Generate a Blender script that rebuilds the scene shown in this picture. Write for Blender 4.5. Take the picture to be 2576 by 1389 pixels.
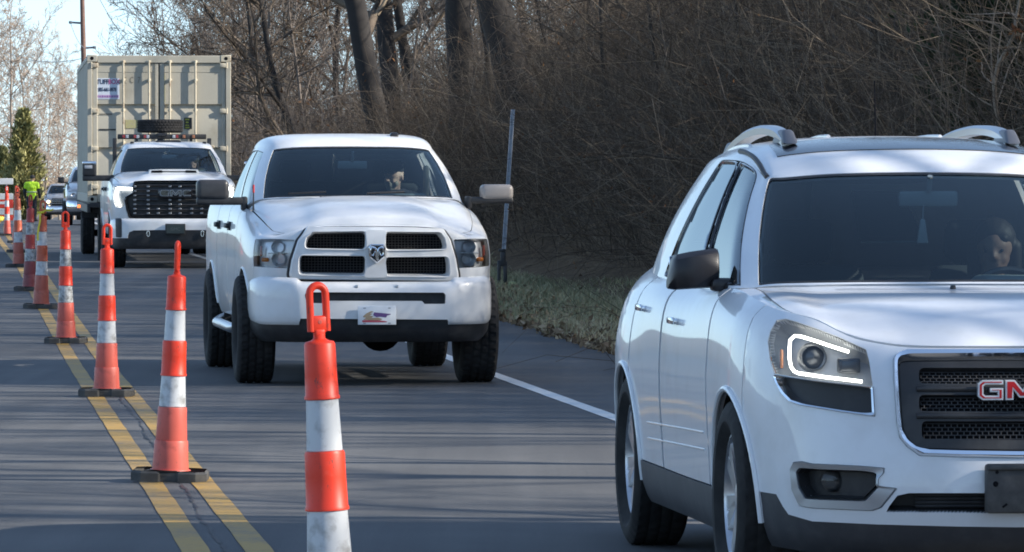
import bpy, bmesh, math, random
import numpy as np
from mathutils import Vector, Matrix
from mathutils.geometry import delaunay_2d_cdt

for o in list(bpy.data.objects):
    bpy.data.objects.remove(o)
SC = bpy.context.scene
R = math.radians

# ------------------------------------------------------------------ camera, sky, sun, exposure
CAM_H = 1.64
FPX = 13500.0                                   # focal length in pixels of a 2575 px wide picture
cam_d = bpy.data.cameras.new('camera')
cam = bpy.data.objects.new('camera', cam_d)
SC.collection.objects.link(cam)
cam.location = (0, 0, CAM_H)
cam.rotation_euler = (R(90 - 1.0164), 0, 0)
cam_d.sensor_width = 36.0
cam_d.lens = 36.0 * FPX / 2575.0
cam_d.clip_start = 0.5
cam_d.clip_end = 6000
SC.camera = cam
SC.render.resolution_x, SC.render.resolution_y = 1024, 552

SUN_EL = 27.0
SUN_AZ = math.atan2(0.985, -0.17)               # measured from +Y towards +X
to_sun = Vector((math.sin(SUN_AZ) * math.cos(R(SUN_EL)), math.cos(SUN_AZ) * math.cos(R(SUN_EL)), math.sin(R(SUN_EL))))
world = bpy.data.worlds.new('World')
SC.world = world
world.use_nodes = True
wn = world.node_tree
bg = wn.nodes['Background']
sky = wn.nodes.new('ShaderNodeTexSky')
sky.sky_type = 'NISHITA'
sky.sun_disc = False
sky.sun_elevation = R(SUN_EL)
sky.sun_rotation = SUN_AZ
sky.altitude = 200
sky.air_density = 1.0
sky.dust_density = 0.3
sky.ozone_density = 0.6
tcw = wn.nodes.new('ShaderNodeTexCoord')
vad = wn.nodes.new('ShaderNodeVectorMath')
vad.operation = 'ADD'
vad.inputs[1].default_value = (0, 0, .10)
vno = wn.nodes.new('ShaderNodeVectorMath')
vno.operation = 'NORMALIZE'
wn.links.new(tcw.outputs['Generated'], vad.inputs[0])
wn.links.new(vad.outputs[0], vno.inputs[0])
wn.links.new(vno.outputs[0], sky.inputs[0])
wn.links.new(sky.outputs[0], bg.inputs[0])
bg.inputs[1].default_value = 0.15
sun_d = bpy.data.lights.new('sun', 'SUN')
sun = bpy.data.objects.new('sun', sun_d)
SC.collection.objects.link(sun)
sun_d.energy = 4.6
sun_d.angle = R(0.53)
sun_d.color = (1.0, 0.93, 0.82)
sun.rotation_euler = to_sun.to_track_quat('Z', 'Y').to_euler()
sun.location = (60, -10, 40)
SC.view_settings.view_transform = 'Standard'
SC.view_settings.look = 'None'
SC.view_settings.exposure = 0.88
SC.view_settings.gamma = 1.0
SC.cycles.use_denoising = True
SC.cycles.max_bounces = 8
SC.cycles.transparent_max_bounces = 16
SC.cycles.filter_width = 1.8
SC.cycles.caustics_reflective = False
SC.cycles.caustics_refractive = False

# ------------------------------------------------------------------ road frame
RA = R(5.92)                                     # the road runs this much to the left of the view axis
RN = np.array([math.cos(RA), math.sin(RA)])      # to the right across the road
RD = np.array([-math.sin(RA), math.cos(RA)])     # along the road, away from the camera
_zk = np.array([[-400, 0], [0, 0], [46, 0], [60, .06], [75, .15], [88, .23], [112, .22], [160, .16], [211, .08], [250, -.2], [290, -.55], [350, -.8], [600, -1.0], [3000, -1.0]], float)


def smooth_interp(x, xp, yp):
    """Monotone cubic interpolation."""
    x = np.asarray(x, float)
    h = np.diff(xp)
    dl = np.diff(yp) / h
    m = np.zeros(len(xp))
    for i in range(1, len(xp) - 1):
        if dl[i - 1] * dl[i] > 0:
            w1 = 2 * h[i] + h[i - 1]
            w2 = h[i] + 2 * h[i - 1]
            m[i] = (w1 + w2) / (w1 / dl[i - 1] + w2 / dl[i])
    i = np.clip(np.searchsorted(xp, x, side='right') - 1, 0, len(xp) - 2)
    t = np.clip((x - xp[i]) / h[i], 0, 1)
    return (yp[i] * (1 + 2 * t) * (1 - t) ** 2 + h[i] * m[i] * t * (1 - t) ** 2 + yp[i + 1] * t * t * (3 - 2 * t) + h[i] * m[i + 1] * t * t * (t - 1))


def zroad(L):
    return smooth_interp(L, _zk[:, 0], _zk[:, 1])


def bend(L):
    return 9e-5 * np.clip(np.asarray(L, float) - 120, 0, 260) ** 2


def road_pt(t, L):
    """Ground plan point at lateral offset t (bent with the road) and distance L along it."""
    t = np.asarray(t, float) + bend(L)
    L = np.asarray(L, float)
    return t * RN[0] + L * RD[0], t * RN[1] + L * RD[1]


_bk = np.array([[-400, 1], [95, 1], [125, .62], [160, .34], [240, .3], [3000, .3]], float)


def zground(t, L):
    t = np.asarray(t, float)
    L = np.asarray(L, float)
    z = zroad(L)
    u = np.clip(t - 7.3 - 1.2 * np.clip((95 - L) / 15, 0, 1), 0, None)
    B = smooth_interp(L, _bk[:, 0], _bk[:, 1])
    z = z + B * (6.0 * (1 - np.exp(-(u / 7.5) ** 1.35)) + .10 * np.clip(u, 0, 60))
    ul = np.clip(-3.9 - t, 0, None)
    z = z - .35 * (1 - np.exp(-ul / 3.)) + .012 * np.clip(ul - 8, 0, 60)
    return z


def tL_of(x, y):
    t = x * RN[0] + y * RN[1]
    L = x * RD[0] + y * RD[1]
    return t - float(bend(L)), L


def pix(px, py, d):
    """World point seen at pixel (px, py) of the 2575 px wide picture at depth d."""
    return Vector(((px - 1287.5) / FPX * d, d, CAM_H - (py - 455) / FPX * d))


# ------------------------------------------------------------------ mesh helpers
class MB:
    """Collects pieces of geometry and links them as one mesh object."""

    def __init__(self):
        self.v, self.f, self.m, self.n = [], [], [], 0

    def add(self, verts, faces, mi=0):
        verts = np.asarray(verts, float).reshape(-1, 3)
        k = self.n
        self.v.append(verts)
        for f in faces:
            self.f.append([int(i) + k for i in f])
            self.m.append(mi)
        self.n += len(verts)
        return self

    def build(self, name, mats, parent=None, smooth=40, weld=.0003):
        me = bpy.data.meshes.new(name)
        v = np.concatenate(self.v) if self.v else np.zeros((0, 3))
        used = np.zeros(len(v), bool)
        for f in self.f:
            used[f] = True
        if not used.all():
            new = np.cumsum(used) - 1
            v = v[used]
            self.f = [[int(new[i]) for i in f] for f in self.f]
        me.from_pydata(v.tolist(), [], self.f)
        if not isinstance(mats, (list, tuple)):
            mats = [mats]
        for m in mats:
            me.materials.append(m)
        if len(mats) > 1:
            me.polygons.foreach_set('material_index', self.m)
        if weld:
            bm = bmesh.new()
            bm.from_mesh(me)
            bmesh.ops.remove_doubles(bm, verts=bm.verts, dist=weld)
            bm.to_mesh(me)
            bm.free()
        if smooth:
            me.polygons.foreach_set('use_smooth', [True] * len(me.polygons))
            if smooth < 179:
                me.set_sharp_from_angle(angle=R(smooth))
        me.update()
        o = bpy.data.objects.new(name, me)
        SC.collection.objects.link(o)
        if parent:
            o.parent = parent
        return o

    # ---- primitives
    def box(self, c, s, mi=0, rot=None):
        c = np.asarray(c, float)
        h = np.asarray(s, float) / 2
        v = np.array([[x, y, z] for x in (-1, 1) for y in (-1, 1) for z in (-1, 1)], float) * h
        if rot is not None:
            v = v @ np.array(rot).T
        return self.add(v + c, [(0, 1, 3, 2), (4, 6, 7, 5), (0, 4, 5, 1), (2, 3, 7, 6), (0, 2, 6, 4), (1, 5, 7, 3)], mi)

    def rbox(self, c, s, r=.01, seg=2, mi=0, rot=None, taper=None):
        """Box with rounded edges; taper scales the top in x and y."""
        bm = bmesh.new()
        bmesh.ops.create_cube(bm, size=1.0)
        for v in bm.verts:
            v.co = Vector((v.co.x * s[0], v.co.y * s[1], v.co.z * s[2]))
            if taper and v.co.z > 0:
                v.co.x *= taper[0]
                v.co.y *= taper[1]
        bmesh.ops.bevel(bm, geom=bm.edges[:], offset=r, segments=seg, profile=.5, affect='EDGES')
        bm.verts.index_update()
        v = np.array([x.co[:] for x in bm.verts])
        f = [[x.index for x in g.verts] for g in bm.faces]
        bm.free()
        if rot is not None:
            v = v @ np.array(rot).T
        return self.add(v + np.asarray(c, float), f, mi)

    def tube(self, pts, r, n=10, mi=0, cap=True):
        pts = np.asarray(pts, float)
        K = len(pts)
        r = np.broadcast_to(np.asarray(r, float), (K,))
        V, F = tubes_arrays(pts[None], r[None], n)
        self.add(V, F, mi)
        if cap:
            k = self.n - K * n
            self.f.append([k + i for i in range(n)][::-1])
            self.f.append([k + (K - 1) * n + i for i in range(n)])
            self.m += [mi, mi]
        return self

    def lathe(self, prof, n=48, axis='z', c=(0, 0, 0), mi=0, rmod=None, cap=False):
        """prof: (radius, height) pairs; rmod(i_angle, k_profile) scales the radius."""
        prof = np.asarray(prof, float)
        K = len(prof)
        a = np.arange(n) / n * 2 * math.pi
        rr = np.repeat(prof[:, 0][:, None], n, 1)
        if rmod is not None:
            rr = rr * rmod
        x, y = rr * np.cos(a), rr * np.sin(a)
        z = np.repeat(prof[:, 1][:, None], n, 1)
        v = np.stack([x, y, z], -1).reshape(-1, 3)
        if axis == 'x':
            v = v[:, [2, 0, 1]]
        elif axis == 'y':
            v = v[:, [1, 2, 0]]
        f = []
        for k in range(K - 1):
            for i in range(n):
                j = (i + 1) % n
                f.append((k * n + i, k * n + j, (k + 1) * n + j, (k + 1) * n + i))
        if cap:
            f.append(list(range(n))[::-1])
            f.append([(K - 1) * n + i for i in range(n)])
        return self.add(v + np.asarray(c, float), f, mi)

    def prism(self, out, depth, frame=None, mi=0, bev=0.0):
        """2D outline (x, z) extruded along +y by depth, front face at y=0 (facing -y); frame: 4x4 matrix."""
        out = np.asarray(out, float)
        n = len(out)
        if bev > 0:
            inn = inset(out, bev)
            loops = [(inn, 0.0), (out, bev), (out, depth)]
        else:
            loops = [(out, 0.0), (out, depth)]
        v = np.concatenate([np.stack([l[:, 0], np.full(n, y), l[:, 1]], -1) for l, y in loops])
        tri = cdt(loops[0][0])
        f = [tuple(t) for t in tri]
        for k in range(len(loops) - 1):
            for i in range(n):
                j = (i + 1) % n
                f.append((k * n + i, (k + 1) * n + i, (k + 1) * n + j, k * n + j))
        b = (len(loops) - 1) * n
        f += [tuple(b + q for q in t[::-1]) for t in tri]
        if frame is not None:
            M = np.array(frame)
            v = v @ M[:3, :3].T + M[:3, 3]
        return self.add(v, f, mi)


def tubes_arrays(P, Rr, n):
    """P (N,K,3) polylines, Rr (N,K) radii -> verts, quads of N open tubes."""
    N, K, _ = P.shape
    T = np.gradient(P, axis=1)
    T /= np.linalg.norm(T, axis=2, keepdims=True) + 1e-12
    ref = np.eye(3)[np.argmin(np.abs(T).max(1), axis=1)][:, None]
    ref = np.repeat(ref, K, 1)
    A = np.cross(T, ref)
    A /= np.linalg.norm(A, axis=2, keepdims=True) + 1e-12
    B = np.cross(T, A)
    a = np.arange(n) / n * 2 * math.pi
    V = P[:, :, None] + Rr[:, :, None, None] * (A[:, :, None] * np.cos(a)[:, None] + B[:, :, None] * np.sin(a)[:, None])
    base = (np.arange(N)[:, None, None] * K + np.arange(K - 1)[None, :, None]) * n
    i = np.arange(n)[None, None]
    j = (i + 1) % n
    F = np.stack([base + i, base + n + i, base + n + j, base + j], -1).reshape(-1, 4)
    return V.reshape(-1, 3), F


def big_mesh(name, V, F, mats, parent=None, tint=None, smooth=True, mi=None):
    """Fast mesh from numpy arrays (F all of one size); tint is a per-vertex value for the material."""
    me = bpy.data.meshes.new(name)
    V = np.asarray(V, np.float32)
    F = np.asarray(F, np.int32)
    k = F.shape[1]
    me.vertices.add(len(V))
    me.vertices.foreach_set('co', V.ravel())
    me.loops.add(F.size)
    me.loops.foreach_set('vertex_index', F.ravel())
    me.polygons.add(len(F))
    me.polygons.foreach_set('loop_start', np.arange(0, F.size, k, dtype=np.int32))
    if not isinstance(mats, (list, tuple)):
        mats = [mats]
    for m in mats:
        me.materials.append(m)
    if mi is not None:
        me.polygons.foreach_set('material_index', np.asarray(mi, np.int32))
    if tint is not None:
        a = me.attributes.new('tint', 'FLOAT', 'POINT')
        a.data.foreach_set('value', np.asarray(tint, np.float32))
    if smooth:
        me.polygons.foreach_set('use_smooth', np.ones(len(F), bool))
    me.update(calc_edges=True)
    o = bpy.data.objects.new(name, me)
    SC.collection.objects.link(o)
    if parent:
        o.parent = parent
    return o


def in_poly(p, poly):
    x, y = p[:, 0], p[:, 1]
    ins = np.zeros(len(p), bool)
    n = len(poly)
    for i in range(n):
        x1, y1 = poly[i]
        x2, y2 = poly[(i + 1) % n]
        if y1 == y2:
            continue
        c = ((y1 > y) != (y2 > y)) & (x < (x2 - x1) * (y - y1) / (y2 - y1) + x1)
        ins ^= c
    return ins


def cdt(outer, holes=(), inner=None):
    """Triangles of a polygon with holes; with inner points also returns the vertex list."""
    loops = [np.asarray(outer, float)] + [np.asarray(h, float) for h in holes]
    pts = np.concatenate(loops + ([inner] if inner is not None and len(inner) else []))
    edges, k = [], 0
    for l in loops:
        n = len(l)
        edges += [(k + i, k + (i + 1) % n) for i in range(n)]
        k += n
    r = delaunay_2d_cdt([Vector((float(p[0]), float(p[1]))) for p in pts], edges, [], 0, 1e-7)
    vs = np.array([v[:] for v in r[0]])
    tri = np.array([f for f in r[2] if len(f) == 3])
    c = vs[tri].mean(1)
    ok = in_poly(c, loops[0])
    for h in loops[1:]:
        ok &= ~in_poly(c, h)
    tri = tri[ok]
    back = {}
    for new, orig in enumerate(r[3]):
        for q in orig:
            back.setdefault(new, q)
    if inner is None:
        return [tuple(back.get(i, 0) for i in t) for t in tri]
    return vs, [tuple(t) for t in tri]


def inset(out, d):
    """Move a closed 2D outline inwards by d (counter-clockwise or not)."""
    out = np.asarray(out, float)
    a = np.roll(out, 1, 0)
    b = np.roll(out, -1, 0)
    area = np.sum(out[:, 0] * b[:, 1] - b[:, 0] * out[:, 1])
    s = 1 if area > 0 else -1
    e1 = out - a
    e2 = b - out
    e1 /= np.linalg.norm(e1, axis=1, keepdims=True) + 1e-12
    e2 /= np.linalg.norm(e2, axis=1, keepdims=True) + 1e-12
    n1 = np.stack([-e1[:, 1], e1[:, 0]], -1)
    n2 = np.stack([-e2[:, 1], e2[:, 0]], -1)
    n = n1 + n2
    n /= np.maximum((np.sum(n * n1, 1, keepdims=True)), .35)
    return out + s * d * n


def rpoly(pts, r=0.0, seg=5, maxlen=None):
    """Closed outline with rounded corners (r single or per point), densified to maxlen."""
    pts = np.asarray(pts, float)
    n = len(pts)
    rr = np.broadcast_to(np.asarray(r, float), (n,))
    out = []
    for i in range(n):
        p, a, b = pts[i], pts[i - 1], pts[(i + 1) % n]
        if rr[i] <= 0:
            out.append(p)
            continue
        ua, ub = a - p, b - p
        la, lb = np.linalg.norm(ua), np.linalg.norm(ub)
        ua, ub = ua / la, ub / lb
        ang = math.acos(np.clip(ua @ ub, -1, 1))
        d = min(rr[i] / math.tan(ang / 2) if ang < 3.1 else 0, .48 * la, .48 * lb)
        if d < 1e-6:
            out.append(p)
            continue
        p0, p1 = p + ua * d, p + ub * d
        for k in range(seg + 1):
            t = k / seg
            out.append((1 - t) ** 2 * p0 + 2 * t * (1 - t) * p + t * t * p1)
    out = np.array(out)
    if maxlen:
        res = []
        for i in range(len(out)):
            a, b = out[i], out[(i + 1) % len(out)]
            m = max(1, int(math.ceil(np.linalg.norm(b - a) / maxlen)))
            res += [a + (b - a) * k / m for k in range(m)]
        out = np.array(res)
    return out


def pchip_rows(P, t):
    """Monotone cubic through P along axis 0 at parameters t (uniform knots)."""
    P = np.asarray(P, float)
    n = len(P)
    d = P[1:] - P[:-1]
    m = np.zeros_like(P)
    a, b = d[:-1], d[1:]
    with np.errstate(divide='ignore', invalid='ignore'):
        h = np.where(a * b > 0, 2 * a * b / (a + b), 0)
    m[1:-1] = h
    m[0] = np.where(np.abs(1.5 * d[0] - .5 * m[1]) < 3 * np.abs(d[0]), 1.5 * d[0] - .5 * m[1], d[0])
    m[-1] = np.where(np.abs(1.5 * d[-1] - .5 * m[-2]) < 3 * np.abs(d[-1]), 1.5 * d[-1] - .5 * m[-2], d[-1])
    t = np.clip(t, 0, n - 1)
    i = np.clip(np.floor(t).astype(int), 0, n - 2)
    s = (t - i).reshape((-1,) + (1,) * (P.ndim - 1))
    return P[i] * (1 + 2 * s) * (1 - s) ** 2 + m[i] * s * (1 - s) ** 2 + P[i + 1] * s * s * (3 - 2 * s) + m[i + 1] * s * s * (s - 1)


class Surf:
    """Smooth surface through a control grid (ni, nj, 3), u along i, v along j, tabulated finely."""

    def __init__(self, grid, sub=16):
        g = np.asarray(grid, float)
        self.ni, self.nj = g.shape[0], g.shape[1]
        self.sub = sub
        tu = np.linspace(0, self.ni - 1, (self.ni - 1) * sub + 1)
        tv = np.linspace(0, self.nj - 1, (self.nj - 1) * sub + 1)
        a = pchip_rows(g, tu)
        self.T = pchip_rows(a.swapaxes(0, 1), tv).swapaxes(0, 1)
        self.tu, self.tv = tu, tv
        self.su = np.linalg.norm(np.diff(self.T, axis=0), axis=2).sum(0).mean() / (self.ni - 1)
        self.sv = np.linalg.norm(np.diff(self.T, axis=1), axis=2).sum(1).mean() / (self.nj - 1)
        du = np.gradient(self.T, axis=0)
        dv = np.gradient(self.T, axis=1)
        N = np.cross(du, dv)
        self.N = N / (np.linalg.norm(N, axis=2, keepdims=True) + 1e-12)

    def _bil(self, A, uv):
        u = np.clip(uv[:, 0] * self.sub, 0, A.shape[0] - 1.000001)
        v = np.clip(uv[:, 1] * self.sub, 0, A.shape[1] - 1.000001)
        i, j = np.floor(u).astype(int), np.floor(v).astype(int)
        s, t = (u - i)[:, None], (v - j)[:, None]
        return A[i, j] * (1 - s) * (1 - t) + A[i + 1, j] * s * (1 - t) + A[i, j + 1] * (1 - s) * t + A[i + 1, j + 1] * s * t

    def at(self, uv):
        return self._bil(self.T, np.asarray(uv, float).reshape(-1, 2))

    def nrm(self, uv):
        n = self._bil(self.N, np.asarray(uv, float).reshape(-1, 2))
        return n / (np.linalg.norm(n, axis=1, keepdims=True) + 1e-12)

    def inv_px(self, pts, M, ur=None, vr=None):
        """(u, v) of the surface points that lie behind the given picture points (2575 px wide), M the body's matrix."""
        M = np.array(M)
        W = self.T @ M[:3, :3].T + M[:3, 3]
        A = np.stack([1287.5 + W[..., 0] / W[..., 1] * FPX, 455 + (CAM_H - W[..., 2]) / W[..., 1] * FPX], -1)
        return self.inv(pts, None, ur, vr, A)

    def inv(self, pts, axes, ur=None, vr=None, A=None):
        """(u, v) of the surface points whose two coordinates `axes` equal pts."""
        pts = np.asarray(pts, float)
        if A is None:
            A = self.T[..., list(axes)]
        mu = np.ones(len(self.tu), bool) if ur is None else (self.tu >= ur[0]) & (self.tu <= ur[1])
        mv = np.ones(len(self.tv), bool) if vr is None else (self.tv >= vr[0]) & (self.tv <= vr[1])
        iu, iv = np.where(mu)[0], np.where(mv)[0]
        S = A[np.ix_(iu, iv)].reshape(-1, 2)
        out = np.zeros((len(pts), 2))
        lo = np.array([self.tu[iu[0]], self.tv[iv[0]]])
        hi = np.array([self.tu[iu[-1]], self.tv[iv[-1]]])
        k = np.array([np.argmin(((S - p) ** 2).sum(1)) for p in pts])
        out[:, 0] = self.tu[iu[k // len(iv)]]
        out[:, 1] = self.tv[iv[k % len(iv)]]
        e = 1.0 / self.sub
        for _ in range(10):
            c = self._bil(A, out)
            ju = (self._bil(A, np.clip(out + [e / 2, 0], lo, hi)) - self._bil(A, np.clip(out - [e / 2, 0], lo, hi))) / e
            jv = (self._bil(A, np.clip(out + [0, e / 2], lo, hi)) - self._bil(A, np.clip(out - [0, e / 2], lo, hi))) / e
            det = ju[:, 0] * jv[:, 1] - ju[:, 1] * jv[:, 0]
            det = np.where(np.abs(det) < 1e-9, 1e-9, det)
            rr = pts - c
            st = np.stack([(rr[:, 0] * jv[:, 1] - rr[:, 1] * jv[:, 0]) / det, (ju[:, 0] * rr[:, 1] - ju[:, 1] * rr[:, 0]) / det], -1)
            out = np.clip(out + np.clip(st, -.25, .25), lo, hi)
        return out


def panel(mb, sf, outer, holes=(), off=0.0, th=.02, step=.06, rim=True, flip=1, mi=0, bev=.004):
    """Piece of surface sf inside outline `outer` (u, v) minus holes, lifted by off, with a rim th deep."""
    sc = np.array([sf.su, sf.sv])
    loops = [np.asarray(outer, float)] + [np.asarray(h, float) for h in holes]
    L2 = [l * sc for l in loops]
    lo, hi = L2[0].min(0), L2[0].max(0)
    gx, gy = np.meshgrid(np.arange(lo[0] + step / 2, hi[0], step), np.arange(lo[1] + step / 2, hi[1], step), indexing='ij')
    gy = gy + (np.arange(gx.shape[0])[:, None] % 2) * step * .25
    g = np.stack([gx.ravel(), gy.ravel()], -1)
    if len(g):
        ok = in_poly(g, L2[0])
        for h in L2[1:]:
            ok &= ~in_poly(g, h)
        allb = np.concatenate(L2)
        for c0 in range(0, len(g), 4000):
            d = np.sqrt(((g[c0:c0 + 4000, None] - allb[None]) ** 2).sum(-1)).min(1)
            ok[c0:c0 + 4000] &= d > step * .38
        g = g[ok]
    vs, tri = cdt(L2[0], L2[1:], g if len(g) else np.zeros((0, 2)))
    uv = np.asarray(vs) / sc
    P, N = sf.at(uv), sf.nrm(uv) * flip
    V = P + N * off
    tri = np.array(tri)
    if len(tri):
        n0 = np.cross(V[tri[:, 1]] - V[tri[:, 0]], V[tri[:, 2]] - V[tri[:, 0]])
        bad = (n0 * N[tri].mean(1)).sum(1) < 0
        tri[bad] = tri[bad][:, ::-1]
    mb.add(V, [tuple(t) for t in tri], mi)
    if rim and th > 0:
        for q, l in enumerate(loops):
            p, n = sf.at(l), sf.nrm(l) * flip
            a, b = p + n * off, p + n * (off - th)
            k = len(l)
            mid = (l + np.roll(l, -1, 0)) / 2 * sc
            keep = np.ones(k, bool)
            for r, o in enumerate(L2):
                if r != q:
                    ins = in_poly(mid, o)
                    keep &= ins if r == 0 else ~ins
            mb.add(np.concatenate([a, b]), [(i, (i + 1) % k, k + (i + 1) % k, k + i) for i in range(k) if keep[i]], mi)
    return mb


def match_ring(outer, inner, n):
    """Two closed outlines resampled to n points each at the same directions from the inner one's centre."""
    c = np.asarray(inner).mean(0)
    res = []
    a = np.linspace(-math.pi, math.pi, n, endpoint=False)
    d = np.stack([np.cos(a), np.sin(a)], -1)
    for o in (outer, inner):
        o = np.asarray(o, float) - c
        sc = np.abs(np.asarray(inner) - c).max(0)
        o = o / sc
        p, q = o, np.roll(o, -1, 0)
        e = q - p
        # ray-segment intersections, farthest hit
        det = d[:, None, 0] * -e[None, :, 1] + d[:, None, 1] * e[None, :, 0]
        det = np.where(np.abs(det) < 1e-12, 1e-12, det)
        r = (p[None, :, 0] * -e[None, :, 1] + p[None, :, 1] * e[None, :, 0]) / det
        t = (d[:, None, 0] * p[None, :, 1] - d[:, None, 1] * p[None, :, 0]) / det
        r = np.where((t >= -1e-6) & (t <= 1 + 1e-6) & (r > 0), r, -1).max(1)
        res.append(d * r[:, None] * sc + c)
    return res


def thing(name, label, cat, loc=(0, 0, 0), rz=0.0, group=None):
    o = bpy.data.objects.new(name, None)
    SC.collection.objects.link(o)
    o.empty_display_size = .3
    o.location = loc
    o.rotation_euler = (0, 0, rz)
    o['label'] = label
    o['category'] = cat
    if group:
        o['group'] = group
    return o


def tag(o, label, cat, group=None):
    o['label'] = label
    o['category'] = cat
    if group:
        o['group'] = group
    return o


def structure(o):
    o['kind'] = 'structure'
    return o


def stuff(o, label, cat):
    o['kind'] = 'stuff'
    o['label'] = label
    o['category'] = cat
    return o


def dup(o, parent=None, **kw):
    """A copy of a thing with copies of its parts and sub-parts."""
    c = o.copy()
    SC.collection.objects.link(c)
    if parent:
        c.parent = parent
    for k, v in kw.items():
        c[k] = v
    for ch in list(o.children):
        dup(ch, c)
    return c


# ------------------------------------------------------------------ materials
MAT = {}


def mat(name, color=(.5, .5, .5), rough=.6, metal=0.0, coat=0.0, spec=.5, emit=None, emit_s=0.0):
    if name in MAT:
        return MAT[name]
    m = bpy.data.materials.new(name)
    m.use_nodes = True
    b = m.node_tree.nodes['Principled BSDF']
    b.inputs['Base Color'].default_value = (*color, 1)
    b.inputs['Roughness'].default_value = rough
    b.inputs['Metallic'].default_value = metal
    b.inputs['Coat Weight'].default_value = coat
    b.inputs['Coat Roughness'].default_value = .04
    b.inputs['Specular IOR Level'].default_value = spec
    if emit:
        b.inputs['Emission Color'].default_value = (*emit, 1)
        b.inputs['Emission Strength'].default_value = emit_s
    MAT[name] = m
    return m


def nodes(m):
    t = m.node_tree
    return t.nodes, t.links, t.nodes['Principled BSDF']


def noise_node(N, L, scale=5.0, detail=6, rough=.6, vec='Object', dim=(1, 1, 1)):
    tc = N.new('ShaderNodeTexCoord')
    mp = N.new('ShaderNodeMapping')
    mp.inputs['Scale'].default_value = dim
    L.new(tc.outputs[vec], mp.inputs[0])
    n = N.new('ShaderNodeTexNoise')
    n.inputs['Scale'].default_value = scale
    n.inputs['Detail'].default_value = detail
    n.inputs['Roughness'].default_value = rough
    L.new(mp.outputs[0], n.inputs['Vector'])
    return n


def ramp(N, L, src, stops):
    r = N.new('ShaderNodeValToRGB')
    e = r.color_ramp.elements
    while len(e) < len(stops):
        e.new(.5)
    for k, (p, c) in enumerate(stops):
        e[k].position = p
        e[k].color = (*c, 1) if len(c) == 3 else c
    L.new(src, r.inputs[0])
    return r


def dirty(name, color, dirt, rough=.5, amount=(.45, .75), scale=4.0, bump=0.0, bscale=60, **kw):
    """Principled with noise patches of a second colour (wear, dust, stains) and optional bump."""
    if name in MAT:
        return MAT[name]
    m = mat(name, color, rough, **kw)
    N, L, b = nodes(m)
    n = noise_node(N, L, scale)
    r = ramp(N, L, n.outputs[0], [(amount[0], color), (amount[1], dirt)])
    L.new(r.outputs[0], b.inputs['Base Color'])
    if bump:
        n2 = noise_node(N, L, bscale, 4)
        bp = N.new('ShaderNodeBump')
        bp.inputs['Strength'].default_value = bump
        bp.inputs['Distance'].default_value = .01
        L.new(n2.outputs[0], bp.inputs['Height'])
        L.new(bp.outputs[0], b.inputs['Normal'])
    return m


def glass_mat(name, tint, rough=.01, ior=1.5):
    """Thin tinted pane: transparent mixed with a mirror by Fresnel."""
    if name in MAT:
        return MAT[name]
    m = bpy.data.materials.new(name)
    m.use_nodes = True
    N, L = m.node_tree.nodes, m.node_tree.links
    N.remove(N['Principled BSDF'])
    out = N['Material Output']
    tr = N.new('ShaderNodeBsdfTransparent')
    tr.inputs[0].default_value = (*tint, 1)
    gl = N.new('ShaderNodeBsdfGlossy')
    gl.inputs['Roughness'].default_value = rough
    gl.inputs[0].default_value = (*(.35 + .65 * c / max(tint) for c in tint), 1)
    fr = N.new('ShaderNodeFresnel')
    fr.inputs[0].default_value = ior
    mx = N.new('ShaderNodeMixShader')
    L.new(fr.outputs[0], mx.inputs[0])
    L.new(tr.outputs[0], mx.inputs[1])
    L.new(gl.outputs[0], mx.inputs[2])
    L.new(mx.outputs[0], out.inputs[0])
    MAT[name] = m
    return m


def wood_mat(name, dark, mid, light, rough=.85):
    """Bark or twig: three tones chosen by the per-stem tint attribute, broken up by noise."""
    if name in MAT:
        return MAT[name]
    m = mat(name, mid, rough, spec=.2)
    N, L, b = nodes(m)
    at = N.new('ShaderNodeAttribute')
    at.attribute_name = 'tint'
    n = noise_node(N, L, 3.0, 4)
    ad = N.new('ShaderNodeMath')
    ad.operation = 'MULTIPLY_ADD'
    ad.inputs[1].default_value = .5
    L.new(n.outputs[0], ad.inputs[0])
    L.new(at.outputs['Fac'], ad.inputs[2])
    sb = N.new('ShaderNodeMath')
    sb.operation = 'SUBTRACT'
    sb.inputs[1].default_value = .25
    L.new(ad.outputs[0], sb.inputs[0])
    r = ramp(N, L, sb.outputs[0], [(.1, dark), (.5, mid), (.95, light)])
    L.new(r.outputs[0], b.inputs['Base Color'])
    return m

# ================================================================== ground, road, markings
def grid_sheet(ts, Ls, zf, dz=0.0):
    T, L = np.meshgrid(ts, Ls, indexing='ij')
    x, y = road_pt(T, L)
    z = zf(T, L) + dz
    V = np.stack([x, y, z], -1).reshape(-1, 3)
    n, k = len(ts), len(Ls)
    i, j = np.meshgrid(np.arange(n - 1), np.arange(k - 1), indexing='ij')
    a = (i * k + j).ravel()
    return V, np.stack([a, a + k, a + k + 1, a + 1], -1)


LS = np.concatenate([np.arange(-60, 0, 10.), np.arange(0, 130, 2.), np.arange(130, 380, 5.), np.arange(380, 700, 20.), [760, 900, 1200, 1800, 2600]])
T_ROAD_L, T_ROAD_R = -3.9, 6.15

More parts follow.
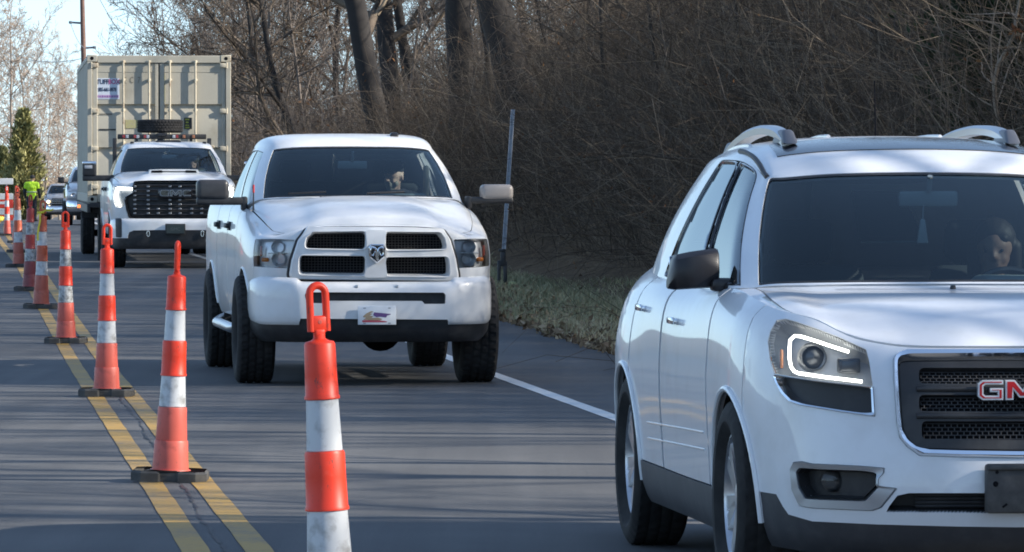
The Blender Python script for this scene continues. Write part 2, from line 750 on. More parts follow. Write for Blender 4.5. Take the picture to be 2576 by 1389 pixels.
m_ground = mat('soil and leaf litter', (.10, .075, .05), .95, spec=.1)
N_, L_, b_ = nodes(m_ground)
n1 = noise_node(N_, L_, 1.2, 8, .7)
n2 = noise_node(N_, L_, 14, 6, .7)
mxn = N_.new('ShaderNodeMath')
mxn.operation = 'MULTIPLY_ADD'
mxn.inputs[1].default_value = .6
L_.new(n2.outputs[0], mxn.inputs[0])
sc_ = N_.new('ShaderNodeMath')
sc_.operation = 'MULTIPLY'
sc_.inputs[1].default_value = .5
L_.new(n1.outputs[0], sc_.inputs[0])
L_.new(sc_.outputs[0], mxn.inputs[2])
r_ = ramp(N_, L_, mxn.outputs[0], [(.32, (.045, .032, .022)), (.5, (.10, .07, .046)), (.62, (.155, .11, .068)), (.75, (.21, .15, .09))])
L_.new(r_.outputs[0], b_.inputs['Base Color'])
bp_ = N_.new('ShaderNodeBump')
bp_.inputs['Strength'].default_value = .8
bp_.inputs['Distance'].default_value = .05
L_.new(n2.outputs[0], bp_.inputs['Height'])
L_.new(bp_.outputs[0], b_.inputs['Normal'])

ts = np.concatenate([[-900, -400, -200, -120, -80, -60, -45, -35, -26, -20, -15, -11, -8, -6, -5, -4.4], [T_ROAD_L - .02, T_ROAD_L + .3, 0, 3, T_ROAD_R - .3, T_ROAD_R + .02, 6.6, 7.0, 7.4], np.arange(8, 30, 1.), [32, 36, 42, 50, 60, 80, 120, 200, 400, 900]])


def zg_sunk(T, L):
    z = zground(T, L)
    return z - np.where((T > T_ROAD_L) & (T < T_ROAD_R), .08, 0.0) - .012


V, F = grid_sheet(ts, LS, zg_sunk)
structure(big_mesh('ground', V, F, m_ground))

m_road = mat('worn asphalt', (.1, .1, .1), .82, spec=.35)
N_, L_, b_ = nodes(m_road)
nA = noise_node(N_, L_, 70, 6, .85)
nB = noise_node(N_, L_, .5, 6, .6)
nC = noise_node(N_, L_, 1.0, 5, .6, dim=(2.2, .05, 1))
mA = N_.new('ShaderNodeMath'); mA.operation = 'MULTIPLY_ADD'; mA.inputs[1].default_value = .55
mB = N_.new('ShaderNodeMath'); mB.operation = 'MULTIPLY_ADD'; mB.inputs[1].default_value = .35
mC = N_.new('ShaderNodeMath'); mC.operation = 'MULTIPLY'; mC.inputs[1].default_value = .45
L_.new(nC.outputs[0], mC.inputs[0])
L_.new(nB.outputs[0], mB.inputs[0]); L_.new(mC.outputs[0], mB.inputs[2])
L_.new(nA.outputs[0], mA.inputs[0]); L_.new(mB.outputs[0], mA.inputs[2])
r_ = ramp(N_, L_, mA.outputs[0], [(.50, (.072, .074, .078)), (.67, (.108, .109, .111)), (.86, (.165, .163, .16))])
L_.new(r_.outputs[0], b_.inputs['Base Color'])
bp_ = N_.new('ShaderNodeBump'); bp_.inputs['Strength'].default_value = .5; bp_.inputs['Distance'].default_value = .006
L_.new(nA.outputs[0], bp_.inputs['Height']); L_.new(bp_.outputs[0], b_.inputs['Normal'])


def ragged(ts, L):
    return ts + .05 * np.sin(L * 1.9) + .04 * np.sin(L * 4.7 + 1) + .03 * np.sin(L * 11.3)


Lr = np.concatenate([np.arange(-60, 8, 4.), np.arange(8, 110, .5), np.arange(110, 400, 4.), np.arange(400, 701, 20.)])
tr = np.array([T_ROAD_L, -2, 0, 1.2, 3, 4.5, 5.4, T_ROAD_R])
T, L = np.meshgrid(tr, Lr, indexing='ij')
T[-1] = ragged(T[-1], Lr)
T[0] = ragged(T[0], Lr + 3)
x, y = road_pt(T, L)
z = zroad(L)
top = np.stack([x, y, z], -1).reshape(-1, 3)
n, k = len(tr), len(Lr)
i, j = np.meshgrid(np.arange(n - 1), np.arange(k - 1), indexing='ij')
a = (i * k + j).ravel()
F = [np.stack([a, a + k, a + k + 1, a + 1], -1)]
edge = []
V = [top]
base = len(top)
for row, s in ((0, 1), (n - 1, -1)):
    e = top.reshape(n, k, 3)[row].copy()
    e[:, 2] -= .15
    V.append(e)
    q = np.arange(k - 1)
    t0 = row * k + q
    b0 = base + q
    F.append(np.stack([t0, t0 + 1, b0 + 1, b0], -1)[:, ::s])
    base += k
structure(big_mesh('road', np.concatenate(V), np.concatenate(F), m_road, smooth=False))


def paint_mat(name, col, under, wear):
    m = mat(name, col, .6, spec=.4)
    N, L, b = nodes(m)
    n = noise_node(N, L, 26, 8, .75)
    n2 = noise_node(N, L, 1.3, 4, .6)
    ad = N.new('ShaderNodeMath'); ad.operation = 'MULTIPLY_ADD'; ad.inputs[1].default_value = .5
    h = N.new('ShaderNodeMath'); h.operation = 'MULTIPLY'; h.inputs[1].default_value = .5
    L.new(n2.outputs[0], h.inputs[0])
    L.new(n.outputs[0], ad.inputs[0]); L.new(h.outputs[0], ad.inputs[2])
    r = ramp(N, L, ad.outputs[0], [(wear, col), (wear + .12, tuple(.5 * c + .5 * u for c, u in zip(col, under))), (wear + .2, under)])
    L.new(r.outputs[0], b.inputs['Base Color'])
    return m


m_yellow = paint_mat('yellow road paint', (.46, .27, .05), (.14, .128, .11), .46)
m_white = paint_mat('white road paint', (.72, .72, .70), (.14, .14, .14), .6)


def stripe(name, t0, w, mt):
    Ls = np.concatenate([np.arange(-20, 110, .5), np.arange(110, 400, 4.)])
    V, F = grid_sheet(np.array([t0 - w / 2, t0 + w / 2]), Ls, lambda T, L: zroad(L), .004)
    w_ = np.sin(Ls * 7.1) * .0015 + np.sin(Ls * 2.3) * .002
    k = len(Ls)
    V[:k, 0] += w_
    V[k:, 0] += w_[::-1]
    return structure(big_mesh(name, V, F, mt, smooth=False))


stripe('yellow_line', 1.055, .125, m_yellow)
stripe('yellow_line', 1.335, .125, m_yellow)
stripe('white_edge_line', 4.53, .125, m_white)

# black crack seam that wanders between the two yellow lines
rng = np.random.default_rng(5)
mb = MB()
m_tar = mat('crack', (.02, .02, .022), .6)
Lc = np.arange(12, 44, .11)
tc_ = 1.235 + .035 * np.cumsum(rng.normal(0, 1, len(Lc))) / 3
tc_ = 1.22 + (tc_ - tc_.mean()) * .35
wd = np.clip(.004 + rng.normal(0, .006, len(Lc)), .0012, .022)
for s in range(len(Lc) - 1):
    p = []
    for (tt, LL) in ((tc_[s] - wd[s], Lc[s]), (tc_[s] + wd[s], Lc[s]), (tc_[s + 1] + wd[s + 1], Lc[s + 1]), (tc_[s + 1] - wd[s + 1], Lc[s + 1])):
        xx, yy = road_pt(tt, LL)
        p.append((xx, yy, float(zroad(LL)) + .003))
    mb.add(p, [(0, 1, 2, 3)])
structure(mb.build('road_crack', m_tar, smooth=0))

# ================================================================== bare trees
m_bark = wood_mat('bark', (.017, .016, .016), (.036, .033, .032), (.066, .058, .052))  # near-black tones paint shade onto the trunks on the bank
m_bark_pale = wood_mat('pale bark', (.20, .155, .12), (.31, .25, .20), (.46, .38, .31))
m_twig = wood_mat('twigs', (.054, .044, .036), (.122, .096, .075), (.28, .225, .165))  # tones lifted in place of haze, light tone painted for sunlit twigs
m_husk = wood_mat('dark husks', (.03, .024, .02), (.06, .047, .038), (.13, .09, .065))
m_leaf = wood_mat('dead leaves', (.07, .032, .016), (.14, .065, .03), (.25, .135, .06))


def curve(rng, p, d, length, K, wig, up):
    """Wandering polyline from p towards d."""
    pts = [p]
    step = length / (K - 1)
    d = d / np.linalg.norm(d)
    for k in range(K - 1):
        d = d + rng.normal(0, wig, 3) + np.array([0, 0, up])
        d /= np.linalg.norm(d)
        pts.append(pts[-1] + d * step)
    return np.array(pts)


def side_dir(rng, d, ang):
    r = rng.normal(0, 1, 3)
    r -= d * (r @ d)
    r /= np.linalg.norm(r)
    return d * math.cos(ang) + r * math.sin(ang)


def grow_tree(seed, height=12., r0=.2, lean=(0, 0), limbs=13, sub=(8, 7, 4), clear=.25, spread=.55, wig=.09, tmin=.006, crooked=.06, fork=0, limb_len=.45):
    """Branch polylines by level: 0 trunk(s), 1 limbs, 2 branches, 3 twigs, 4 fine twigs."""
    rng = np.random.default_rng(seed)
    lev = {0: [], 1: [], 2: [], 3: [], 4: []}
    d0 = np.array([lean[0], lean[1], 1.0])
    trunk = curve(rng, np.zeros(3), d0, height, 12, crooked, .03)
    rad = r0 * np.linspace(1, .14, 12) ** .9
    rad[0] *= 1.35
    lev[0].append((trunk, rad))
    stems = [(trunk, rad)]
    for f in range(fork):
        k = int(rng.integers(3, 6))
        d = side_dir(rng, trunk[k] - trunk[k - 1], R(rng.uniform(18, 34)) ) if False else None
        dd = (trunk[k + 1] - trunk[k]) / np.linalg.norm(trunk[k + 1] - trunk[k])
        st = curve(rng, trunk[k], side_dir(rng, dd, R(rng.uniform(16, 32))), height * .72, 12, crooked, .04)
        rr = rad[k] * .75 * np.linspace(1, .12, 12)
        lev[0].append((st, rr))
        stems.append((st, rr))

    def kids(parent, n, lo, ang, len_f, K, w, up, rf, out):
        P, rd = parent
        n_p = len(P)
        Lp = np.linalg.norm(np.diff(P, axis=0), axis=1).sum()
        for q in range(n):
            s = lo + (1 - lo) * (q + rng.uniform(0, 1)) / n
            x = s * (n_p - 1)
            i = min(int(x), n_p - 2)
            f = x - i
            p = P[i] * (1 - f) + P[i + 1] * f
            d = P[i + 1] - P[i]
            d /= np.linalg.norm(d)
            r = max((rd[i] * (1 - f) + rd[i + 1] * f) * rf, tmin)
            ln = Lp * len_f * rng.uniform(.6, 1.15) * (1.1 - .6 * s)
            c = curve(rng, p, side_dir(rng, d, R(ang * rng.uniform(.7, 1.25))), ln, K, w, up)
            out.append((c, np.linspace(r, max(tmin * .6, r * .2), K)))

    for st in stems:
        kids(st, limbs, clear, 55 * spread / .55, limb_len, 8, wig, .05, .55, lev[1])
    for b in lev[1]:
        kids(b, sub[0], .15, 48, .45, 6, wig * 1.3, .04, .6, lev[2])
    for b in lev[2]:
        kids(b, sub[1], .1, 45, .5, 4, wig * 1.6, .03, .65, lev[3])
    if sub[2]:
        for b in lev[3]:
            if rng.random() < .8:
                kids(b, sub[2], .1, 40, .6, 3, wig * 1.6, .02, .7, lev[4])
    return lev


def tree_arrays(lev, keys, sides):
    VV, FF, TT, n = [], [], [], 0
    rng = np.random.default_rng(1)
    for k in keys:
        if not lev[k]:
            continue
        P = np.array([b[0] for b in lev[k]])
        Q = np.array([b[1] for b in lev[k]])
        V, F = tubes_arrays(P, Q, sides[k])
        VV.append(V)
        FF.append(F + n)
        n += len(V)
        TT.append(np.repeat(np.clip(rng.normal(.5, .2, len(P)), 0, 1), P.shape[1] * sides[k]))
    return np.concatenate(VV), np.concatenate(FF), np.concatenate(TT)


SIDES = {0: 12, 1: 6, 2: 4, 3: 3, 4: 3}


def leaf_clump(rng, centers, n, size, spread):
    """Small curled dead leaves around the given points."""
    C = np.repeat(np.asarray(centers), n, 0)
    P = C + rng.normal(0, spread, C.shape)
    a = rng.normal(0, 1, C.shape)
    a /= np.linalg.norm(a, axis=1, keepdims=True)
    b = np.cross(a, rng.normal(0, 1, C.shape))
    b /= np.linalg.norm(b, axis=1, keepdims=True)
    s = size * rng.uniform(.5, 1.3, (len(C), 1))
    nn = np.cross(a, b) * s * .3
    V = np.stack([P - a * s, P + b * s * .45 + nn, P + a * s, P - b * s * .45 + nn], 1).reshape(-1, 3)
    F = np.arange(len(V)).reshape(-1, 4)
    return V, F, np.repeat(rng.uniform(0, 1, len(C)), 4)


def bare_tree(name, label, loc, seed, rz=0., group=None, mats=None, leaves=0, husks=0, leaf_size=.045, **kw):
    root = thing(name, label, 'tree', loc, rz, group)
    lev = grow_tree(seed, **kw)
    mt = mats or (m_bark, m_twig)
    V, F, T = tree_arrays(lev, [0], SIDES)
    big_mesh('trunk', V, F, mt[0], root, T)
    V, F, T = tree_arrays(lev, [1, 2, 3, 4], SIDES)
    big_mesh('crown', V, F, mt[1], root, T)
    if leaves:
        rng = np.random.default_rng(seed + 7)
        pts = np.array([b[0][-1] for b in (lev[4] or lev[3])])
        pts = pts[rng.integers(0, len(pts), leaves)]
        V, F, T = leaf_clump(rng, pts, 5, leaf_size, .06)
        o = big_mesh('dead_leaves', V, F, m_leaf, root, T, smooth=False)
        o['kind'] = 'stuff'
    if husks:
        rng = np.random.default_rng(seed + 17)
        pts = np.array([b[0][-1] for b in (lev[4] or lev[3])])
        pts = pts[rng.integers(0, len(pts), husks)]
        V, F, T = leaf_clump(rng, pts, 2, .032, .05)
        o = big_mesh('seed_husks', V, F, m_husk, root, T, smooth=False)
        o['kind'] = 'stuff'
    return root


def gpt(t, L, dz=0.):
    x, y = road_pt(t, L)
    return (float(x), float(y), float(zground(t, L)) + dz)


def at_px(px, d, dz=0., sink=.1):
    """Ground point under picture column px at depth d."""
    x = (px - 1287.5) / FPX * d
    t, L = tL_of(x, d)
    return (x, d, float(zground(t, L)) + dz - sink)

# ---- the big trees that stand out of the wood on the bank (columns measured in the picture)
BIG = [
    # px at base, depth, height, radius, lean, seed, fork, label
    (985, 128, 17, .31, (-.20, .0), 11, 1, 'stout dark tree with forked trunk leaning left behind the crew cab pickup'),
    (1008, 145, 16, .30, (-.12, .1), 12, 1, 'second dark trunk rising close beside the stout leaning forked tree'),
    (1178, 112, 18, .31, (-.17, .0), 13, 0, 'dark leaning tree rising above the roof of the crew cab pickup'),
    (1318, 98, 18, .36, (-.16, .1), 14, 0, 'dark leaning tree on the bank above the grey marker post'),
    (1085, 150, 15, .18, (-.10, .0), 15, 0, 'thinner dark tree between two stout leaning trunks on the bank'),
]
for px, d, h, r0, lean, seed, fork, lab in BIG:
    bare_tree('bare_tree', lab, at_px(px, d), seed, leaves=60, husks=500, height=h, r0=r0, lean=lean, fork=fork, limbs=15, sub=(8, 7, 4), clear=.22, crooked=.05, tmin=.007, limb_len=.42)

# ---- trees hanging over the road edge farther off, seen against the sky right of the container
EDGE = [
    (700, 168, 12, .16, (-.22, 0), 21, 'bare tree reaching left toward the tan container, many fine twigs'),
    (800, 150, 12, .17, (-.20, 0), 22, 'bare tree above the second pickup, thin twigs against the sky'),
    (660, 205, 12, .17, (-.12, 0), 23, 'bare tree just right of the tan container with sky showing through'),
    (745, 215, 11, .15, (-.05, 0), 24, 'bare tree farther back right of the container, low tangled crown'),
    (880, 175, 13, .18, (-.10, 0), 25, 'bare tree left of the stout leaning forked tree'),
    (625, 260, 11, .15, (.0, 0), 26, 'distant bare tree low beside the container edge'),
    (690, 275, 11, .15, (.0, 0), 27, 'distant pale bare tree behind the twigs right of the container'),
]
for px, d, h, r0, lean, seed, lab in EDGE:
    bare_tree('bare_tree', lab, at_px(px, d), seed, leaves=70 if d < 210 else 25, husks=900, height=h, r0=r0 * .75, lean=lean, limbs=20, sub=(9, 8, 3), clear=.10, crooked=.06, tmin=.0085, limb_len=.5)

# ---- trees of the thicket above the road, smaller trunks
MID = [
    (1420, 84, 11, .10, (-.2, 0), 31, 'slender bare sapling leaning over the bank right of the marker post'),
    (1560, 70, 10, .09, (-.25, 0), 32, 'slender grey sapling slanting across the dark bank'),
    (1700, 64, 10, .09, (-.2, .1), 33, 'slender sapling on the dark bank behind the white SUV roof rail'),
    (1900, 58, 9, .08, (-.15, 0), 34, 'slender bare sapling above the roof of the white SUV'),
    (2140, 54, 9, .07, (-.28, 0), 35, 'thin slanting sapling above the roof aerial of the white SUV'),
    (2330, 50, 8, .07, (-.25, 0), 36, 'thin bare sapling with pale tangled side branches near the evergreen'),
    (1230, 118, 13, .14, (-.1, 0), 37, 'slim dark tree between the leaning trunks above the pickup'),
    (1480, 88, 13, .16, (-.12, 0), 38, 'dark bare tree high on the bank, crown cut by the picture top'),
    (1050, 170, 15, .2, (-.1, 0), 39, 'bare tree deep in the wood behind the stout leaning trunks'),
]
for px, d, h, r0, lean, seed, lab in MID:
    if px > 1400:
        d *= 1.25
        r0 *= .8
    bare_tree('bare_tree', lab, at_px(px, d), seed, leaves=24, leaf_size=.026, height=h, r0=r0 * .5, lean=lean, limbs=15, sub=(7, 6, 3), clear=.12, crooked=.07, tmin=.005, limb_len=.42)

# pale crooked vine-like sapling close to the right edge
root = thing('pale_sapling', 'pale curving thin sapling stem above the roof rail at the far right', 'sapling', at_px(2508, 47))
V0 = np.array(root.location)
pp = [pix(2512, 330, 47), pix(2503, 270, 46.9), pix(2500, 215, 46.9), pix(2508, 165, 46.8), pix(2530, 125, 46.8), pix(2550, 85, 46.7), pix(2556, 40, 46.7), pix(2566, -20, 46.7), pix(2570, -80, 46.7)]
pp = np.array([V0 + [0, 0, -.1]] + [np.array(p) for p in pp]) - V0
m_pale = dirty('pale stem', (.30, .24, .18), (.16, .12, .09), .8, scale=9)
MB().tube(pp, np.linspace(.022, .011, len(pp)), 8).build('stem', m_pale, root)
rng = np.random.default_rng(3)
mb = MB()
for q in range(9):
    k = int(rng.integers(2, 8))
    mb.tube(curve(rng, pp[k], np.array([rng.uniform(-1, .6), rng.uniform(-.4, .4), rng.uniform(-.2, .8)]), rng.uniform(.4, 1.1), 6, .2, 0), np.linspace(.008, .003, 6), 5)
mb.build('branch', m_pale, root)
V, F, T = leaf_clump(rng, pp[[5, 6, 7]], 5, .05, .05)
big_mesh('dead_leaves', V, F, m_leaf, root, T, smooth=False)

# ------------------------------------------------------------------ evergreens
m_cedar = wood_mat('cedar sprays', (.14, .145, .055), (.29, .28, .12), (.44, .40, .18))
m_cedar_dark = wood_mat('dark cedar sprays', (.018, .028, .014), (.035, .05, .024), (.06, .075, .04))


def evergreen(name, label, loc, h, r, seed, mt, n=9000, group=None, size=.09):
    root = thing(name, label, 'evergreen', loc, 0, group)
    MB().tube([(0, 0, 0), (.02, 0, h * .5), (0, .02, h * .97)], [r * .11, r * .07, .01], 8).build('trunk', m_bark, root)
    rng = np.random.default_rng(seed)
    # sprays grouped on upswept boughs
    nb = n // 28
    zb = rng.uniform(.02, .98, nb) ** 1.05
    ang = rng.uniform(0, 2 * math.pi, nb)
    prof = (1 - zb) ** .75 * (1 - .35 * np.exp(-zb * 9)) + .03
    lobes = 1 + .26 * np.sin(3 * ang + zb * 7 + seed) + .22 * np.sin(7 * ang - zb * 13) + .16 * np.sin(zb * 41 + 2 * ang)
    tipr = r * prof * lobes * rng.uniform(.75, 1.12, nb)
    s = rng.uniform(.25, 1, (nb, 28))
    P = np.stack([np.cos(ang)[:, None] * tipr[:, None] * s, np.sin(ang)[:, None] * tipr[:, None] * s, (zb * h)[:, None] + s ** 1.5 * tipr[:, None] * .55], -1)
    P = P + rng.normal(0, .05 * r + .015, P.shape)
    P = P.reshape(-1, 3)
    d = np.stack([np.repeat(np.cos(ang), 28), np.repeat(np.sin(ang), 28), np.full(len(P), 1.1)], -1) + rng.normal(0, .45, P.shape)
    d /= np.linalg.norm(d, axis=1, keepdims=True)
    b = np.cross(d, rng.normal(0, 1, P.shape))
    b /= np.linalg.norm(b, axis=1, keepdims=True)
    sz = size * rng.uniform(.6, 1.4, (len(P), 1))
    V = np.stack([P - d * sz * .5, P + b * sz * .28, P + d * sz, P - b * sz * .28], 1).reshape(-1, 3)
    T = np.repeat(np.clip(np.repeat(rng.normal(.5, .18, nb), 28) + rng.normal(0, .1, len(P)), 0, 1), 4)
    big_mesh('crown', V, np.arange(len(V)).reshape(-1, 4), mt, root, T, smooth=False)
    return root


evergreen('cedar_tree', 'yellow green pointed cedar behind the worker in the lime vest', at_px(60, 236, 0), 4.95, 1.02, 4, m_cedar, 17000, size=.14)
evergreen('cedar_tree', 'small dull cedar at the left edge beside the pointed one', at_px(6, 244, 0), 3.4, 1.1, 6, m_cedar, 9000, size=.12)
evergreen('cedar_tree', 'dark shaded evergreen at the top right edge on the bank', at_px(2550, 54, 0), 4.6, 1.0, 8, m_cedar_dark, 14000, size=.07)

# ------------------------------------------------------------------ pale lit trees across the bend, far left
FAR = [
    (-40, 300, 12.5, .20, 41, 'tall pale bare tree at the left edge above the cedar'),
    (20, 285, 12.0, .19, 42, 'tall pale bare tree with wide crown above the cedar tip'),
    (62, 310, 11.0, .17, 43, 'pale bare tree just right of the cedar tip'),
    (105, 295, 9.0, .15, 44, 'mid height pale bare tree above the lime vested worker'),
    (150, 300, 7.5, .13, 45, 'low pale bare tree between the cedar and the container'),
    (185, 330, 8.5, .14, 46, 'pale bare tree close against the left side of the container'),
    (-5, 330, 11.5, .18, 47, 'pale bare tree farther back at the left edge'),
    (130, 340, 8.5, .14, 48, 'pale bare tree farther back above the queued pickup'),
    (85, 350, 9.5, .15, 49, 'pale bare tree farthest back between cedar and container'),
    (232, 350, 8.0, .14, 50, 'pale bare tree mostly hidden by the container'),
]
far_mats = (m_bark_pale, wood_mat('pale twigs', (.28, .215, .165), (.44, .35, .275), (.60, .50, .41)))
protos = {}
for i, (px, d, h, r0, seed, lab) in enumerate(FAR):
    p = at_px(px, d)
    if i < 4:
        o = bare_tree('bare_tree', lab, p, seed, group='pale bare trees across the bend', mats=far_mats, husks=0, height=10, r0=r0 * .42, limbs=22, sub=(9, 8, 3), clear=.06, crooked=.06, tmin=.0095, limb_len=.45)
        protos[i] = o
    else:
        o = dup(protos[i % 4], label=lab)
        o.location = p
        o.rotation_euler = (0, 0, 1.7 * i)
    o.scale = (h / 10,) * 3

# brush below those trees: countless stems
def brush(name, label, cat, pts, mt, seed, hmin, hmax, lean, rmin, rmax, twigs=5, K=5, leafn=0, leaf_size=.05, dens_wig=.16, hscale=None):
    """One object of many arching stems with side twigs."""
    rng = np.random.default_rng(seed)
    pts = np.asarray(pts)
    n = len(pts)
    h = rng.uniform(hmin, hmax, n) * rng.uniform(.5, 1, n)
    if hscale is not None:
        h = h * hscale
    d = rng.normal(0, 1, (n, 3)) * .42 + np.asarray(lean) + [0, 0, 1.]
    d /= np.linalg.norm(d, axis=1, keepdims=True)
    P = np.zeros((n, K, 3))
    P[:, 0] = pts
    for k in range(1, K):
        d = d + rng.normal(0, dens_wig, (n, 3)) + [0, 0, -.10]
        d /= np.linalg.norm(d, axis=1, keepdims=True)
        P[:, k] = P[:, k - 1] + d * (h / (K - 1))[:, None]
    r = rng.uniform(rmin, rmax, n) * (.5 + .5 * h / hmax)
    Q = r[:, None] * np.linspace(1, .35, K)[None]
    tint = np.clip(rng.normal(.45, .28, n), 0, 1)  # wide spread, palest stems coloured as if sunlit
    V, F = tubes_arrays(P, Q, 3)
    T = np.repeat(tint, K * 3)
    VV, FF, TT = [V], [F], [T]
    nn = len(V)
    # twigs
    src = np.repeat(np.arange(n), twigs)
    x = rng.uniform(.25, 1, len(src)) * (K - 1)
    i = np.minimum(x.astype(int), K - 2)
    f = (x - i)[:, None]
    p0 = P[src, i] * (1 - f) + P[src, i + 1] * f
    dd = P[src, i + 1] - P[src, i]
    dd /= np.linalg.norm(dd, axis=1, keepdims=True) + 1e-9
    dd = dd + rng.normal(0, .75, dd.shape)
    dd /= np.linalg.norm(dd, axis=1, keepdims=True)
    ln = h[src] * rng.uniform(.15, .45, len(src))
    p1 = p0 + dd * ln[:, None] * .5
    dd = dd + rng.normal(0, .3, dd.shape)
    dd /= np.linalg.norm(dd, axis=1, keepdims=True)
    p2 = p1 + dd * ln[:, None] * .5
    TP = np.stack([p0, p1, p2], 1)
    TQ = (r[src] * .6)[:, None] * np.array([1, .7, .4])[None]
    V, F = tubes_arrays(TP, TQ, 3)
    VV.append(V)
    FF.append(F + nn)
    nn += len(V)
    TT.append(np.repeat(np.clip(tint[src] + rng.normal(0, .15, len(src)), 0, 1), 9))
    mats = [mt]
    mi = [np.zeros(len(FF[0]) + len(FF[1]), int)]
    if leafn:
        c = p2[rng.integers(0, len(p2), leafn)]
        V, F, T = leaf_clump(rng, c, 3, leaf_size, .05)
        VV.append(V)
        FF.append(F + nn)
        TT.append(T)
        mats.append(m_leaf)
        mi.append(np.ones(len(F), int))
    o = big_mesh(name, np.concatenate(VV), np.concatenate(FF), mats, None, np.concatenate(TT), mi=np.concatenate(mi))
    return stuff(o, label, cat)


rng = np.random.default_rng(77)
# dark thicket on the bank, right of the road
n = 34000
L = 34 + (rng.random(n) ** 1.15) * 110
t = 7.7 + rng.random(n) ** 1.2 * 13
keep = t > 7.7 + 1.5 * np.clip((95 - L) / 15, 0, 1)
L, t = L[keep], t[keep]
x, y = road_pt(t, L)
brush('thicket', 'tangled dark leafless thicket covering the bank', 'thicket', np.stack([x, y, zground(t, L) - .05], -1), m_twig, 1, .8, 4.6, (-.30, -.05, 0), .0035, .010, twigs=7, leafn=3200, leaf_size=.03, hscale=1 - .33 * np.clip((L - 78) / 25, 0, 1))
# thicket farther along, pale, with the sky behind
n = 7500
L = 140 + rng.random(n) * 150
t = 7.5 + rng.random(n) ** 1.3 * 12
x, y = road_pt(t, L)
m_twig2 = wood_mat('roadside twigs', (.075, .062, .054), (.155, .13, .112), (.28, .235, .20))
brush('far_thicket', 'lighter leafless thicket beside the road right of the container', 'thicket', np.stack([x, y, zground(t, L) - .05], -1), m_twig2, 2, 1.0, 5.6, (-.12, 0, 0), .007, .015, twigs=8, leafn=1500, leaf_size=.07)
# pale brush beyond the bend
n = 5200
px = rng.uniform(-90, 720, n)
d = rng.uniform(262, 370, n)
xx = (px - 1287.5) / FPX * d
tt = np.array([tL_of(a_, b_) for a_, b_ in zip(xx, d)])
ok = (tt[:, 0] < -6) | (tt[:, 0] > 8.5)
ok &= ~((px > 95) & (px < 215) & (tt[:, 0] > -7) & (tt[:, 0] < 9))
xx, d, tt = xx[ok], d[ok], tt[ok]
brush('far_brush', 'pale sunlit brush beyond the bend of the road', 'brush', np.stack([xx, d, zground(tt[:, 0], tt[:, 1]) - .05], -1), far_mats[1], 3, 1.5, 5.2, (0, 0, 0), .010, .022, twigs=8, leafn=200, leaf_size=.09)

# ------------------------------------------------------------------ the wood on the bank (off to the right and behind, it shades the road)
def wood_mass(name, label, spots, mt, seed, protoN=4, **kw):
    VV, FF, TT, n = [], [], [], 0
    pr = [tree_arrays(grow_tree(seed + q, **kw), [0, 1, 2, 3], {0: 6, 1: 4, 2: 3, 3: 3}) for q in range(protoN)]
    rng = np.random.default_rng(seed)
    for (x, y, z, s) in spots:
        V, F, T = pr[int(rng.integers(0, protoN))]
        a = rng.uniform(0, 6.28)
        M = np.array([[math.cos(a), -math.sin(a), 0], [math.sin(a), math.cos(a), 0], [0, 0, 1]]) * s
        VV.append(V @ M.T + [x, y, z])
        FF.append(F + n)
        TT.append(T)
        n += len(V)
    o = big_mesh(name, np.concatenate(VV), np.concatenate(FF), mt, None, np.concatenate(TT))
    return stuff(o, label, 'wood')


spots = []
for q in range(84):
    L = rng.uniform(-12, 80)
    t = rng.uniform(9.5, 30)
    # keep the camera's view of the bank clear of the near trees
    x, y = road_pt(t, L)
    if y > 4 and x / max(y, .1) < .108 and y < 48:
        continue
    if L < 22 and rng.random() < .35:
        continue
    if abs(L - (94 - .28 * (t - 3.5))) < 3.2:
        continue
    spots.append((float(x), float(y), float(zground(t, L)) - .1, rng.uniform(.8, 1.25)))
wood_mass('shading_wood', 'bare wood on the bank to the right of the road', spots, m_bark, 300, height=12, r0=.10, limbs=14, sub=(8, 6, 0), clear=.12, crooked=.06, tmin=.010, limb_len=.48)
spots = []
for q in range(110):
    L = rng.uniform(62, 190)
    t = rng.uniform(14, 40)
    if abs(L - (94 - .28 * (t - 3.5))) < 3.2:
        continue
    x, y = road_pt(t, L)
    spots.append((float(x), float(y), float(zground(t, L)) - .1, rng.uniform(.75, 1.15)))
wood_mass('bank_wood', 'bare wood rising behind the thicket on the bank', spots, m_twig, 400, height=11, r0=.075, limbs=15, sub=(9, 7, 0), clear=.10, crooked=.06, tmin=.009, limb_len=.48)

spots = []
for q in range(80):
    L = rng.uniform(135, 290)
    t = 8.3 + rng.random() ** 1.3 * 30
    x, y = road_pt(t, L)
    spots.append((float(x), float(y), float(zground(t, L)) - .1, rng.uniform(.65, 1.1)))
wood_mass('far_wood', 'hazy brown bare wood along the road right of the container', spots, m_twig2, 500, height=11, r0=.07, limbs=17, sub=(10, 8, 0), clear=.08, crooked=.07, tmin=.0105, limb_len=.5)

spots = []
for q in range(46):
    L = rng.uniform(-30, 230)
    t = rng.uniform(-120, -75)
    x, y = road_pt(t, L)
    spots.append((float(x), float(y), float(zground(t, L)) - .1, rng.uniform(.8, 1.2)))
wood_mass('field_edge_wood', 'bare wood along the far edge of the field left of the road', spots, m_twig2, 600, protoN=3, height=9, r0=.09, limbs=14, sub=(8, 5, 0), clear=.08, crooked=.07, tmin=.016, limb_len=.5)

# ------------------------------------------------------------------ verge: grass and leaves at the pavement edge
m_grass = wood_mat('verge grass', (.13, .15, .085), (.25, .26, .15), (.56, .46, .28))


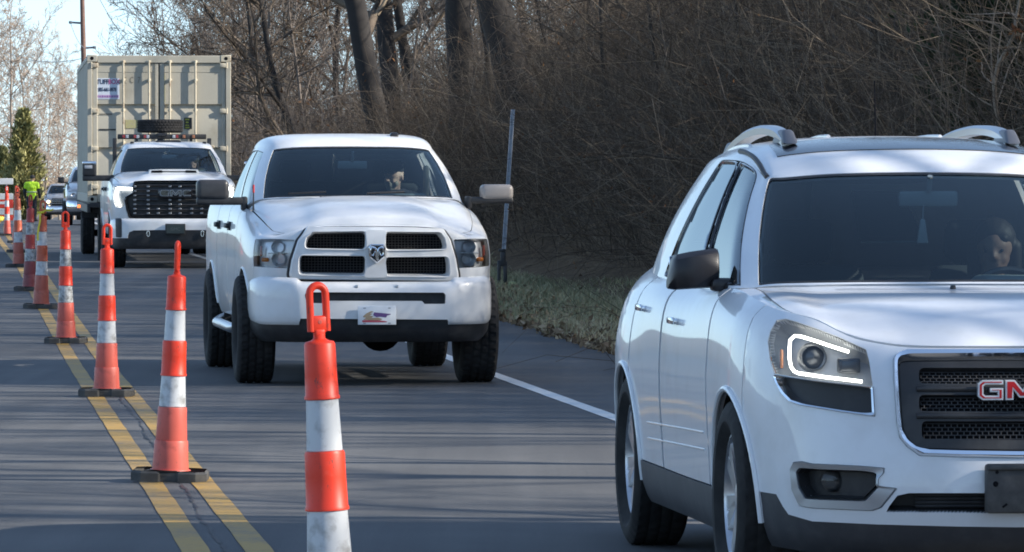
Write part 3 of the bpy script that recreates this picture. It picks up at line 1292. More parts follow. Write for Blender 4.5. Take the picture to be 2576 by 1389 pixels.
def blades(name, label, cat, t, L, mt, seed, h0, h1, w, tint0):
    rng = np.random.default_rng(seed)
    n = len(t)
    x, y = road_pt(t, L)
    P = np.stack([x, y, zground(t, L) - .01], -1)
    h = rng.uniform(h0, h1, (n, 1))
    a = rng.uniform(0, 6.28, n)
    b = np.stack([np.cos(a), np.sin(a), np.zeros(n)], -1) * w * rng.uniform(.6, 1.3, (n, 1))
    lean = rng.normal(0, .45, (n, 3))
    lean[:, 2] = 0
    mid = P + [0, 0, 1] * h * .6 + lean * h * .3
    tip = P + [0, 0, 1] * h * .9 + lean * h
    V = np.stack([P - b, P + b, mid + b * .6, tip, mid - b * .6], 1).reshape(-1, 3)
    i = np.arange(n) * 5
    F = np.concatenate([np.stack([i, i + 1, i + 2, i + 4], -1), np.stack([i + 4, i + 2, i + 3, i + 3], -1)])
    me_faces = F.tolist()
    me = bpy.data.meshes.new(name)
    me.from_pydata(V.tolist(), [], [f if f[2] != f[3] else f[:3] for f in me_faces])
    at = me.attributes.new('tint', 'FLOAT', 'POINT')
    at.data.foreach_set('value', np.repeat(np.clip(tint0 + rng.normal(0, .16, n), 0, 1), 5).astype(np.float32))
    me.materials.append(mt)
    o = bpy.data.objects.new(name, me)
    SC.collection.objects.link(o)
    return stuff(o, label, cat)


n = 60000
L = 38 + rng.random(n) ** 1.2 * 70
t = 6.15 + .1 * rng.random(n) + rng.random(n) * (1.5 + 1.0 * np.clip((95 - L) / 15, 0, 1) + .3 * np.sin(L * .3))
patch = .5 + .5 * np.sin(L * .35 + 1.0) * np.sin(t * 2.1) + rng.normal(0, .15, n)
blades('verge_grass', 'short green and tan grass on the verge beside the shoulder', 'grass', t, L, m_grass, 9, .05, .20, .007, np.clip(.54 + .34 * np.clip((60 - L) / 8, 0, 1) + .16 * patch, 0, 1))
n = 6500
L = 36 + rng.random(n) ** 1.6 * 60
t = 6.1 + np.abs(rng.normal(0, .8, n))
x, y = road_pt(t, L)
V, F, T = leaf_clump(rng, np.stack([x, y, np.maximum(zground(t, L), zroad(L) * 0 + zground(t, L)) + .03], -1), 2, .05, .03)
V[:, 2] = np.maximum(V[:, 2], .004)
m_litter = wood_mat('leaf litter', (.14, .095, .06), (.26, .18, .11), (.46, .35, .23))
stuff(big_mesh('fallen_leaves', V, F, m_litter, None, T, smooth=False), 'brown fallen leaves drifted along the pavement edge', 'leaves')

# ================================================================== vehicles: common pieces
m_paint = dirty('white clearcoat paint', (.78, .79, .80), (.68, .68, .66), .36, (.48, .78), 2.2, coat=.6)
m_paint2 = dirty('pearl white clearcoat paint', (.76, .775, .80), (.62, .62, .62), .34, (.48, .8), 2.6, coat=.65)
m_black = dirty('black plastic trim', (.022, .023, .026), (.05, .05, .052), .5, (.45, .8), 9)
m_clad = dirty('dark grey lower cladding', (.045, .046, .052), (.085, .085, .088), .55, (.45, .8), 7)
m_gloss_black = mat('gloss black trim', (.012, .013, .016), .18, coat=.6)
m_tyre = dirty('tyre rubber', (.018, .018, .019), (.045, .043, .042), .82, (.4, .75), 7, spec=.3)
m_dark = mat('underbody shadow black', (.010, .010, .012), .9, spec=.1)
m_chrome = mat('chrome', (.82, .84, .87), .10, 1.0)
m_satin = mat('satin silver', (.60, .62, .65), .32, 1.0)
m_alloy = dirty('alloy wheel', (.62, .63, .66), (.45, .45, .46), .30, (.5, .8), 12, metal=.85)
m_windscreen = glass_mat('tinted windscreen', (.80, .94, .95), ior=1.62)
m_doorglass = glass_mat('front door glass', (.66, .74, .76), ior=2.5)
m_privacy = glass_mat('dark side glass', (.16, .19, .21), ior=5.0)
m_lens = glass_mat('clear lamp lens', (.93, .95, .97), .02)
m_amber = mat('amber lens', (.85, .25, .03), .15, coat=.8)
m_red = mat('red lens', (.30, .025, .025), .15, coat=.8)
m_led = mat('lit lamp strip', (1, 1, 1), .4, emit=(1.0, .98, .86), emit_s=3.2)
m_seat = mat('dark seat cloth', (.06, .07, .075), .85)
m_seat_tan = mat('grey seat cloth', (.10, .10, .10), .85)
m_dash = mat('dashboard', (.20, .22, .215), .7)
m_liner = mat('headliner', (.12, .125, .125), .9)
m_bracket = dirty('weathered black plate bracket', (.05, .048, .048), (.10, .095, .09), .6, (.4, .75), 16)
m_lampbowl = mat('lamp reflector', (.62, .64, .67), .38, .6)
m_housing = mat('lamp housing', (.33, .345, .37), .45)


def sym(half):
    """Full control rows from a half (centre first, x >= 0)."""
    half = np.asarray(half, float)
    m = half[1:][::-1].copy()
    m[..., 0] *= -1
    return np.concatenate([m, half])


def wrap_surf(st, fr, off_front, off_side, sub=14, off_rear=None, y_rear=3.2):
    """Belt surface round a body. st rows: x, y, plan angle, z bottom, z top; fr: level fractions."""
    rows = []
    for (x, y, th, zb, zt) in st:
        a = R(th)
        w = min(1.0, max(0.0, math.sin(min(a, math.pi / 2)) ** 1.5))
        row = []
        for k, f in enumerate(fr):
            sd = off_side[k] if off_rear is None else off_side[k] + (off_rear[k] - off_side[k]) * min(1, max(0, (y - y_rear) / 1.2))
            o = off_front[k] * (1 - w) + sd * w
            row.append((x - o * math.sin(a) if x > 0 else 0, y + o * math.cos(a), zb + (zt - zb) * f))
        rows.append(row)
    s = Surf(sym(rows), sub)
    s.c = len(st) - 1
    return s


def cap_surf(front, back, side, bulge=(0, .0), n=9, m=7, shape=None):
    """Coons patch: front and back curves (left to right), side(s) right edge from front to back (mirrored left)."""
    g = np.zeros((n, m, 3))
    q = np.linspace(-1, 1, n)
    s = np.linspace(0, 1, m)
    Fc, Bc = np.array([front(a) for a in q]), np.array([back(a) for a in q])
    Sd = np.array([side(b) for b in s])
    Sl = Sd * [-1, 1, 1]
    for i in range(n):
        for j in range(m):
            a, b = (q[i] + 1) / 2, s[j]
            p = (1 - b) * Fc[i] + b * Bc[i] + (1 - a) * Sl[j] + a * Sd[j] - ((1 - a) * (1 - b) * Sl[0] + a * (1 - b) * Sd[0] + (1 - a) * b * Sl[-1] + a * b * Sd[-1])
            z = shape(q[i], b) if shape else bulge[1] * (1 - q[i] ** 2) * math.sin(math.pi * b) ** .8
            g[i, j] = p + [0, 0, z]
    return Surf(g, 10)


def uvrect(u0, u1, v0, v1, r=0.0, n=14):
    p = []
    for k in range(n):
        p.append((u0 + (u1 - u0) * k / n, v0))
    for k in range(n):
        p.append((u1, v0 + (v1 - v0) * k / n))
    for k in range(n):
        p.append((u1 - (u1 - u0) * k / n, v1))
    for k in range(n):
        p.append((u0, v1 - (v1 - v0) * k / n))
    return np.array(p)


def flip_u(uv, c):
    uv = np.asarray(uv, float).copy()
    uv[:, 0] = 2 * c - uv[:, 0]
    return uv[::-1]


def ring_on(mb, sf, outer, inner, prof, flip=1, mi=0):
    """Raised frame between two outlines with the same point count; prof: (fraction across, height) pairs."""
    outer, inner = np.asarray(outer, float), np.asarray(inner, float)
    n = len(outer)
    rows = []
    for f, h in prof:
        uv = outer * (1 - f) + inner * f
        rows.append(sf.at(uv) + sf.nrm(uv) * flip * h)
    V = np.concatenate(rows)
    F = []
    for k in range(len(prof) - 1):
        for i in range(n):
            j = (i + 1) % n
            F.append((k * n + i, k * n + j, (k + 1) * n + j, (k + 1) * n + i))
    mb.add(V, F, mi)


def resample(out, n):
    """Closed outline resampled to n points by length."""
    out = np.asarray(out, float)
    p = np.vstack([out, out[:1]])
    s = np.concatenate([[0], np.cumsum(np.linalg.norm(np.diff(p, axis=0), axis=1))])
    t = np.linspace(0, s[-1], n, endpoint=False)
    return np.stack([np.interp(t, s, p[:, 0]), np.interp(t, s, p[:, 1])], -1)


def tyre_mesh(Rr, w, rim, n=160, lug=.011, block=4):
    mb = MB()
    h = w / 2
    prof = [(rim - .01, -h * .62), (rim + .012, -h * .80), (rim + (Rr - rim) * .35, -h * .98), (rim + (Rr - rim) * .62, -h), (Rr - .030, -h * .95), (Rr - .010, -h * .86)]
    xs = np.linspace(-.80, .80, 17) * h
    tread = [(Rr - .004 * (abs(x) / h) ** 3, x) for x in xs]
    prof = prof + tread + [(r, -x) for r, x in prof[::-1]]
    K = len(prof)
    rm = np.ones((K, n))
    a = np.arange(n)
    for k in range(len(tread)):
        kk = 6 + k
        groove = k in (4, 8, 12)
        ph = (a + (k // 4) * (block // 2)) % block == 0
        rm[kk] = 1 - (lug / Rr) * (1.0 if groove else np.where(ph, .9, 0.0))
    sh = ((a // 2) % 2 == 0)
    for kk in (4, 5, K - 5, K - 6):
        rm[kk] = 1 - (lug * .6 / Rr) * sh
    mb.lathe(prof, n, 'x', rmod=rm)
    return mb


m_barrel = mat('brake dust grey', (.05, .05, .052), .6, .3)


def wheel(parent, x, y, Rr, w, rim, side, mtl, spokes=6, steer=0.0, lug=.011, style='alloy'):
    """Wheel part (rim, spokes, hub) with the tyre as its sub-part; side -1 left, +1 right of the body."""
    mb = MB()
    h = w / 2 * .62
    mb.lathe([(rim - .012, -h * 1.15), (rim, -h), (rim - .025, -h * .6), (rim - .03, h * .2), (rim - .03, h * .5)], 56, 'x', mi=1)
    mb.lathe([(.001, -h * .1), (rim - .03, -h * .1)], 56, 'x', mi=1)
    mb.lathe([(rim - .03, h * .5), (rim - .022, h * .75), (rim, h), (rim + .006, h * 1.12), (rim - .012, h * 1.16), (rim - .03, h * .8), (rim - .05, h * .3)], 56, 'x')
    face = h * .85
    if style == 'alloy':
        for k in range(spokes):
            a = 2 * math.pi * k / spokes + .3
            for da in (-.17, .17):
                d0 = np.array([0, math.cos(a + da * .6), math.sin(a + da * .6)])
                d1 = np.array([0, math.cos(a + da), math.sin(a + da)])
                tn = np.array([0, -math.sin(a), math.cos(a)])
                P0, P1 = d0 * .05, d1 * (rim - .015)
                vs = []
                for P, f, wd in ((P0, h * .98, .020), (P1, h * 1.07, .030)):
                    for sx, st in ((f, -wd), (f, wd), (f - .03, wd), (f - .03, -wd)):
                        vs.append(P + tn * st + [sx, 0, 0])
                mb.add(vs, [(0, 1, 5, 4), (1, 2, 6, 5), (2, 3, 7, 6), (3, 0, 4, 7), (4, 5, 6, 7)])
        mb.lathe([(.001, h * 1.03), (.035, h * 1.03), (.06, h * .98), (.075, h * .7), (.08, h * .2)], 28, 'x')
        mb.lathe([(.14, -.0), (.165, -.0), (.165, -.02), (.14, -.02)], 28, 'x')
    else:
        mb.lathe([(.001, face * .5), (.06, face * .5), (.07, face * .1), (.12, face * .05), (.15, -face * .15), (rim - .06, -face * .1), (rim - .03, 0)], 40, 'x')
        for k in range(8):
            a = 2 * math.pi * k / 8
            mb.lathe([(.001, .02), (.012, .02), (.014, 0)], 8, 'x', c=(face * .05, .1 * math.cos(a), .1 * math.sin(a)))
    o = mb.build('wheel', [mtl, m_barrel], parent, 35)
    t = tyre_mesh(Rr, w, rim, lug=lug).build('tyre', m_tyre, o, 30)
    o.location = (x, y, Rr)
    o.rotation_euler = (0, 0, (math.pi if side < 0 else 0) + steer)
    return o


def seat(mb, x, y, z, w=.5, mi=0):
    mb.rbox((x, y, z + .08), (w, .52, .16), .05, 3, mi)
    c, s = math.cos(R(-18)), math.sin(R(-18))
    rot = [[1, 0, 0], [0, c, -s], [0, s, c]]
    rot = [[1, 0, 0], [0, c, s], [0, -s, c]]
    mb.rbox((x, y + .34, z + .44), (w * .95, .14, .66), .06, 3, mi, rot=rot)
    mb.rbox((x, y + .46, z + .86), (.27, .10, .19), .045, 3, mi, rot=rot)
    for q in (-.06, .06):
        mb.tube([(x + q, y + .43, z + .68), (x + q, y + .455, z + .82)], .007, 6, mi)


def steering(parent, x, y, z):
    mb = MB()
    a = np.linspace(0, 2 * math.pi, 37)
    c, s = math.cos(R(25)), math.sin(R(25))
    P = np.stack([x + .185 * np.cos(a), y + .185 * np.sin(a) * s, z + .185 * np.sin(a) * c], -1)
    mb.tube(P, .015, 8, cap=False)
    for q in (0, math.pi, -math.pi / 2):
        mb.tube([(x, y + .02, z), (x + .18 * math.cos(q), y + .18 * math.sin(q) * s, z + .18 * math.sin(q) * c)], .012, 6)
    mb.rbox((x, y - .01, z), (.12, .05, .10), .02, 2)
    mb.tube([(x, y, z), (x, y - .3, z - .12)], .03, 8)
    return mb.build('steering_wheel', m_black, parent)


def body_matrix(root):
    return Matrix.Translation(root.location) @ Matrix.Rotation(root.rotation_euler[2], 4, 'Z')


def zpx(x0, y0, k):
    """Zoom coordinates to the 2575 px picture: (x0, y0) full-size crop corner, k zoom factor."""
    return lambda pts: np.array([((x0 + a / k) * .85152, (y0 + b / k) * .85152) for a, b in pts])


def text_mesh(mb, s, size, fn, mi=0, depth=.003, spacing=1.0, offs=0.0, font_shear=0.0):
    """Lettering from Blender's font as mesh, laid by fn(x, z) -> 3D matrix-free mapping of (x, y_out, z)."""
    cu = bpy.data.curves.new('t', 'FONT')
    cu.body = s
    cu.size = size
    cu.extrude = depth
    cu.offset = offs
    cu.align_x = 'CENTER'
    cu.align_y = 'CENTER'
    cu.space_character = spacing
    cu.shear = font_shear
    cu.resolution_u = 3
    o = bpy.data.objects.new('t', cu)
    SC.collection.objects.link(o)
    dg = bpy.context.evaluated_depsgraph_get()
    me = bpy.data.meshes.new_from_object(o.evaluated_get(dg))
    v = np.array([p.co[:] for p in me.vertices])
    f = [list(p.vertices) for p in me.polygons]
    bpy.data.objects.remove(o)
    bpy.data.curves.remove(cu)
    bpy.data.meshes.remove(me)
    if len(v):
        mb.add(fn(v), f, mi)
    return v


# ================================================================== the white SUV in front
suv = thing('suv', 'white pearl SUV with lit daytime lamps and raised silver roof rails', 'SUV', (1.93, 20.35, 0), R(6.3))
SM = body_matrix(suv)
FR = [0, .10, .34, .60, .82, .94, 1.0]
st = [(0, 0, 0, .20, 1.0), (.36, .015, 8, .20, 1.002), (.62, .09, 20, .20, 1.03), (.83, .27, 42, .21, 1.112), (.95, .56, 70, .22, 1.145), (.985, .95, 85, .22, 1.18),
      (.985, 1.45, 90, .22, 1.205), (.985, 2.3, 90, .22, 1.185), (.99, 3.2, 90, .22, 1.20), (1.0, 4.0, 90, .22, 1.215), (.955, 4.6, 98, .25, 1.23), (.84, 4.98, 140, .28, 1.24), (.45, 5.1, 170, .28, 1.24), (0, 5.12, 180, .28, 1.24)]
W = wrap_surf(st, FR, [.14, .05, .0, .03, .07, .115, .16], [.075, .03, .012, .0, .012, .042, .105], off_rear=[.08, .035, .012, .0, .035, .10, .175])
C = W.c
NV = 6


def E(u):
    return W.at([[C + u, NV]])[0]


def Ey(y):
    s = np.linspace(4, 13, 600)
    P = W.at(np.stack([C + s, np.full(600, NV)], -1))
    return P[np.argmin(np.abs(P[:, 1] - y) + (P[:, 0] < .5) * 10)]


# greenhouse
gb = [np.array(p) for p in [(0, 1.17, 1.228), (.42, 1.22, 1.226), (.725, 1.375, 1.218), (.81, 1.47, 1.206)]]
gt = [np.array(p) for p in [(0, 2.00, 1.683), (.36, 2.025, 1.677), (.590, 2.11, 1.660), (.640, 2.20, 1.660), (.645, 2.45, 1.71), (.648, 2.80, 1.74), (.642, 3.25, 1.745), (.61, 3.95, 1.725), (.54, 4.50, 1.685), (.45, 4.72, 1.655), (.25, 4.80, 1.65), (0, 4.82, 1.65)]]
gb += [Ey(1.62), Ey(2.35), Ey(3.05), Ey(3.85), Ey(4.6), E(11.2), E(12.1), E(13)]
rows = []
for k, (b, t) in enumerate(zip(gb, gt)):
    n = np.array([0, -1, .8]) if k < 2 else np.array([.8, -.6, .5]) if k == 2 else np.array([1, 0, .35]) if k < 9 else np.array([0, 1, .3])
    n = n / np.linalg.norm(n)
    bl = .022 if k != 2 and k != 3 else .02
    rows.append([b, b + (t - b) * .33 + n * bl, b + (t - b) * .68 + n * bl, t])
G = Surf(sym(rows), 14)
GC = len(gb) - 1
TOPV = 3


def Gt(u):
    return G.at([[GC + u, TOPV]])[0]


# hood cap and roof cap
HU = 3.5


def h_front(q):
    return E(q * HU) if True else None


def h_front(q):
    s = W.at([[C + q * HU, NV]])[0]
    return s


def h_back(q):
    a = abs(q)
    P = np.array([gb[0], gb[1], gb[2], gb[3], E(6.05)]) + [0, -.012, -.006]
    xs = P[:, 0] / P[-1, 0]
    p = np.array([np.interp(a, xs, P[:, k]) for k in range(3)])
    p[0] *= 1 if q >= 0 else -1
    return p


H = cap_surf(h_front, h_back, lambda s: E(HU + (6.05 - HU) * s), n=13, m=9,
             shape=lambda q, b: .050 * (1 - abs(q) ** 2.6) * math.sin(math.pi * min(1, b * 1.15 + .02)) ** .7 - .022 * max(0, 1 - abs(abs(q) - .62) / .16) * b * (1 - b) * 2)


def r_front(q):
    p = Gt(abs(q) * 3.15)
    return p * [1 if q >= 0 else -1, 1, 1]


def r_back(q):
    p = Gt(11 - abs(q) * 2.6)
    return p * [1 if q >= 0 else -1, 1, 1]


RF = cap_surf(r_front, r_back, lambda s: Gt(3.15 + (8.4 - 3.15) * s), n=11, m=9,
              shape=lambda q, b: (.050 * (1 - abs(q) ** 3.5) ** .8 + .040 * (1 - q * q)) * (math.sin(math.pi * b) ** .55 if 0 < b < 1 else 0))


def arch(y0, z0, r, s, n=40):
    """Wheel arch circle on side s of the wrap."""
    a = np.linspace(0, 2 * math.pi, n, endpoint=False)
    p = np.stack([y0 + r * np.cos(a), np.maximum(z0 + r * np.sin(a), .1)], -1)
    ur = (C + 2.5, C + 12) if s > 0 else (C - 12, C - 2.5)
    lo = W.inv(np.stack([p[:, 0], np.maximum(p[:, 1], .225)], -1), (1, 2), ur)
    lo[:, 1] = np.where(p[:, 1] < .235, -.4, lo[:, 1])
    return lo


Z4 = zpx(2240, 920, 4.084)
Z5 = zpx(1800, 960, 2.0694)
Z6 = zpx(2400, 960, 2.0705)


def onW(pts, ml=None, r=0):
    p = rpoly(pts, r, maxlen=ml or 8)
    return W.inv_px(p, SM, (C - 4.6, C + 1.2), (0, NV))


hl = onW(Z4([(215, 105), (330, 88), (440, 118), (700, 205), (1000, 320), (1300, 458), (1340, 620), (1380, 905), (1000, 868), (600, 822), (330, 772), (190, 752), (140, 600), (110, 370), (140, 240)]), r=4)
fr_o = onW(Z4([(185, 762), (600, 826), (1000, 873), (1388, 912), (1412, 1272), (1000, 1217), (500, 1132), (370, 1085), (280, 990), (215, 860)]), r=2)
fr_i = onW(Z4([(232, 800), (600, 846), (1000, 892), (1340, 935), (1352, 1222), (1000, 1176), (600, 1112), (430, 1060), (330, 960), (270, 880)]), r=2)
gl = Z6([(1292, 150), (900, 152), (560, 152), (505, 185), (491, 215), (494, 320), (514, 600), (532, 690), (575, 745), (655, 802), (900, 812), (1292, 818)])
gi = Z6([(1292, 198), (900, 200), (600, 203), (543, 212), (530, 235), (534, 340), (548, 560), (560, 650), (605, 712), (665, 748), (900, 754), (1292, 760)])


def half_px(pts):
    """Outline given for its left half, closed by its mirror image."""
    seg = []
    for a, b in zip(pts[:-1], pts[1:]):
        m = max(1, int(np.linalg.norm(b - a) / 9))
        seg += [a + (b - a) * k / m for k in range(m)]
    seg.append(pts[-1])
    uv = W.inv_px(np.array(seg), SM, (C - 3.4, C + .6), (0, NV))
    uv = uv[uv[:, 0] < C - .02]
    return np.concatenate([uv, flip_u(uv, C)])


g_out, g_in = half_px(gl), half_px(gi)
fog_o = onW(Z5([(1105, 880), (1125, 838), (1180, 834)])[[0, 1, 2]].tolist() + Z6([(0, 848), (300, 862), (443, 875), (440, 905), (405, 940), (405, 985), (522, 1000), (425, 1120), (370, 1140), (0, 1125)]).tolist() + Z5([(1160, 1108), (1115, 1010)]).tolist(), r=3)
fog_i = onW(Z5([(1150, 905), (1172, 880)]).tolist() + Z6([(0, 890), (300, 900), (380, 912), (386, 945), (384, 985), (304, 1066), (0, 1056)]).tolist() + Z5([(1205, 1055), (1165, 990)]).tolist(), r=3)
intake = half_px(Z6([(1292, 1030), (900, 1030), (590, 1030), (520, 1045), (470, 1110), (452, 1146), (900, 1150), (1292, 1156)]))
A_f = {s: arch(.95, .385, .435, s) for s in (-1, 1)}
A_r = {s: arch(3.98, .385, .435, s) for s in (-1, 1)}

# lower cladding border: left half, in picture points
cl = Z5([(760, 1005), (845, 1008), (1020, 1036), (1060, 1110), (1095, 1160), (1180, 1185)]).tolist() + Z6([(0, 1203), (400, 1222), (900, 1235), (1292, 1240)]).tolist()
cl = np.array(cl)
seg = []
for a, b in zip(cl[:-1], cl[1:]):
    m = max(1, int(np.linalg.norm(b - a) / 9))
    seg += [a + (b - a) * k / m for k in range(m)]
clu = W.inv_px(np.array(seg), SM, (C - 4.6, C + .6), (0, NV))
clu = clu[clu[:, 0] < C - .02]
cl_full = np.concatenate([clu, flip_u(clu, C)])
u_end = 4.32


def near_arch_end(uv):
    return uv


mb = MB()
top = np.stack([np.linspace(C + u_end, C - u_end, 60), np.full(60, NV - .02)], -1)
e0, e1 = cl_full[0], cl_full[-1]
fascia = np.concatenate([[(C - u_end, e0[1])], cl_full, [(C + u_end, e1[1])], np.stack([np.full(9, C + u_end), np.linspace(e1[1] + .3, NV - .4, 9)], -1), top, np.stack([np.full(9, C - u_end), np.linspace(NV - .4, e0[1] + .3, 9)], -1)])
holes = [hl, flip_u(hl, C), fr_o, flip_u(fr_o, C), g_out, fog_o, flip_u(fog_o, C), intake, A_f[-1], A_f[1]]
panel(mb, W, fascia, holes, step=.05, th=.03)
# silver-white lip of the intake stands out a little
mb.build('front_bumper', m_paint2, suv, 50)

mb = MB()
clad = np.concatenate([cl_full, [(C + u_end, e1[1])], np.stack([np.linspace(C + u_end, C - u_end, 60), np.full(60, .02)], -1), [(C - u_end, e0[1])]])
panel(mb, W, clad, [A_f[-1], A_f[1]], off=-.004, step=.06, th=.03)
mb.build('lower_valance', m_clad, suv, 50)

# intake and fog pockets set back behind the bumper skin
mb = MB()
for out, d in ((intake, -.09), (fog_i, -.06), (flip_u(fog_i, C), -.06)):
    panel(mb, W, out, off=d, th=-(-d - .002) if False else .01, step=.05)
    p, n = W.at(out), W.nrm(out)
    k = len(out)
    mb.add(np.concatenate([p - n * .002, p + n * d]), [(i, (i + 1) % k, k + (i + 1) % k, k + i) for i in range(k)])
zz = W.at(intake)
for zq in np.linspace(zz[:, 2].min() + .018, zz[:, 2].max() - .012, 4):
    xs = np.linspace(-.40, .40, 21)
    uv = W.inv(np.stack([xs, np.full(21, zq)], -1), (0, 2), (C - 2.5, C + 2.5), (0, 4))
    mb.tube(W.at(uv) - W.nrm(uv) * .045, .006, 6)
mb.build('air_intake', m_black, suv, 50)
for s in (-1, 1):
    fo, fi = (fog_o, fog_i) if s < 0 else (flip_u(fog_o, C), flip_u(fog_i, C))
    a, b = match_ring(fo, fi, 120)
    mb = MB()
    ring_on(mb, W, a, b, [(0, -.004), (.1, .006), (.8, .002), (1, -.03)])
    mb.build('fog_lamp_surround', mat('dull satin trim', (.38, .40, .43), .35, .8), suv, 50)
    mb = MB()
    cc = W.at([fi.mean(0)])[0]
    mb.lathe([(.001, -.01), (.03, -.008), (.042, 0), (.046, .03)], 24, 'y', c=cc + [0.0, .055, .005])
    mb.build('fog_lamp', m_lens, suv)

# grille: chrome frame, dark field, three mesh slots
a, b = resample(g_out, 160), resample(g_in, 160)
k = np.argmin(((b - a[0]) ** 2).sum(1))
b = np.roll(b, -k, 0)
mb = MB()
ring_on(mb, W, a, b, [(0, -.012), (.05, .004), (.3, .016), (.7, .012), (1, -.03)])
grille = mb.build('grille', m_chrome, suv, 50)
mb = MB()
zg = [Z6([(y_[0], y_[1])])[0] for y_ in ((0, 245), (0, 345), (0, 420), (0, 520), (0, 585), (0, 692))]
slots = []
for (x0, y0, y1) in ((655, 246, 346), (655, 420, 522), (672, 584, 694)):
    p = Z6([(1292, y0), (900, y0), (x0, y0), (x0, y1), (900, y1 + 3), (1292, y1 + 5)])
    q = rpoly(p, [0, 0, 14, 14, 0, 0], maxlen=8)
    uv = W.inv_px(q, SM, (C - 3, C + .6), (0, NV))
    uv = uv[uv[:, 0] < C - .02]
    k = np.argmax(uv[:, 0] * 0 + np.r_[np.linalg.norm(np.diff(np.vstack([uv, uv[:1]]), axis=0), axis=1)])
    uv = np.roll(uv, -(k + 1), 0)
    slots.append(np.concatenate([uv, flip_u(uv, C)]))
panel(mb, W, g_in, slots, off=-.022, th=.03, step=.05)
# slightly raised rolls between the slots
for zy in (382, 552):
    p = W.inv_px(Z6([(640 + 18 * t_, zy) for t_ in range(36)]), SM, (C - 3, C + .6), (0, NV))
    p = p[p[:, 0] < C]
    p = np.concatenate([p, flip_u(p, C)])
    mb.tube(W.at(p) - W.nrm(p) * .022, .012, 8)
mb.build('grille_bars', m_black, grille, 50)
mb = MB()
panel(mb, W, g_in, off=-.065, th=.0, step=.06, rim=False)
mb.build('grille_backing', m_dark, grille)
mb = MB()
m_mesh = mat('grille mesh', (.05, .052, .058), .4)
for sl in slots:
    P = W.at(sl)
    z0, z1 = P[:, 2].min(), P[:, 2].max()
    x1 = np.abs(P[:, 0]).max() - .01
    zs = np.linspace(z0 + .006, z1 - .006, 5)
    for q, zq in enumerate(zs):
        xs = np.linspace(-x1, x1, 40)
        uv = W.inv(np.stack([xs, np.full(40, zq)], -1), (0, 2), (C - 2.5, C + 2.5), (1, NV))
        mb.tube(W.at(uv) - W.nrm(uv) * .05, .0025, 4)
    for q in range(4):
        xs = np.arange(-x1 + .012 * (q % 2), x1, .024)
        a_ = W.inv(np.stack([xs, np.full(len(xs), zs[q])], -1), (0, 2), (C - 2.5, C + 2.5), (1, NV))
        b_ = W.inv(np.stack([xs, np.full(len(xs), zs[q + 1])], -1), (0, 2), (C - 2.5, C + 2.5), (1, NV))
        PA, PB = W.at(a_) - W.nrm(a_) * .05, W.at(b_) - W.nrm(b_) * .05
        V_, F_ = tubes_arrays(np.stack([PA, PB], 1), np.full((len(xs), 2), .0025), 4)
        mb.add(V_, F_)
mb.build('grille_mesh', m_mesh, grille, 0)

# badge lettering: squared G M C in red with a chrome edge
LET = {
    'G': [(1, 1), (1, .78), (.30, .78), (.22, .70), (.22, .30), (.30, .22), (.78, .22), (.78, .40), (.48, .40), (.48, .60), (1, .60), (1, 0), (.18, 0), (0, .18), (0, .82), (.18, 1)],
    'M': [(0, 0), (0, 1), (.27, 1), (.5, .50), (.73, 1), (1, 1), (1, 0), (.77, 0), (.77, .52), (.60, .12), (.40, .12), (.23, .52), (.23, 0)],
    'C': [(1, 1), (1, .78), (.30, .78), (.22, .70), (.22, .30), (.30, .22), (1, .22), (1, 0), (.18, 0), (0, .18), (0, .82), (.18, 1)],
}


def badge(parent, sf, c, xc, zc, w, h, gap, lw, m_edge, m_fill, edge, lift, name='badge'):
    mb, mf = MB(), MB()
    x = xc - w / 2
    for ch, ww in zip('GMC', lw):
        o = np.array(LET[ch]) * [ww, h] + [x, zc - h / 2]
        fill = inset(o, edge)
        uvc = sf.inv(np.array([[x + ww / 2, zc]]), (0, 2), (c - 2.5, c + 2.5), (0, sf.nj - 1))
        p = sf.at(uvc)[0]
        M = np.eye(4)
        M[1, 3] = p[1] - lift
        mb.prism(o, .02, M, bev=0)
        M2 = M.copy()
        M2[1, 3] -= .003
        mf.prism(fill, .01, M2)
        x += ww + gap
    b = mb.build(name, m_edge, parent, 30)
    mf.build('badge_fill', m_fill, b if parent.parent is None else parent, 0)
    return b


m_badge_red = mat('badge red', (.42, .012, .02), .25, coat=.8)
badge(grille, W, C, 0.012, .845, .335, .076, .008, (.098, .135, .092), mat('badge edge', (.80, .82, .86), .3, .6), m_badge_red, .0065, .018)

# plate bracket (no plate): dark panel with screw holes
mb = MB()
p = Z6([(1046, 848), (1290, 1148)])
uv = W.inv_px(p, SM, (C - 1.5, C + .5), (0, NV))
P = W.at(uv)
zt, zb = P[0, 2], P[1, 2]
xl = P[0, 0]
mb.rbox((0, -.025, (zt + zb) / 2), (2 * abs(xl), .05, zt - zb), .012, 2)
mb.rbox((0, -.055, zt - .012), (2 * abs(xl) - .01, .02, .02), .006, 2)
o = mb.build('plate_bracket', m_bracket, suv)
mb = MB()
for sx in (-1, 1):
    mb.lathe([(.001, 0), (.009, 0), (.011, .004)], 12, 'y', c=(sx * (abs(xl) - .035), -.0535, zt - .075))
    mb.lathe([(.001, 0), (.006, 0), (.007, .004)], 10, 'y', c=(sx * (abs(xl) - .04), -.0535, zt - .030))
    mb.rbox((sx * (abs(xl) - .07), -.0515, zb + .03), (.022, .004, .008), .0015, 1, rot=[[.8, 0, -.6], [0, 1, 0], [.6, 0, .8]])
mb.build('screw_hole', m_dark, o)

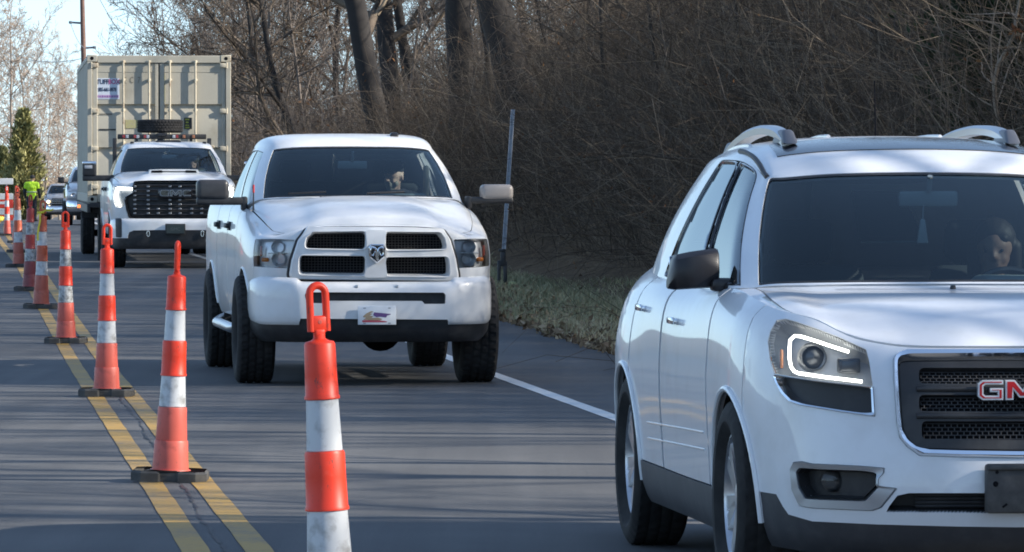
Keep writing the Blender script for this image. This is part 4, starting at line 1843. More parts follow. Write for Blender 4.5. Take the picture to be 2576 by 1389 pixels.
# headlights
led_px = Z4([(1085, 448), (860, 383), (640, 318), (470, 272), (395, 268), (335, 325), (326, 440), (326, 560), (345, 660), (385, 715), (440, 738), (620, 762), (800, 785), (1020, 806), (1240, 830)])
for s in (-1, 1):
    ho = hl if s < 0 else flip_u(hl, C)
    mb = MB()
    panel(mb, W, ho, off=-.085, th=0, rim=False, step=.04)
    p, n = W.at(ho), W.nrm(ho)
    k = len(ho)
    mb.add(np.concatenate([p - n * .004, p - n * .085]), [(i, (i + 1) % k, k + (i + 1) % k, k + i) for i in range(k)])
    head = mb.build('headlight', m_housing, suv)
    mb = MB()
    ctr = ho.mean(0)
    panel(mb, W, ctr + (ho - ctr) * .985, off=-.004, th=.004, step=.03)
    mb.build('lens', m_lens, head, 60)

    def spot(zx, zy, d):
        uv = W.inv_px(Z4([(zx, zy)]), SM, (C - 4.6, C + .5), (0, NV))
        if s > 0:
            uv[:, 0] = 2 * C - uv[:, 0]
        return W.at(uv)[0] - W.nrm(uv)[0] * d, W.nrm(uv)[0]

    mb = MB()
    uv = W.inv_px(led_px, SM, (C - 4.6, C + .5), (0, NV))
    if s > 0:
        uv[:, 0] = 2 * C - uv[:, 0]
    pl = W.at(uv) - W.nrm(uv) * .022
    mb.tube(pl, .0063, 8)
    mb.build('light_strip', m_led, head)
    mb = MB()
    c0, _ = spot(580, 520, .05)
    mb.lathe([(.046, -.012), (.051, -.004), (.054, .02), (.058, .03)], 30, 'y', c=c0)
    mb.lathe([(.001, -.012), (.02, -.009), (.036, 0), (.045, .012)], 30, 'y', c=c0 + [0, .004, 0])
    c1, _ = spot(1060, 600, .05)
    mb.rbox(c1, (.085, .05, .058), .008, 2)
    mb.rbox(c1 + [0, -.026, 0], (.07, .01, .044), .006, 2)
    mb.build('reflector', mat('dim reflector', (.10, .105, .115), .30, .5), head)
    mb = MB()
    ca, _ = spot(205, 560, .03)
    mb.rbox(ca, (.012, .03, .075), .005, 2)
    mb.build('side_marker', m_amber, head)
    # dark blank pocket under each lamp with a chrome edge
    fo, fi = (fr_o, fr_i) if s < 0 else (flip_u(fr_o, C), flip_u(fr_i, C))
    a, b = match_ring(fo, fi, 120)
    mb = MB()
    ring_on(mb, W, a, b, [(0, -.004), (.15, .008), (.6, .006), (1, -.035)])
    tr_ = mb.build('lamp_trim', m_chrome, suv, 50)
    mb = MB()
    panel(mb, W, fi, off=-.034, th=.01, step=.04)
    mb.build('blanking_plate', m_black, tr_)

# fenders, doors, rear quarters
LV = 1.42                                         # level of the rocker cladding top


def side_panel(name, u0, u1, v0, v1, holes, mtl, s, off=0.0, parent=suv, extra=None):
    mb = MB()
    a, b = (C + u0, C + u1) if s > 0 else (C - u1, C - u0)
    panel(mb, W, uvrect(a, b, v0, v1), holes, off=off, step=.06, th=.025)
    return mb.build(name, mtl, parent, 50)


for s in (-1, 1):
    side_panel('fender', u_end + .022, 6.075, LV + .02, NV, [A_f[s]], m_paint2, s)
    side_panel('door', 6.12, 7.61, LV + .02, NV, [], m_paint2, s)
    side_panel('door', 7.66, 8.71, LV + .02, NV, [A_r[s]], m_paint2, s)
    side_panel('rear_quarter', 8.75, 13.0, .3, NV, [A_r[s]], m_paint2, s)
    side_panel('rocker_cladding', u_end + .3, 8.74, .02, LV, [A_f[s], A_r[s]], m_clad, s, .006)
    # arch lips
    for A, nm in ((A_f[s], 'front'), (A_r[s], 'rear')):
        ctr = A.mean(0)
        mb = MB()
        keep = A[:, 1] > .5
        idx = np.where(keep)[0]
        P = W.at(A) + W.nrm(A) * .002
        # order the arc from one foot to the other
        brk = np.argmax(np.diff(np.r_[idx, idx[0] + len(A)]))
        idx = np.roll(idx, -(brk + 1))
        mb.tube(P[idx], .013, 8)
        mb.build('arch_lip', m_paint2, suv)
    # lower door strips
    mb = MB()
    for zz_ in (.60, .53):
        y_ = np.linspace(1.62, 3.30, 24)
        uv = W.inv(np.stack([y_, np.full(24, zz_) - .02 * (y_ - 2.4)], -1), (1, 2), (C + 5, C + 9) if s > 0 else (C - 9, C - 5))
        mb.tube(W.at(uv) + W.nrm(uv) * .001, .0045, 6)
    mb.build('door_strip', m_paint2, suv)
    # handles
    for yy, zz_ in ((2.50, 1.045), (3.52, 1.075)):
        mb = MB()
        uv = W.inv(np.array([[yy, zz_]]), (1, 2), (C + 5, C + 9.5) if s > 0 else (C - 9.5, C - 5))
        p, n = W.at(uv)[0], W.nrm(uv)[0]
        mb.rbox(p + n * .022, (.016, .15, .030), .007, 2)
        for q in (-.06, .06):
            mb.rbox(p + n * .008 + [0, q, 0], (.03, .025, .024), .007, 2)
        mb.build('door_handle', m_chrome, suv)

# hood, cowl corners
mb = MB()
seam = []
hs = np.linspace(0.0, 1.0, 20)
q_edge = .80 + .04 * np.sin(hs * 3)
hn, hm = H.ni - 1, H.nj - 1
uL = (1 - (.955 - .055 * hs)) / 2 * hn
outline = np.concatenate([np.stack([uL, hs * hm], -1)[::-1] if False else np.stack([np.linspace(uL[0], hn - uL[0], 40), np.full(40, .03)], -1), np.stack([hn - uL, np.clip(hs * hm, .03, hm - .03)], -1)[1:], np.stack([np.linspace(hn - uL[-1], uL[-1], 40), np.full(40, hm - .03)], -1)[1:], np.stack([uL, np.clip(hs * hm, .03, hm - .03)], -1)[::-1][1:-1]])
panel(mb, H, outline, step=.05, th=.03)
hood = mb.build('hood', m_paint2, suv, 60)
mb = MB()
for q in (.47, .78):
    mb = MB()
    mb.lathe([(.001, .016), (.010, .014), (.013, 0)], 12, 'z', c=H.at([[hn * q, hm * .94]])[0])
    mb.build('washer_nozzle', m_black, hood)
for s in (-1, 1):
    mb = MB()
    ue = uL - .075
    o_ = np.concatenate([np.stack([ue, np.clip(hs * hm, 0, hm)], -1), np.stack([np.zeros(20), hs[::-1] * hm], -1)])
    if s > 0:
        o_[:, 0] = hn - o_[:, 0]
    panel(mb, H, o_, step=.05, th=.02)
    mb.build('fender_top', m_paint2, suv, 60)

# greenhouse: shell with window openings, panes
ws = rpoly([(GC - 2.60, .04), (GC + 2.60, .04), (GC + 2.50, TOPV - .05), (GC - 2.50, TOPV - .05)], [.05, .05, .22, .22], maxlen=.12)
def side_win(s, u0, u1, v1, r0=0, r1=0):
    p = rpoly([(GC + s * u0, .06), (GC + s * u1, .06), (GC + s * (u1 + r1), v1), (GC + s * (u0 + r0), v1)], [.02, .06, .18, .25], maxlen=.12)
    return p


openings = {s: side_win(s, 3.36, 6.66, TOPV - .08, .10, -.50) for s in (-1, 1)}
wins = {s: [side_win(s, 3.38, 5.06, TOPV - .10, .10, -.28), side_win(s, 5.20, 6.64, TOPV - .10, -.28, -.50)] for s in (-1, 1)}


def warp_front(w, s):
    """Front door pane: leading edge follows the leaning pillar."""
    return w


mb = MB()
full = uvrect(GC - 11, GC + 11, 0, TOPV, n=60)
allw = [ws, openings[-1], openings[1]] + [uvrect(GC - 10.999 + .7, GC - 9.3, .8, 2.6), uvrect(GC + 9.3, GC + 10.3, .8, 2.6)]
panel(mb, G, full, allw, step=.06, th=.03)
mb.build('pillars', m_paint2, suv, 60)
mb = MB()
panel(mb, G, ws, off=-.006, th=.005, step=.07)
wsh = mb.build('windshield', m_windscreen, suv, 60)
mb = MB()
n_ = 70
a_ = resample(ws, 200)
ring_on(mb, G, a_, GC * np.array([1, 0]) + (a_ - [GC, TOPV / 2]) * [.985, .955] + [0, TOPV / 2], [(0, -.003), (1, -.003)])
mb.build('glass_border', m_black, wsh)
for s in (-1, 1):
    mb = MB()
    panel(mb, G, side_win(s, 5.05, 5.21, TOPV - .085, -.28, -.28), off=-.004, th=.03)
    mb.build('door_pillar', m_gloss_black, suv, 60)
    for w, mg in zip(wins[s], (glass_mat('SUV front door glass', (.62, .70, .72), ior=3.6) if s < 0 else glass_mat('SUV shaded door glass', (.34, .38, .40), ior=2.6), m_privacy)):  # right front pane tinted darker to dim the driver
        mb = MB()
        panel(mb, G, w, off=-.008, th=.005, step=.07)
        pane = mb.build('side_window', mg, suv, 60)
        mb = MB()
        c_ = w.mean(0)
        ring_on(mb, G, w, c_ + (w - c_) * [.955, .95], [(0, .0), (.5, .003), (1, -.006)])
        mb.build('window_trim', m_gloss_black, pane)
mb = MB()
panel(mb, G, uvrect(GC + 9.3, GC + 10.3, .8, 2.6), off=-.008, th=.004)
panel(mb, G, uvrect(GC - 10.3, GC - 9.3, .8, 2.6), off=-.008, th=.004)
mb.build('rear_window', m_privacy, suv, 60)

# roof with sunroof
rn, rm = RF.ni - 1, RF.nj - 1
sr = uvrect(rn * .20, rn * .80, rm * .13, rm * .30)
mb = MB()
panel(mb, RF, uvrect(0, rn, 0, rm), [sr], step=.06, th=.02)
roof = mb.build('roof', m_paint2, suv, 60)
mb = MB()
panel(mb, RF, sr, off=.004, th=.02)
mb.build('sunroof', m_gloss_black, roof, 60)
mb = MB()
panel(mb, RF, uvrect(.3, rn - .3, .2, rm - .2), off=-.035, th=.01, step=.1)
mb.build('headliner', m_liner, suv, 60)
mb = MB()
for k in np.linspace(.45, .9, 5):
    pass
for q in (-.36, -.12, .12, .36):
    v_ = np.linspace(rm * .42, rm * .95, 20)
    uv = np.stack([np.full(20, rn * (.5 + q)), v_], -1)
    mb.tube(RF.at(uv) + [0, 0, .001], .010, 6)
mb.build('roof_rib', m_paint2, roof)
for s in (-1, 1):
    mb = MB()
    v_ = np.linspace(0, rm * .42, 22)
    uu = rn * (.5 + s * (.455 - .03 * (v_ / rm)))
    P_ = RF.at(np.stack([uu, v_], -1))
    g_ = G.at([[GC + s * 2.62, TOPV - .05], [GC + s * 2.72, TOPV - .01]])
    P_ = np.concatenate([g_, P_[1:]]) + [0, 0, .002]
    mb.tube(P_, .0115, 6)
    mb.build('roof_ditch_strip', m_black, roof)

m_foot = mat('grey rail foot', (.14, .145, .165), .45)
for s in (-1, 1):
    ys = np.linspace(2.52, 4.28, 26)
    t_ = np.linspace(0, 1, 26)

    def rz_(y):
        uv = RF.inv(np.array([[s * .48, y]]), (0, 1))
        return RF.at(uv)[0, 2]
    z0 = np.array([rz_(y) for y in ys])
    lift = .064 * np.sin(np.clip(t_, .02, .98) * math.pi) ** .30
    P = np.stack([s * (.482 - .02 * t_), ys, z0 + lift - .01], -1)
    mb = MB()
    V_ = []
    for p in P:
        for dx, dz in ((-.030, -.020), (-.032, .008), (-.016, .021), (.016, .021), (.032, .008), (.030, -.020)):
            V_.append(p + [dx, 0, dz])
    F_ = []
    for k in range(25):
        for i in range(6):
            j = (i + 1) % 6
            F_.append((k * 6 + i, k * 6 + j, k * 6 + 6 + j, k * 6 + 6 + i))
    F_.append(tuple(range(6)))
    F_.append(tuple(25 * 6 + i for i in range(6))[::-1])
    mb.add(V_, F_)
    rail = mb.build('roof_rail', m_satin, suv, 40)
    for k, dy in ((2, 1), (23, -1)):
        mb = MB()
        p = P[k]
        mb.rbox((p[0], p[1] - dy * .03, (p[2] + z0[k]) / 2 + .01), (.07, .34, p[2] - z0[k] + .03), .014, 2, taper=(.70, .45))
        mb.build('rail_foot', m_foot, rail)
mb = MB()
pz = RF.at(RF.inv(np.array([[.16, 4.0]]), (0, 1)))[0]
mb.rbox(pz + [0, 0, .012], (.06, .10, .035), .014, 2, taper=(.6, .6))
mb.tube([pz + [0, 0, .02], pz + [0, .04, .30]], [.006, .003], 6)
mb.build('roof_aerial', m_dark, suv)

# mirrors
for s in (-1, 1):
    mb = MB()
    x0, x1 = s * .90, s * 1.105
    sec = []
    for f, w_, zt_, zb_, yf, yb in ((0, 1, 1.358, 1.215, 1.70, 1.86), (.06, 1, 1.364, 1.208, 1.69, 1.86), (.5, 1, 1.352, 1.204, 1.685, 1.86), (.84, 1, 1.338, 1.200, 1.69, 1.85), (.90, 1, 1.318, 1.200, 1.70, 1.84), (1.0, 1, 1.232, 1.204, 1.73, 1.81)):
        x_ = x0 + (x1 - x0) * f
        sec.append([(x_, yf + .02, zb_), (x_, yf, (zb_ * .6 + zt_ * .4)), (x_, yf + .015, zt_ - .02), (x_, yf + .05, zt_), (x_, yb, zt_ - .004), (x_, yb, zb_), (x_, yf + .05, zb_ - .006)])
    sec = np.array(sec)
    ni_, nj_ = sec.shape[:2]
    F_ = [(i * nj_ + j, i * nj_ + (j + 1) % nj_, (i + 1) * nj_ + (j + 1) % nj_, (i + 1) * nj_ + j) for i in range(ni_ - 1) for j in range(nj_)]
    F_ += [tuple(range(nj_)), tuple((ni_ - 1) * nj_ + j for j in range(nj_))]
    mb.add(sec.reshape(-1, 3), F_)
    mb.rbox((s * .885, 1.72, 1.215), (.10, .10, .055), .018, 2)
    mb.rbox((s * .86, 1.70, 1.20), (.05, .17, .05), .015, 2)
    mir = mb.build('side_mirror', mat('dark mirror shell', (.012, .011, .014), .42), suv, 45)
    mb = MB()
    mb.rbox((s * 1.0, 1.866, 1.275), (.17, .006, .11), .003, 1)
    mb.build('mirror_glass', m_chrome, mir)

# interior
mb = MB()
for x_ in (-.38, .38):
    seat(mb, x_, 2.35, .52)
mb.rbox((0, 3.55, .80), (1.3, .16, .60), .05, 2)
mb.build('seat', m_seat, suv)
mb = MB()
mb.rbox((0, 1.66, 1.06), (1.5, .62, .26), .08, 3)
mb.rbox((.38, 1.80, 1.20), (.40, .30, .10), .04, 3)
mb.build('dashboard', m_dash, suv)
steering(suv, .38, 2.03, 1.10)
mb = MB()
mb.rbox((.02, 2.0, 1.565), (.25, .03, .065), .012, 2)
mb.tube([(.02, 1.98, 1.60), (.02, 1.95, 1.66)], .012, 6)
mb.build('rear_view_mirror', mat('pale mirror back', (.32, .36, .36), .5), suv)
mb = MB()
mb.tube([(.0, 1.99, 1.54), (-.005, 1.99, 1.47)], .003, 5)
mb.rbox((-.005, 1.985, 1.43), (.05, .012, .10), .005, 2, taper=(.4, 1))
mb.build('hanging_ornament', mat('pale ornament', (.38, .42, .42), .6), suv)
mb = MB()
for s in (-1, 1):
    mb.tube([(s * .50, 3.02, 1.20), (s * .525, 3.02, 1.30), (s * .52, 3.04, 1.40), (s * .495, 3.06, 1.49)], [.012, .032, .030, .010], 10)
mb.build('pillar_trim', mat('pale pillar trim', (.42, .44, .38), .7), suv)  # pale curved piece standing free behind each front seat
mb = MB()
mb.rbox((0, 2.7, .34), (1.2, 4.5, .28), .03, 1)
mb.rbox((0, .72, .62), (1.15, .9, .62), .03, 1)
mb.rbox((0, 4.2, .62), (1.15, 1.2, .70), .03, 1)
mb.rbox((0, 2.6, .5), (1.66, 1.9, .28), .03, 1)
mb.build('chassis', m_dark, suv)
for s in (-1, 1):
    wheel(suv, s * .865, .95, .385, .255, .262, s, m_alloy, 6, lug=.005)
    wheel(suv, s * .865, 3.97, .385, .255, .262, s, m_alloy, 6, lug=.005)

# ================================================================== pickups: common shell
def ellipse_arch(Wf, c, y0, z0, ry, rz, s, zmin, n=44):
    a = np.linspace(0, 2 * math.pi, n, endpoint=False)
    p = np.stack([y0 + ry * np.cos(a), z0 + rz * np.sin(a)], -1)
    low = p[:, 1] < zmin + .012
    p[:, 1] = np.maximum(p[:, 1], zmin + .004)
    ur = (c + 3.2, Wf.ni - 1) if s > 0 else (0, c - 3.2)
    uv = Wf.inv(p, (1, 2), ur)
    uv[:, 1] = np.where(low, -.4, uv[:, 1])
    return uv


def truck_shell(root, P):
    """Fenders, doors, bed, hood, cab, panes, seats and wheels of a crew cab pickup. Returns its surfaces."""
    S = {}
    Wf = wrap_surf(P['st'], P['fr'], P['off_f'], P['off_s'])
    c = Wf.c
    nv = Wf.nj - 1
    S['W'] = Wf
    pm = P['paint']

    def E(u):
        return Wf.at([[c + u, nv]])[0]

    ss = np.linspace(4, Wf.ni - 1 - c, 600)
    PP = Wf.at(np.stack([c + ss, np.full(600, nv)], -1))

    def Ey(y):
        return PP[np.argmin(np.abs(PP[:, 1] - y) + (PP[:, 0] < .6) * 10)]

    def uy(y):
        return ss[np.argmin(np.abs(PP[:, 1] - y) + (PP[:, 0] < .6) * 10)]

    S['E'], S['uy'] = E, uy
    gb = [np.array(p, float) for p in P['gb']] + [Ey(y) for y in P['gby']] + [np.array(p, float) for p in P['gbr']]
    gt = [np.array(p, float) for p in P['gt']]
    k3 = len(P['gb']) - 1
    nside = len(P['gby'])
    rows = []
    for k, (b, t) in enumerate(zip(gb, gt)):
        n = np.array([0, -1, .8]) if k < k3 - 1 else np.array([.8, -.6, .5]) if k == k3 - 1 else np.array([1, 0, .35]) if k <= k3 + nside else np.array([0, 1, .3])
        n = n / np.linalg.norm(n)
        rows.append([b, b + (t - b) * .33 + n * .02, b + (t - b) * .68 + n * .02, t])
    Gs = Surf(sym(rows), 12)
    gc = len(gb) - 1
    S['G'], S['gc'] = Gs, gc
    # hood
    HU, ub = P['HU'], P['ub']

    def h_back(q):
        a = abs(q)
        Q = np.array(gb[:k3 + 1] + [E(ub)]) + [0, -.012, -.006]
        xs = Q[:, 0] / Q[-1, 0]
        p = np.array([np.interp(a, xs, Q[:, k]) for k in range(3)])
        p[0] *= 1 if q >= 0 else -1
        return p

    Hs = cap_surf(lambda q: E(q * HU), h_back, lambda s: E(HU + (ub - HU) * s), n=15, m=9, shape=P['hood'])
    S['H'] = Hs
    hn, hm = Hs.ni - 1, Hs.nj - 1
    hs = np.linspace(0, 1, 24)
    q_ = P['seam'][0] + (P['seam'][1] - P['seam'][0]) * hs ** P['seam'][2]
    uL = (1 - q_) / 2 * hn
    mid = np.clip(hs * hm, .02, hm - .03)
    out = np.concatenate([np.stack([np.linspace(uL[0], hn - uL[0], 40), np.full(40, .02)], -1), np.stack([hn - uL, mid], -1)[1:], np.stack([np.linspace(hn - uL[-1], uL[-1], 40), np.full(40, hm - .03)], -1)[1:], np.stack([uL, mid], -1)[::-1][1:-1]])
    mb = MB()
    panel(mb, Hs, out, P.get('hood_holes', lambda H: [])(Hs), step=.06, th=.03)
    S['hood'] = mb.build('hood', pm, root, 60)
    for s in (-1, 1):
        ue = uL - .075
        o_ = np.concatenate([np.stack([ue, hs * hm], -1), np.stack([np.zeros(24), hs[::-1] * hm], -1)])
        o_ = o_[(o_[:, 0] >= -1e-6)]
        if s > 0:
            o_[:, 0] = hn - o_[:, 0]
        mb = MB()
        panel(mb, Hs, o_, step=.06, th=.02)
        mb.build('fender_top', pm, root, 60)
    # sides
    ya, yr, ry, rz, R_ = P['ya'], P['yr'], P['ry'], P['rz'], P['R']
    zmin = P['st'][7][3]
    sides = {}
    yA, yB, yC = P['door_y']
    for s in (-1, 1):
        Af = ellipse_arch(Wf, c, ya, R_, ry, rz, s, zmin)
        Ar = ellipse_arch(Wf, c, yr, R_ , ry, rz, s, zmin)
        sides[s] = (Af, Ar)
        g = .012
        cuts = [P['u_f'], uy(yA), uy(yB), uy(yC), Wf.ni - 1 - c]
        for nm, k, hole in (('fender', 0, [Af]), ('door', 1, []), ('door', 2, []), ('bed_side', 3, [Ar])):
            a, b = cuts[k] + g, cuts[k + 1] - g
            a, b = (c + a, c + b) if s > 0 else (c - b, c - a)
            mb = MB()
            panel(mb, Wf, uvrect(a, b, .0, nv), hole, step=.07, th=.03)
            o = mb.build(nm, pm, root, 50)
            if nm == 'door':
                yh = (yB if k == 1 else yC) - .22
                uv = Wf.inv(np.array([[yh, P['handle_z']]]), (1, 2), (c + 5, Wf.ni - 1) if s > 0 else (0, c - 5))
                p, n = Wf.at(uv)[0], Wf.nrm(uv)[0]
                mb = MB()
                mb.rbox(p + n * .028, (.03, .22, .045), .012, 2)
                mb.rbox(p + n * .006, (.016, .25, .075), .006, 2)
                mb.build('door_handle', P['handle_m'], o)
        for A in (Af, Ar):
            idx = np.where(A[:, 1] > .02)[0]
            brk = np.argmax(np.diff(np.r_[idx, idx[0] + len(A)]))
            idx = np.roll(idx, -(brk + 1))
            mb = MB()
            mb.tube((Wf.at(A) + Wf.nrm(A) * .002)[idx], P.get('lip', .009), 8)
            mb.build('arch_lip', P.get('lip_m', pm), root)
    # cab
    T3 = 3
    ws = uvrect(gc - (k3 - 1) - .36, gc + (k3 - 1) + .36, .04, T3 - .04)
    uA, uB, uC = k3 + .42, k3 + P['bp'], k3 + P['cp']

    def win(s, u0, u1, v1, r0=0, r1=0):
        return rpoly([(gc + s * u0, .07), (gc + s * u1, .07), (gc + s * (u1 + r1), v1), (gc + s * (u0 + r0), v1)], [.02, .06, .22, .25], maxlen=.15)

    holes = [ws]
    for s in (-1, 1):
        holes.append(win(s, uA, uC, T3 - .18, .12, -.12))
    mb = MB()
    panel(mb, Gs, uvrect(0, 2 * gc, 0, T3, n=60), holes + [uvrect(gc + gc - 1.0, gc + gc - .02, .6, 2.6)], step=.08, th=.03)
    mb.build('pillars', pm, root, 60)
    mb = MB()
    panel(mb, Gs, ws, off=-.006, th=.005, step=.08)
    wsh = mb.build('windshield', m_windscreen, root, 60)
    mb = MB()
    a_ = resample(ws, 160)
    ring_on(mb, Gs, a_, gc * np.array([1, 0]) + (a_ - [gc, T3 / 2]) * [.985, .945] + [0, T3 / 2], [(0, -.003), (1, -.003)])
    mb.build('glass_border', m_black, wsh)
    for s in (-1, 1):
        mb = MB()
        panel(mb, Gs, win(s, uB - .10, uB + .10, T3 - .17), off=-.004, th=.03)
        mb.build('door_pillar', m_gloss_black, root, 60)
        for w, mg in ((win(s, uA + .02, uB - .09, T3 - .2, .12), m_doorglass), (win(s, uB + .09, uC - .02, T3 - .2, 0, -.12), m_privacy)):
            mb = MB()
            panel(mb, Gs, w, off=-.008, th=.005, step=.08)
            mb.build('side_window', mg, root, 60)
    mb = MB()
    panel(mb, Gs, uvrect(gc + gc - 1.0, gc + gc - .02, .6, 2.6), off=-.008, th=.005)
    mb.build('rear_window', m_privacy, root)

    def Gt(u):
        return Gs.at([[gc + u, T3]])[0]
    ur1 = k3 + nside - .3
    rf = cap_surf(lambda q: Gt(abs(q) * (k3 + .1)) * [1 if q >= 0 else -1, 1, 1], lambda q: Gt(gc - abs(q) * (gc - ur1)) * [1 if q >= 0 else -1, 1, 1],
                  lambda s: Gt(k3 + .1 + (ur1 - k3 - .1) * s), n=11, m=9,
                  shape=lambda q, b: (.05 * (1 - abs(q) ** 3.5) ** .8 + P['roof'] * (1 - q * q)) * (math.sin(math.pi * b) ** .5 if 0 < b < 1 else 0))
    S['RF'] = rf
    rn, rm = rf.ni - 1, rf.nj - 1
    mb = MB()
    panel(mb, rf, uvrect(0, rn, 0, rm), step=.08, th=.02)
    S['roof'] = mb.build('roof', pm, root, 60)
    mb = MB()
    panel(mb, rf, uvrect(.3, rn - .3, .2, rm - .2), off=-.035, th=.01, step=.1)
    mb.build('headliner', m_liner, root, 60)
    # inside, bed and underside
    zs = P['seat_z']
    for x_ in (-.40, .40):
        mb = MB()
        seat(mb, x_, P['seat_y'], zs, .52)
        mb.build('seat', m_seat, root)
    mb = MB()
    mb.rbox((0, P['seat_y'] + 1.1, zs + .4), (1.4, .16, .75), .05, 2)
    mb.build('rear_seat', m_seat, root)
    yd = P['gb'][0][1] + .55
    mb = MB()
    mb.rbox((0, yd, P['gb'][0][2] - .15), (1.56, .62, .24), .08, 3)
    mb.rbox((.40, yd + .14, P['gb'][0][2] - .02), (.42, .28, .10), .04, 3)
    mb.build('dashboard', m_dash, root)
    steering(root, .40, yd + .40, P['gb'][0][2] - .12)
    mb = MB()
    yt = P['gt'][0][1]
    mb.rbox((.0, yt - .02, P['gt'][0][2] - .16), (.25, .03, .065), .012, 2)
    mb.tube([(.0, yt - .03, P['gt'][0][2] - .13), (0, yt - .06, P['gt'][0][2] - .05)], .012, 6)
    mb.build('rear_view_mirror', mat('pale mirror back', (.32, .36, .36), .5), root)
    mb = MB()
    L_ = P['len']
    mb.rbox((0, yC + (L_ - yC) / 2, zmin + .35), (1.5, L_ - yC - .1, .12), .02, 1)
    mb.build('bed_floor', m_black, root)
    mb = MB()
    for s in (-1, 1):
        mb.rbox((s * .90, yC + (L_ - yC) / 2, P['bed_z'] - .012), (.10, L_ - yC - .06, .03), .01, 2)
    mb.rbox((0, yC + .05, P['bed_z'] - .02), (1.8, .05, .04), .01, 2)
    mb.build('bed_rail', m_black, root)
    mb = MB()
    mb.rbox((0, yC + .03, (zmin + P['bed_z']) / 2 + .1), (1.76, .05, P['bed_z'] - zmin - .25), .02, 2)
    mb.build('bed_front', pm, root)
    mb = MB()
    g_ = P['ground_clear']
    for s in (-1, 1):
        mb.rbox((s * .42, L_ / 2, g_ + .14), (.10, L_ - .7, .18), .02, 1)
    mb.rbox((0, .95, g_ + .45), (1.15, .95, .55), .05, 2)
    mb.rbox((0, (yA + yC) / 2, zmin + .12), (1.72, yC - yA, .22), .03, 1)
    mb.rbox((0, yr, g_ + .45), (1.15, 1.1, .4), .03, 1)
    mb.build('chassis', m_dark, root)
    for yy, nm in ((ya, 'front_axle'), (yr, 'rear_axle')):
        mb = MB()
        mb.tube([(-.72, yy, R_), (.72, yy, R_)], .055, 12)
        xd = .13 if yy == ya else 0.0
        mb.lathe([(.02, -.17), (.10, -.15), (.165, -.06), (.17, .04), (.12, .14), (.03, .17)], 20, 'y', c=(xd, yy, R_ - .015), cap=True)
        if yy == ya:
            mb.tube([(-.60, yy - .2, R_ + .04), (.60, yy - .2, R_ - .02)], .028, 8)
            mb.tube([(-.55, yy - .24, R_ - .02), (.1, yy - .24, R_ - .03)], .035, 8)
        mb.build(nm, m_dark, root)
    for s in (-1, 1):
        wheel(root, s * P['xw'], ya, R_, P['tw'], P['rim'], s, P['wm'], 8, style=P.get('ws', 'steel'))
        wheel(root, s * P['xw'], yr, R_, P['tw'], P['rim'], s, P['wm'], 8, style=P.get('ws', 'steel'))
    S['k3'] = k3
    return S


def tow_mirror(root, s, y, x0, x1, xh, z0, z1, z2, m1, m2):
    """Arm from the door to x1 and an upright head between xh and x1."""
    mb = MB()
    a, b = sorted((s * x0, s * x1))
    mb.rbox(((a + b) / 2, y, (z0 + z1) / 2), (b - a, .10, z1 - z0), .018, 3)
    mb.rbox((s * x0, y + .03, (z0 + z1) / 2 - .02), (.05, .16, z1 - z0 + .05), .015, 2)
    o = mb.build('side_mirror', m1, root, 45)
    mb = MB()
    a, b = sorted((s * xh, s * x1))
    mb.rbox(((a + b) / 2, y + .02, (z1 + z2) / 2 - .01), (b - a, .17, z2 - z1 + .03), .04, 4)
    h = mb.build('mirror_head', m2, o, 45)
    mb = MB()
    mb.rbox(((a + b) / 2, y + .107, (z1 + z2) / 2 - .01), (b - a - .05, .006, z2 - z1 - .02), .002, 1)
    mb.build('mirror_glass', m_chrome, h)
    return o


# ================================================================== the white crew cab pickup with the crosshair grille
ram = thing('pickup_truck', 'white lifted crew cab pickup with crosshair grille and wide black tow mirrors', 'pickup truck', (-1.088, 42.75, 0), R(6.8))
RM = body_matrix(ram)
Zr = zpx(580, 360, 1.6939)


def hood_ram(q, b):
    a = abs(q)
    dome = .045 * (1 - min(1, a / .55) ** 4) * math.sin(math.pi * min(1, b * .95 + .05)) ** .6
    crown = .055 * (1 - a ** 2.4) * math.sin(math.pi * min(1, b * 1.0)) ** .7
    return (dome + crown) if 0 < b < 1 else (0.0)


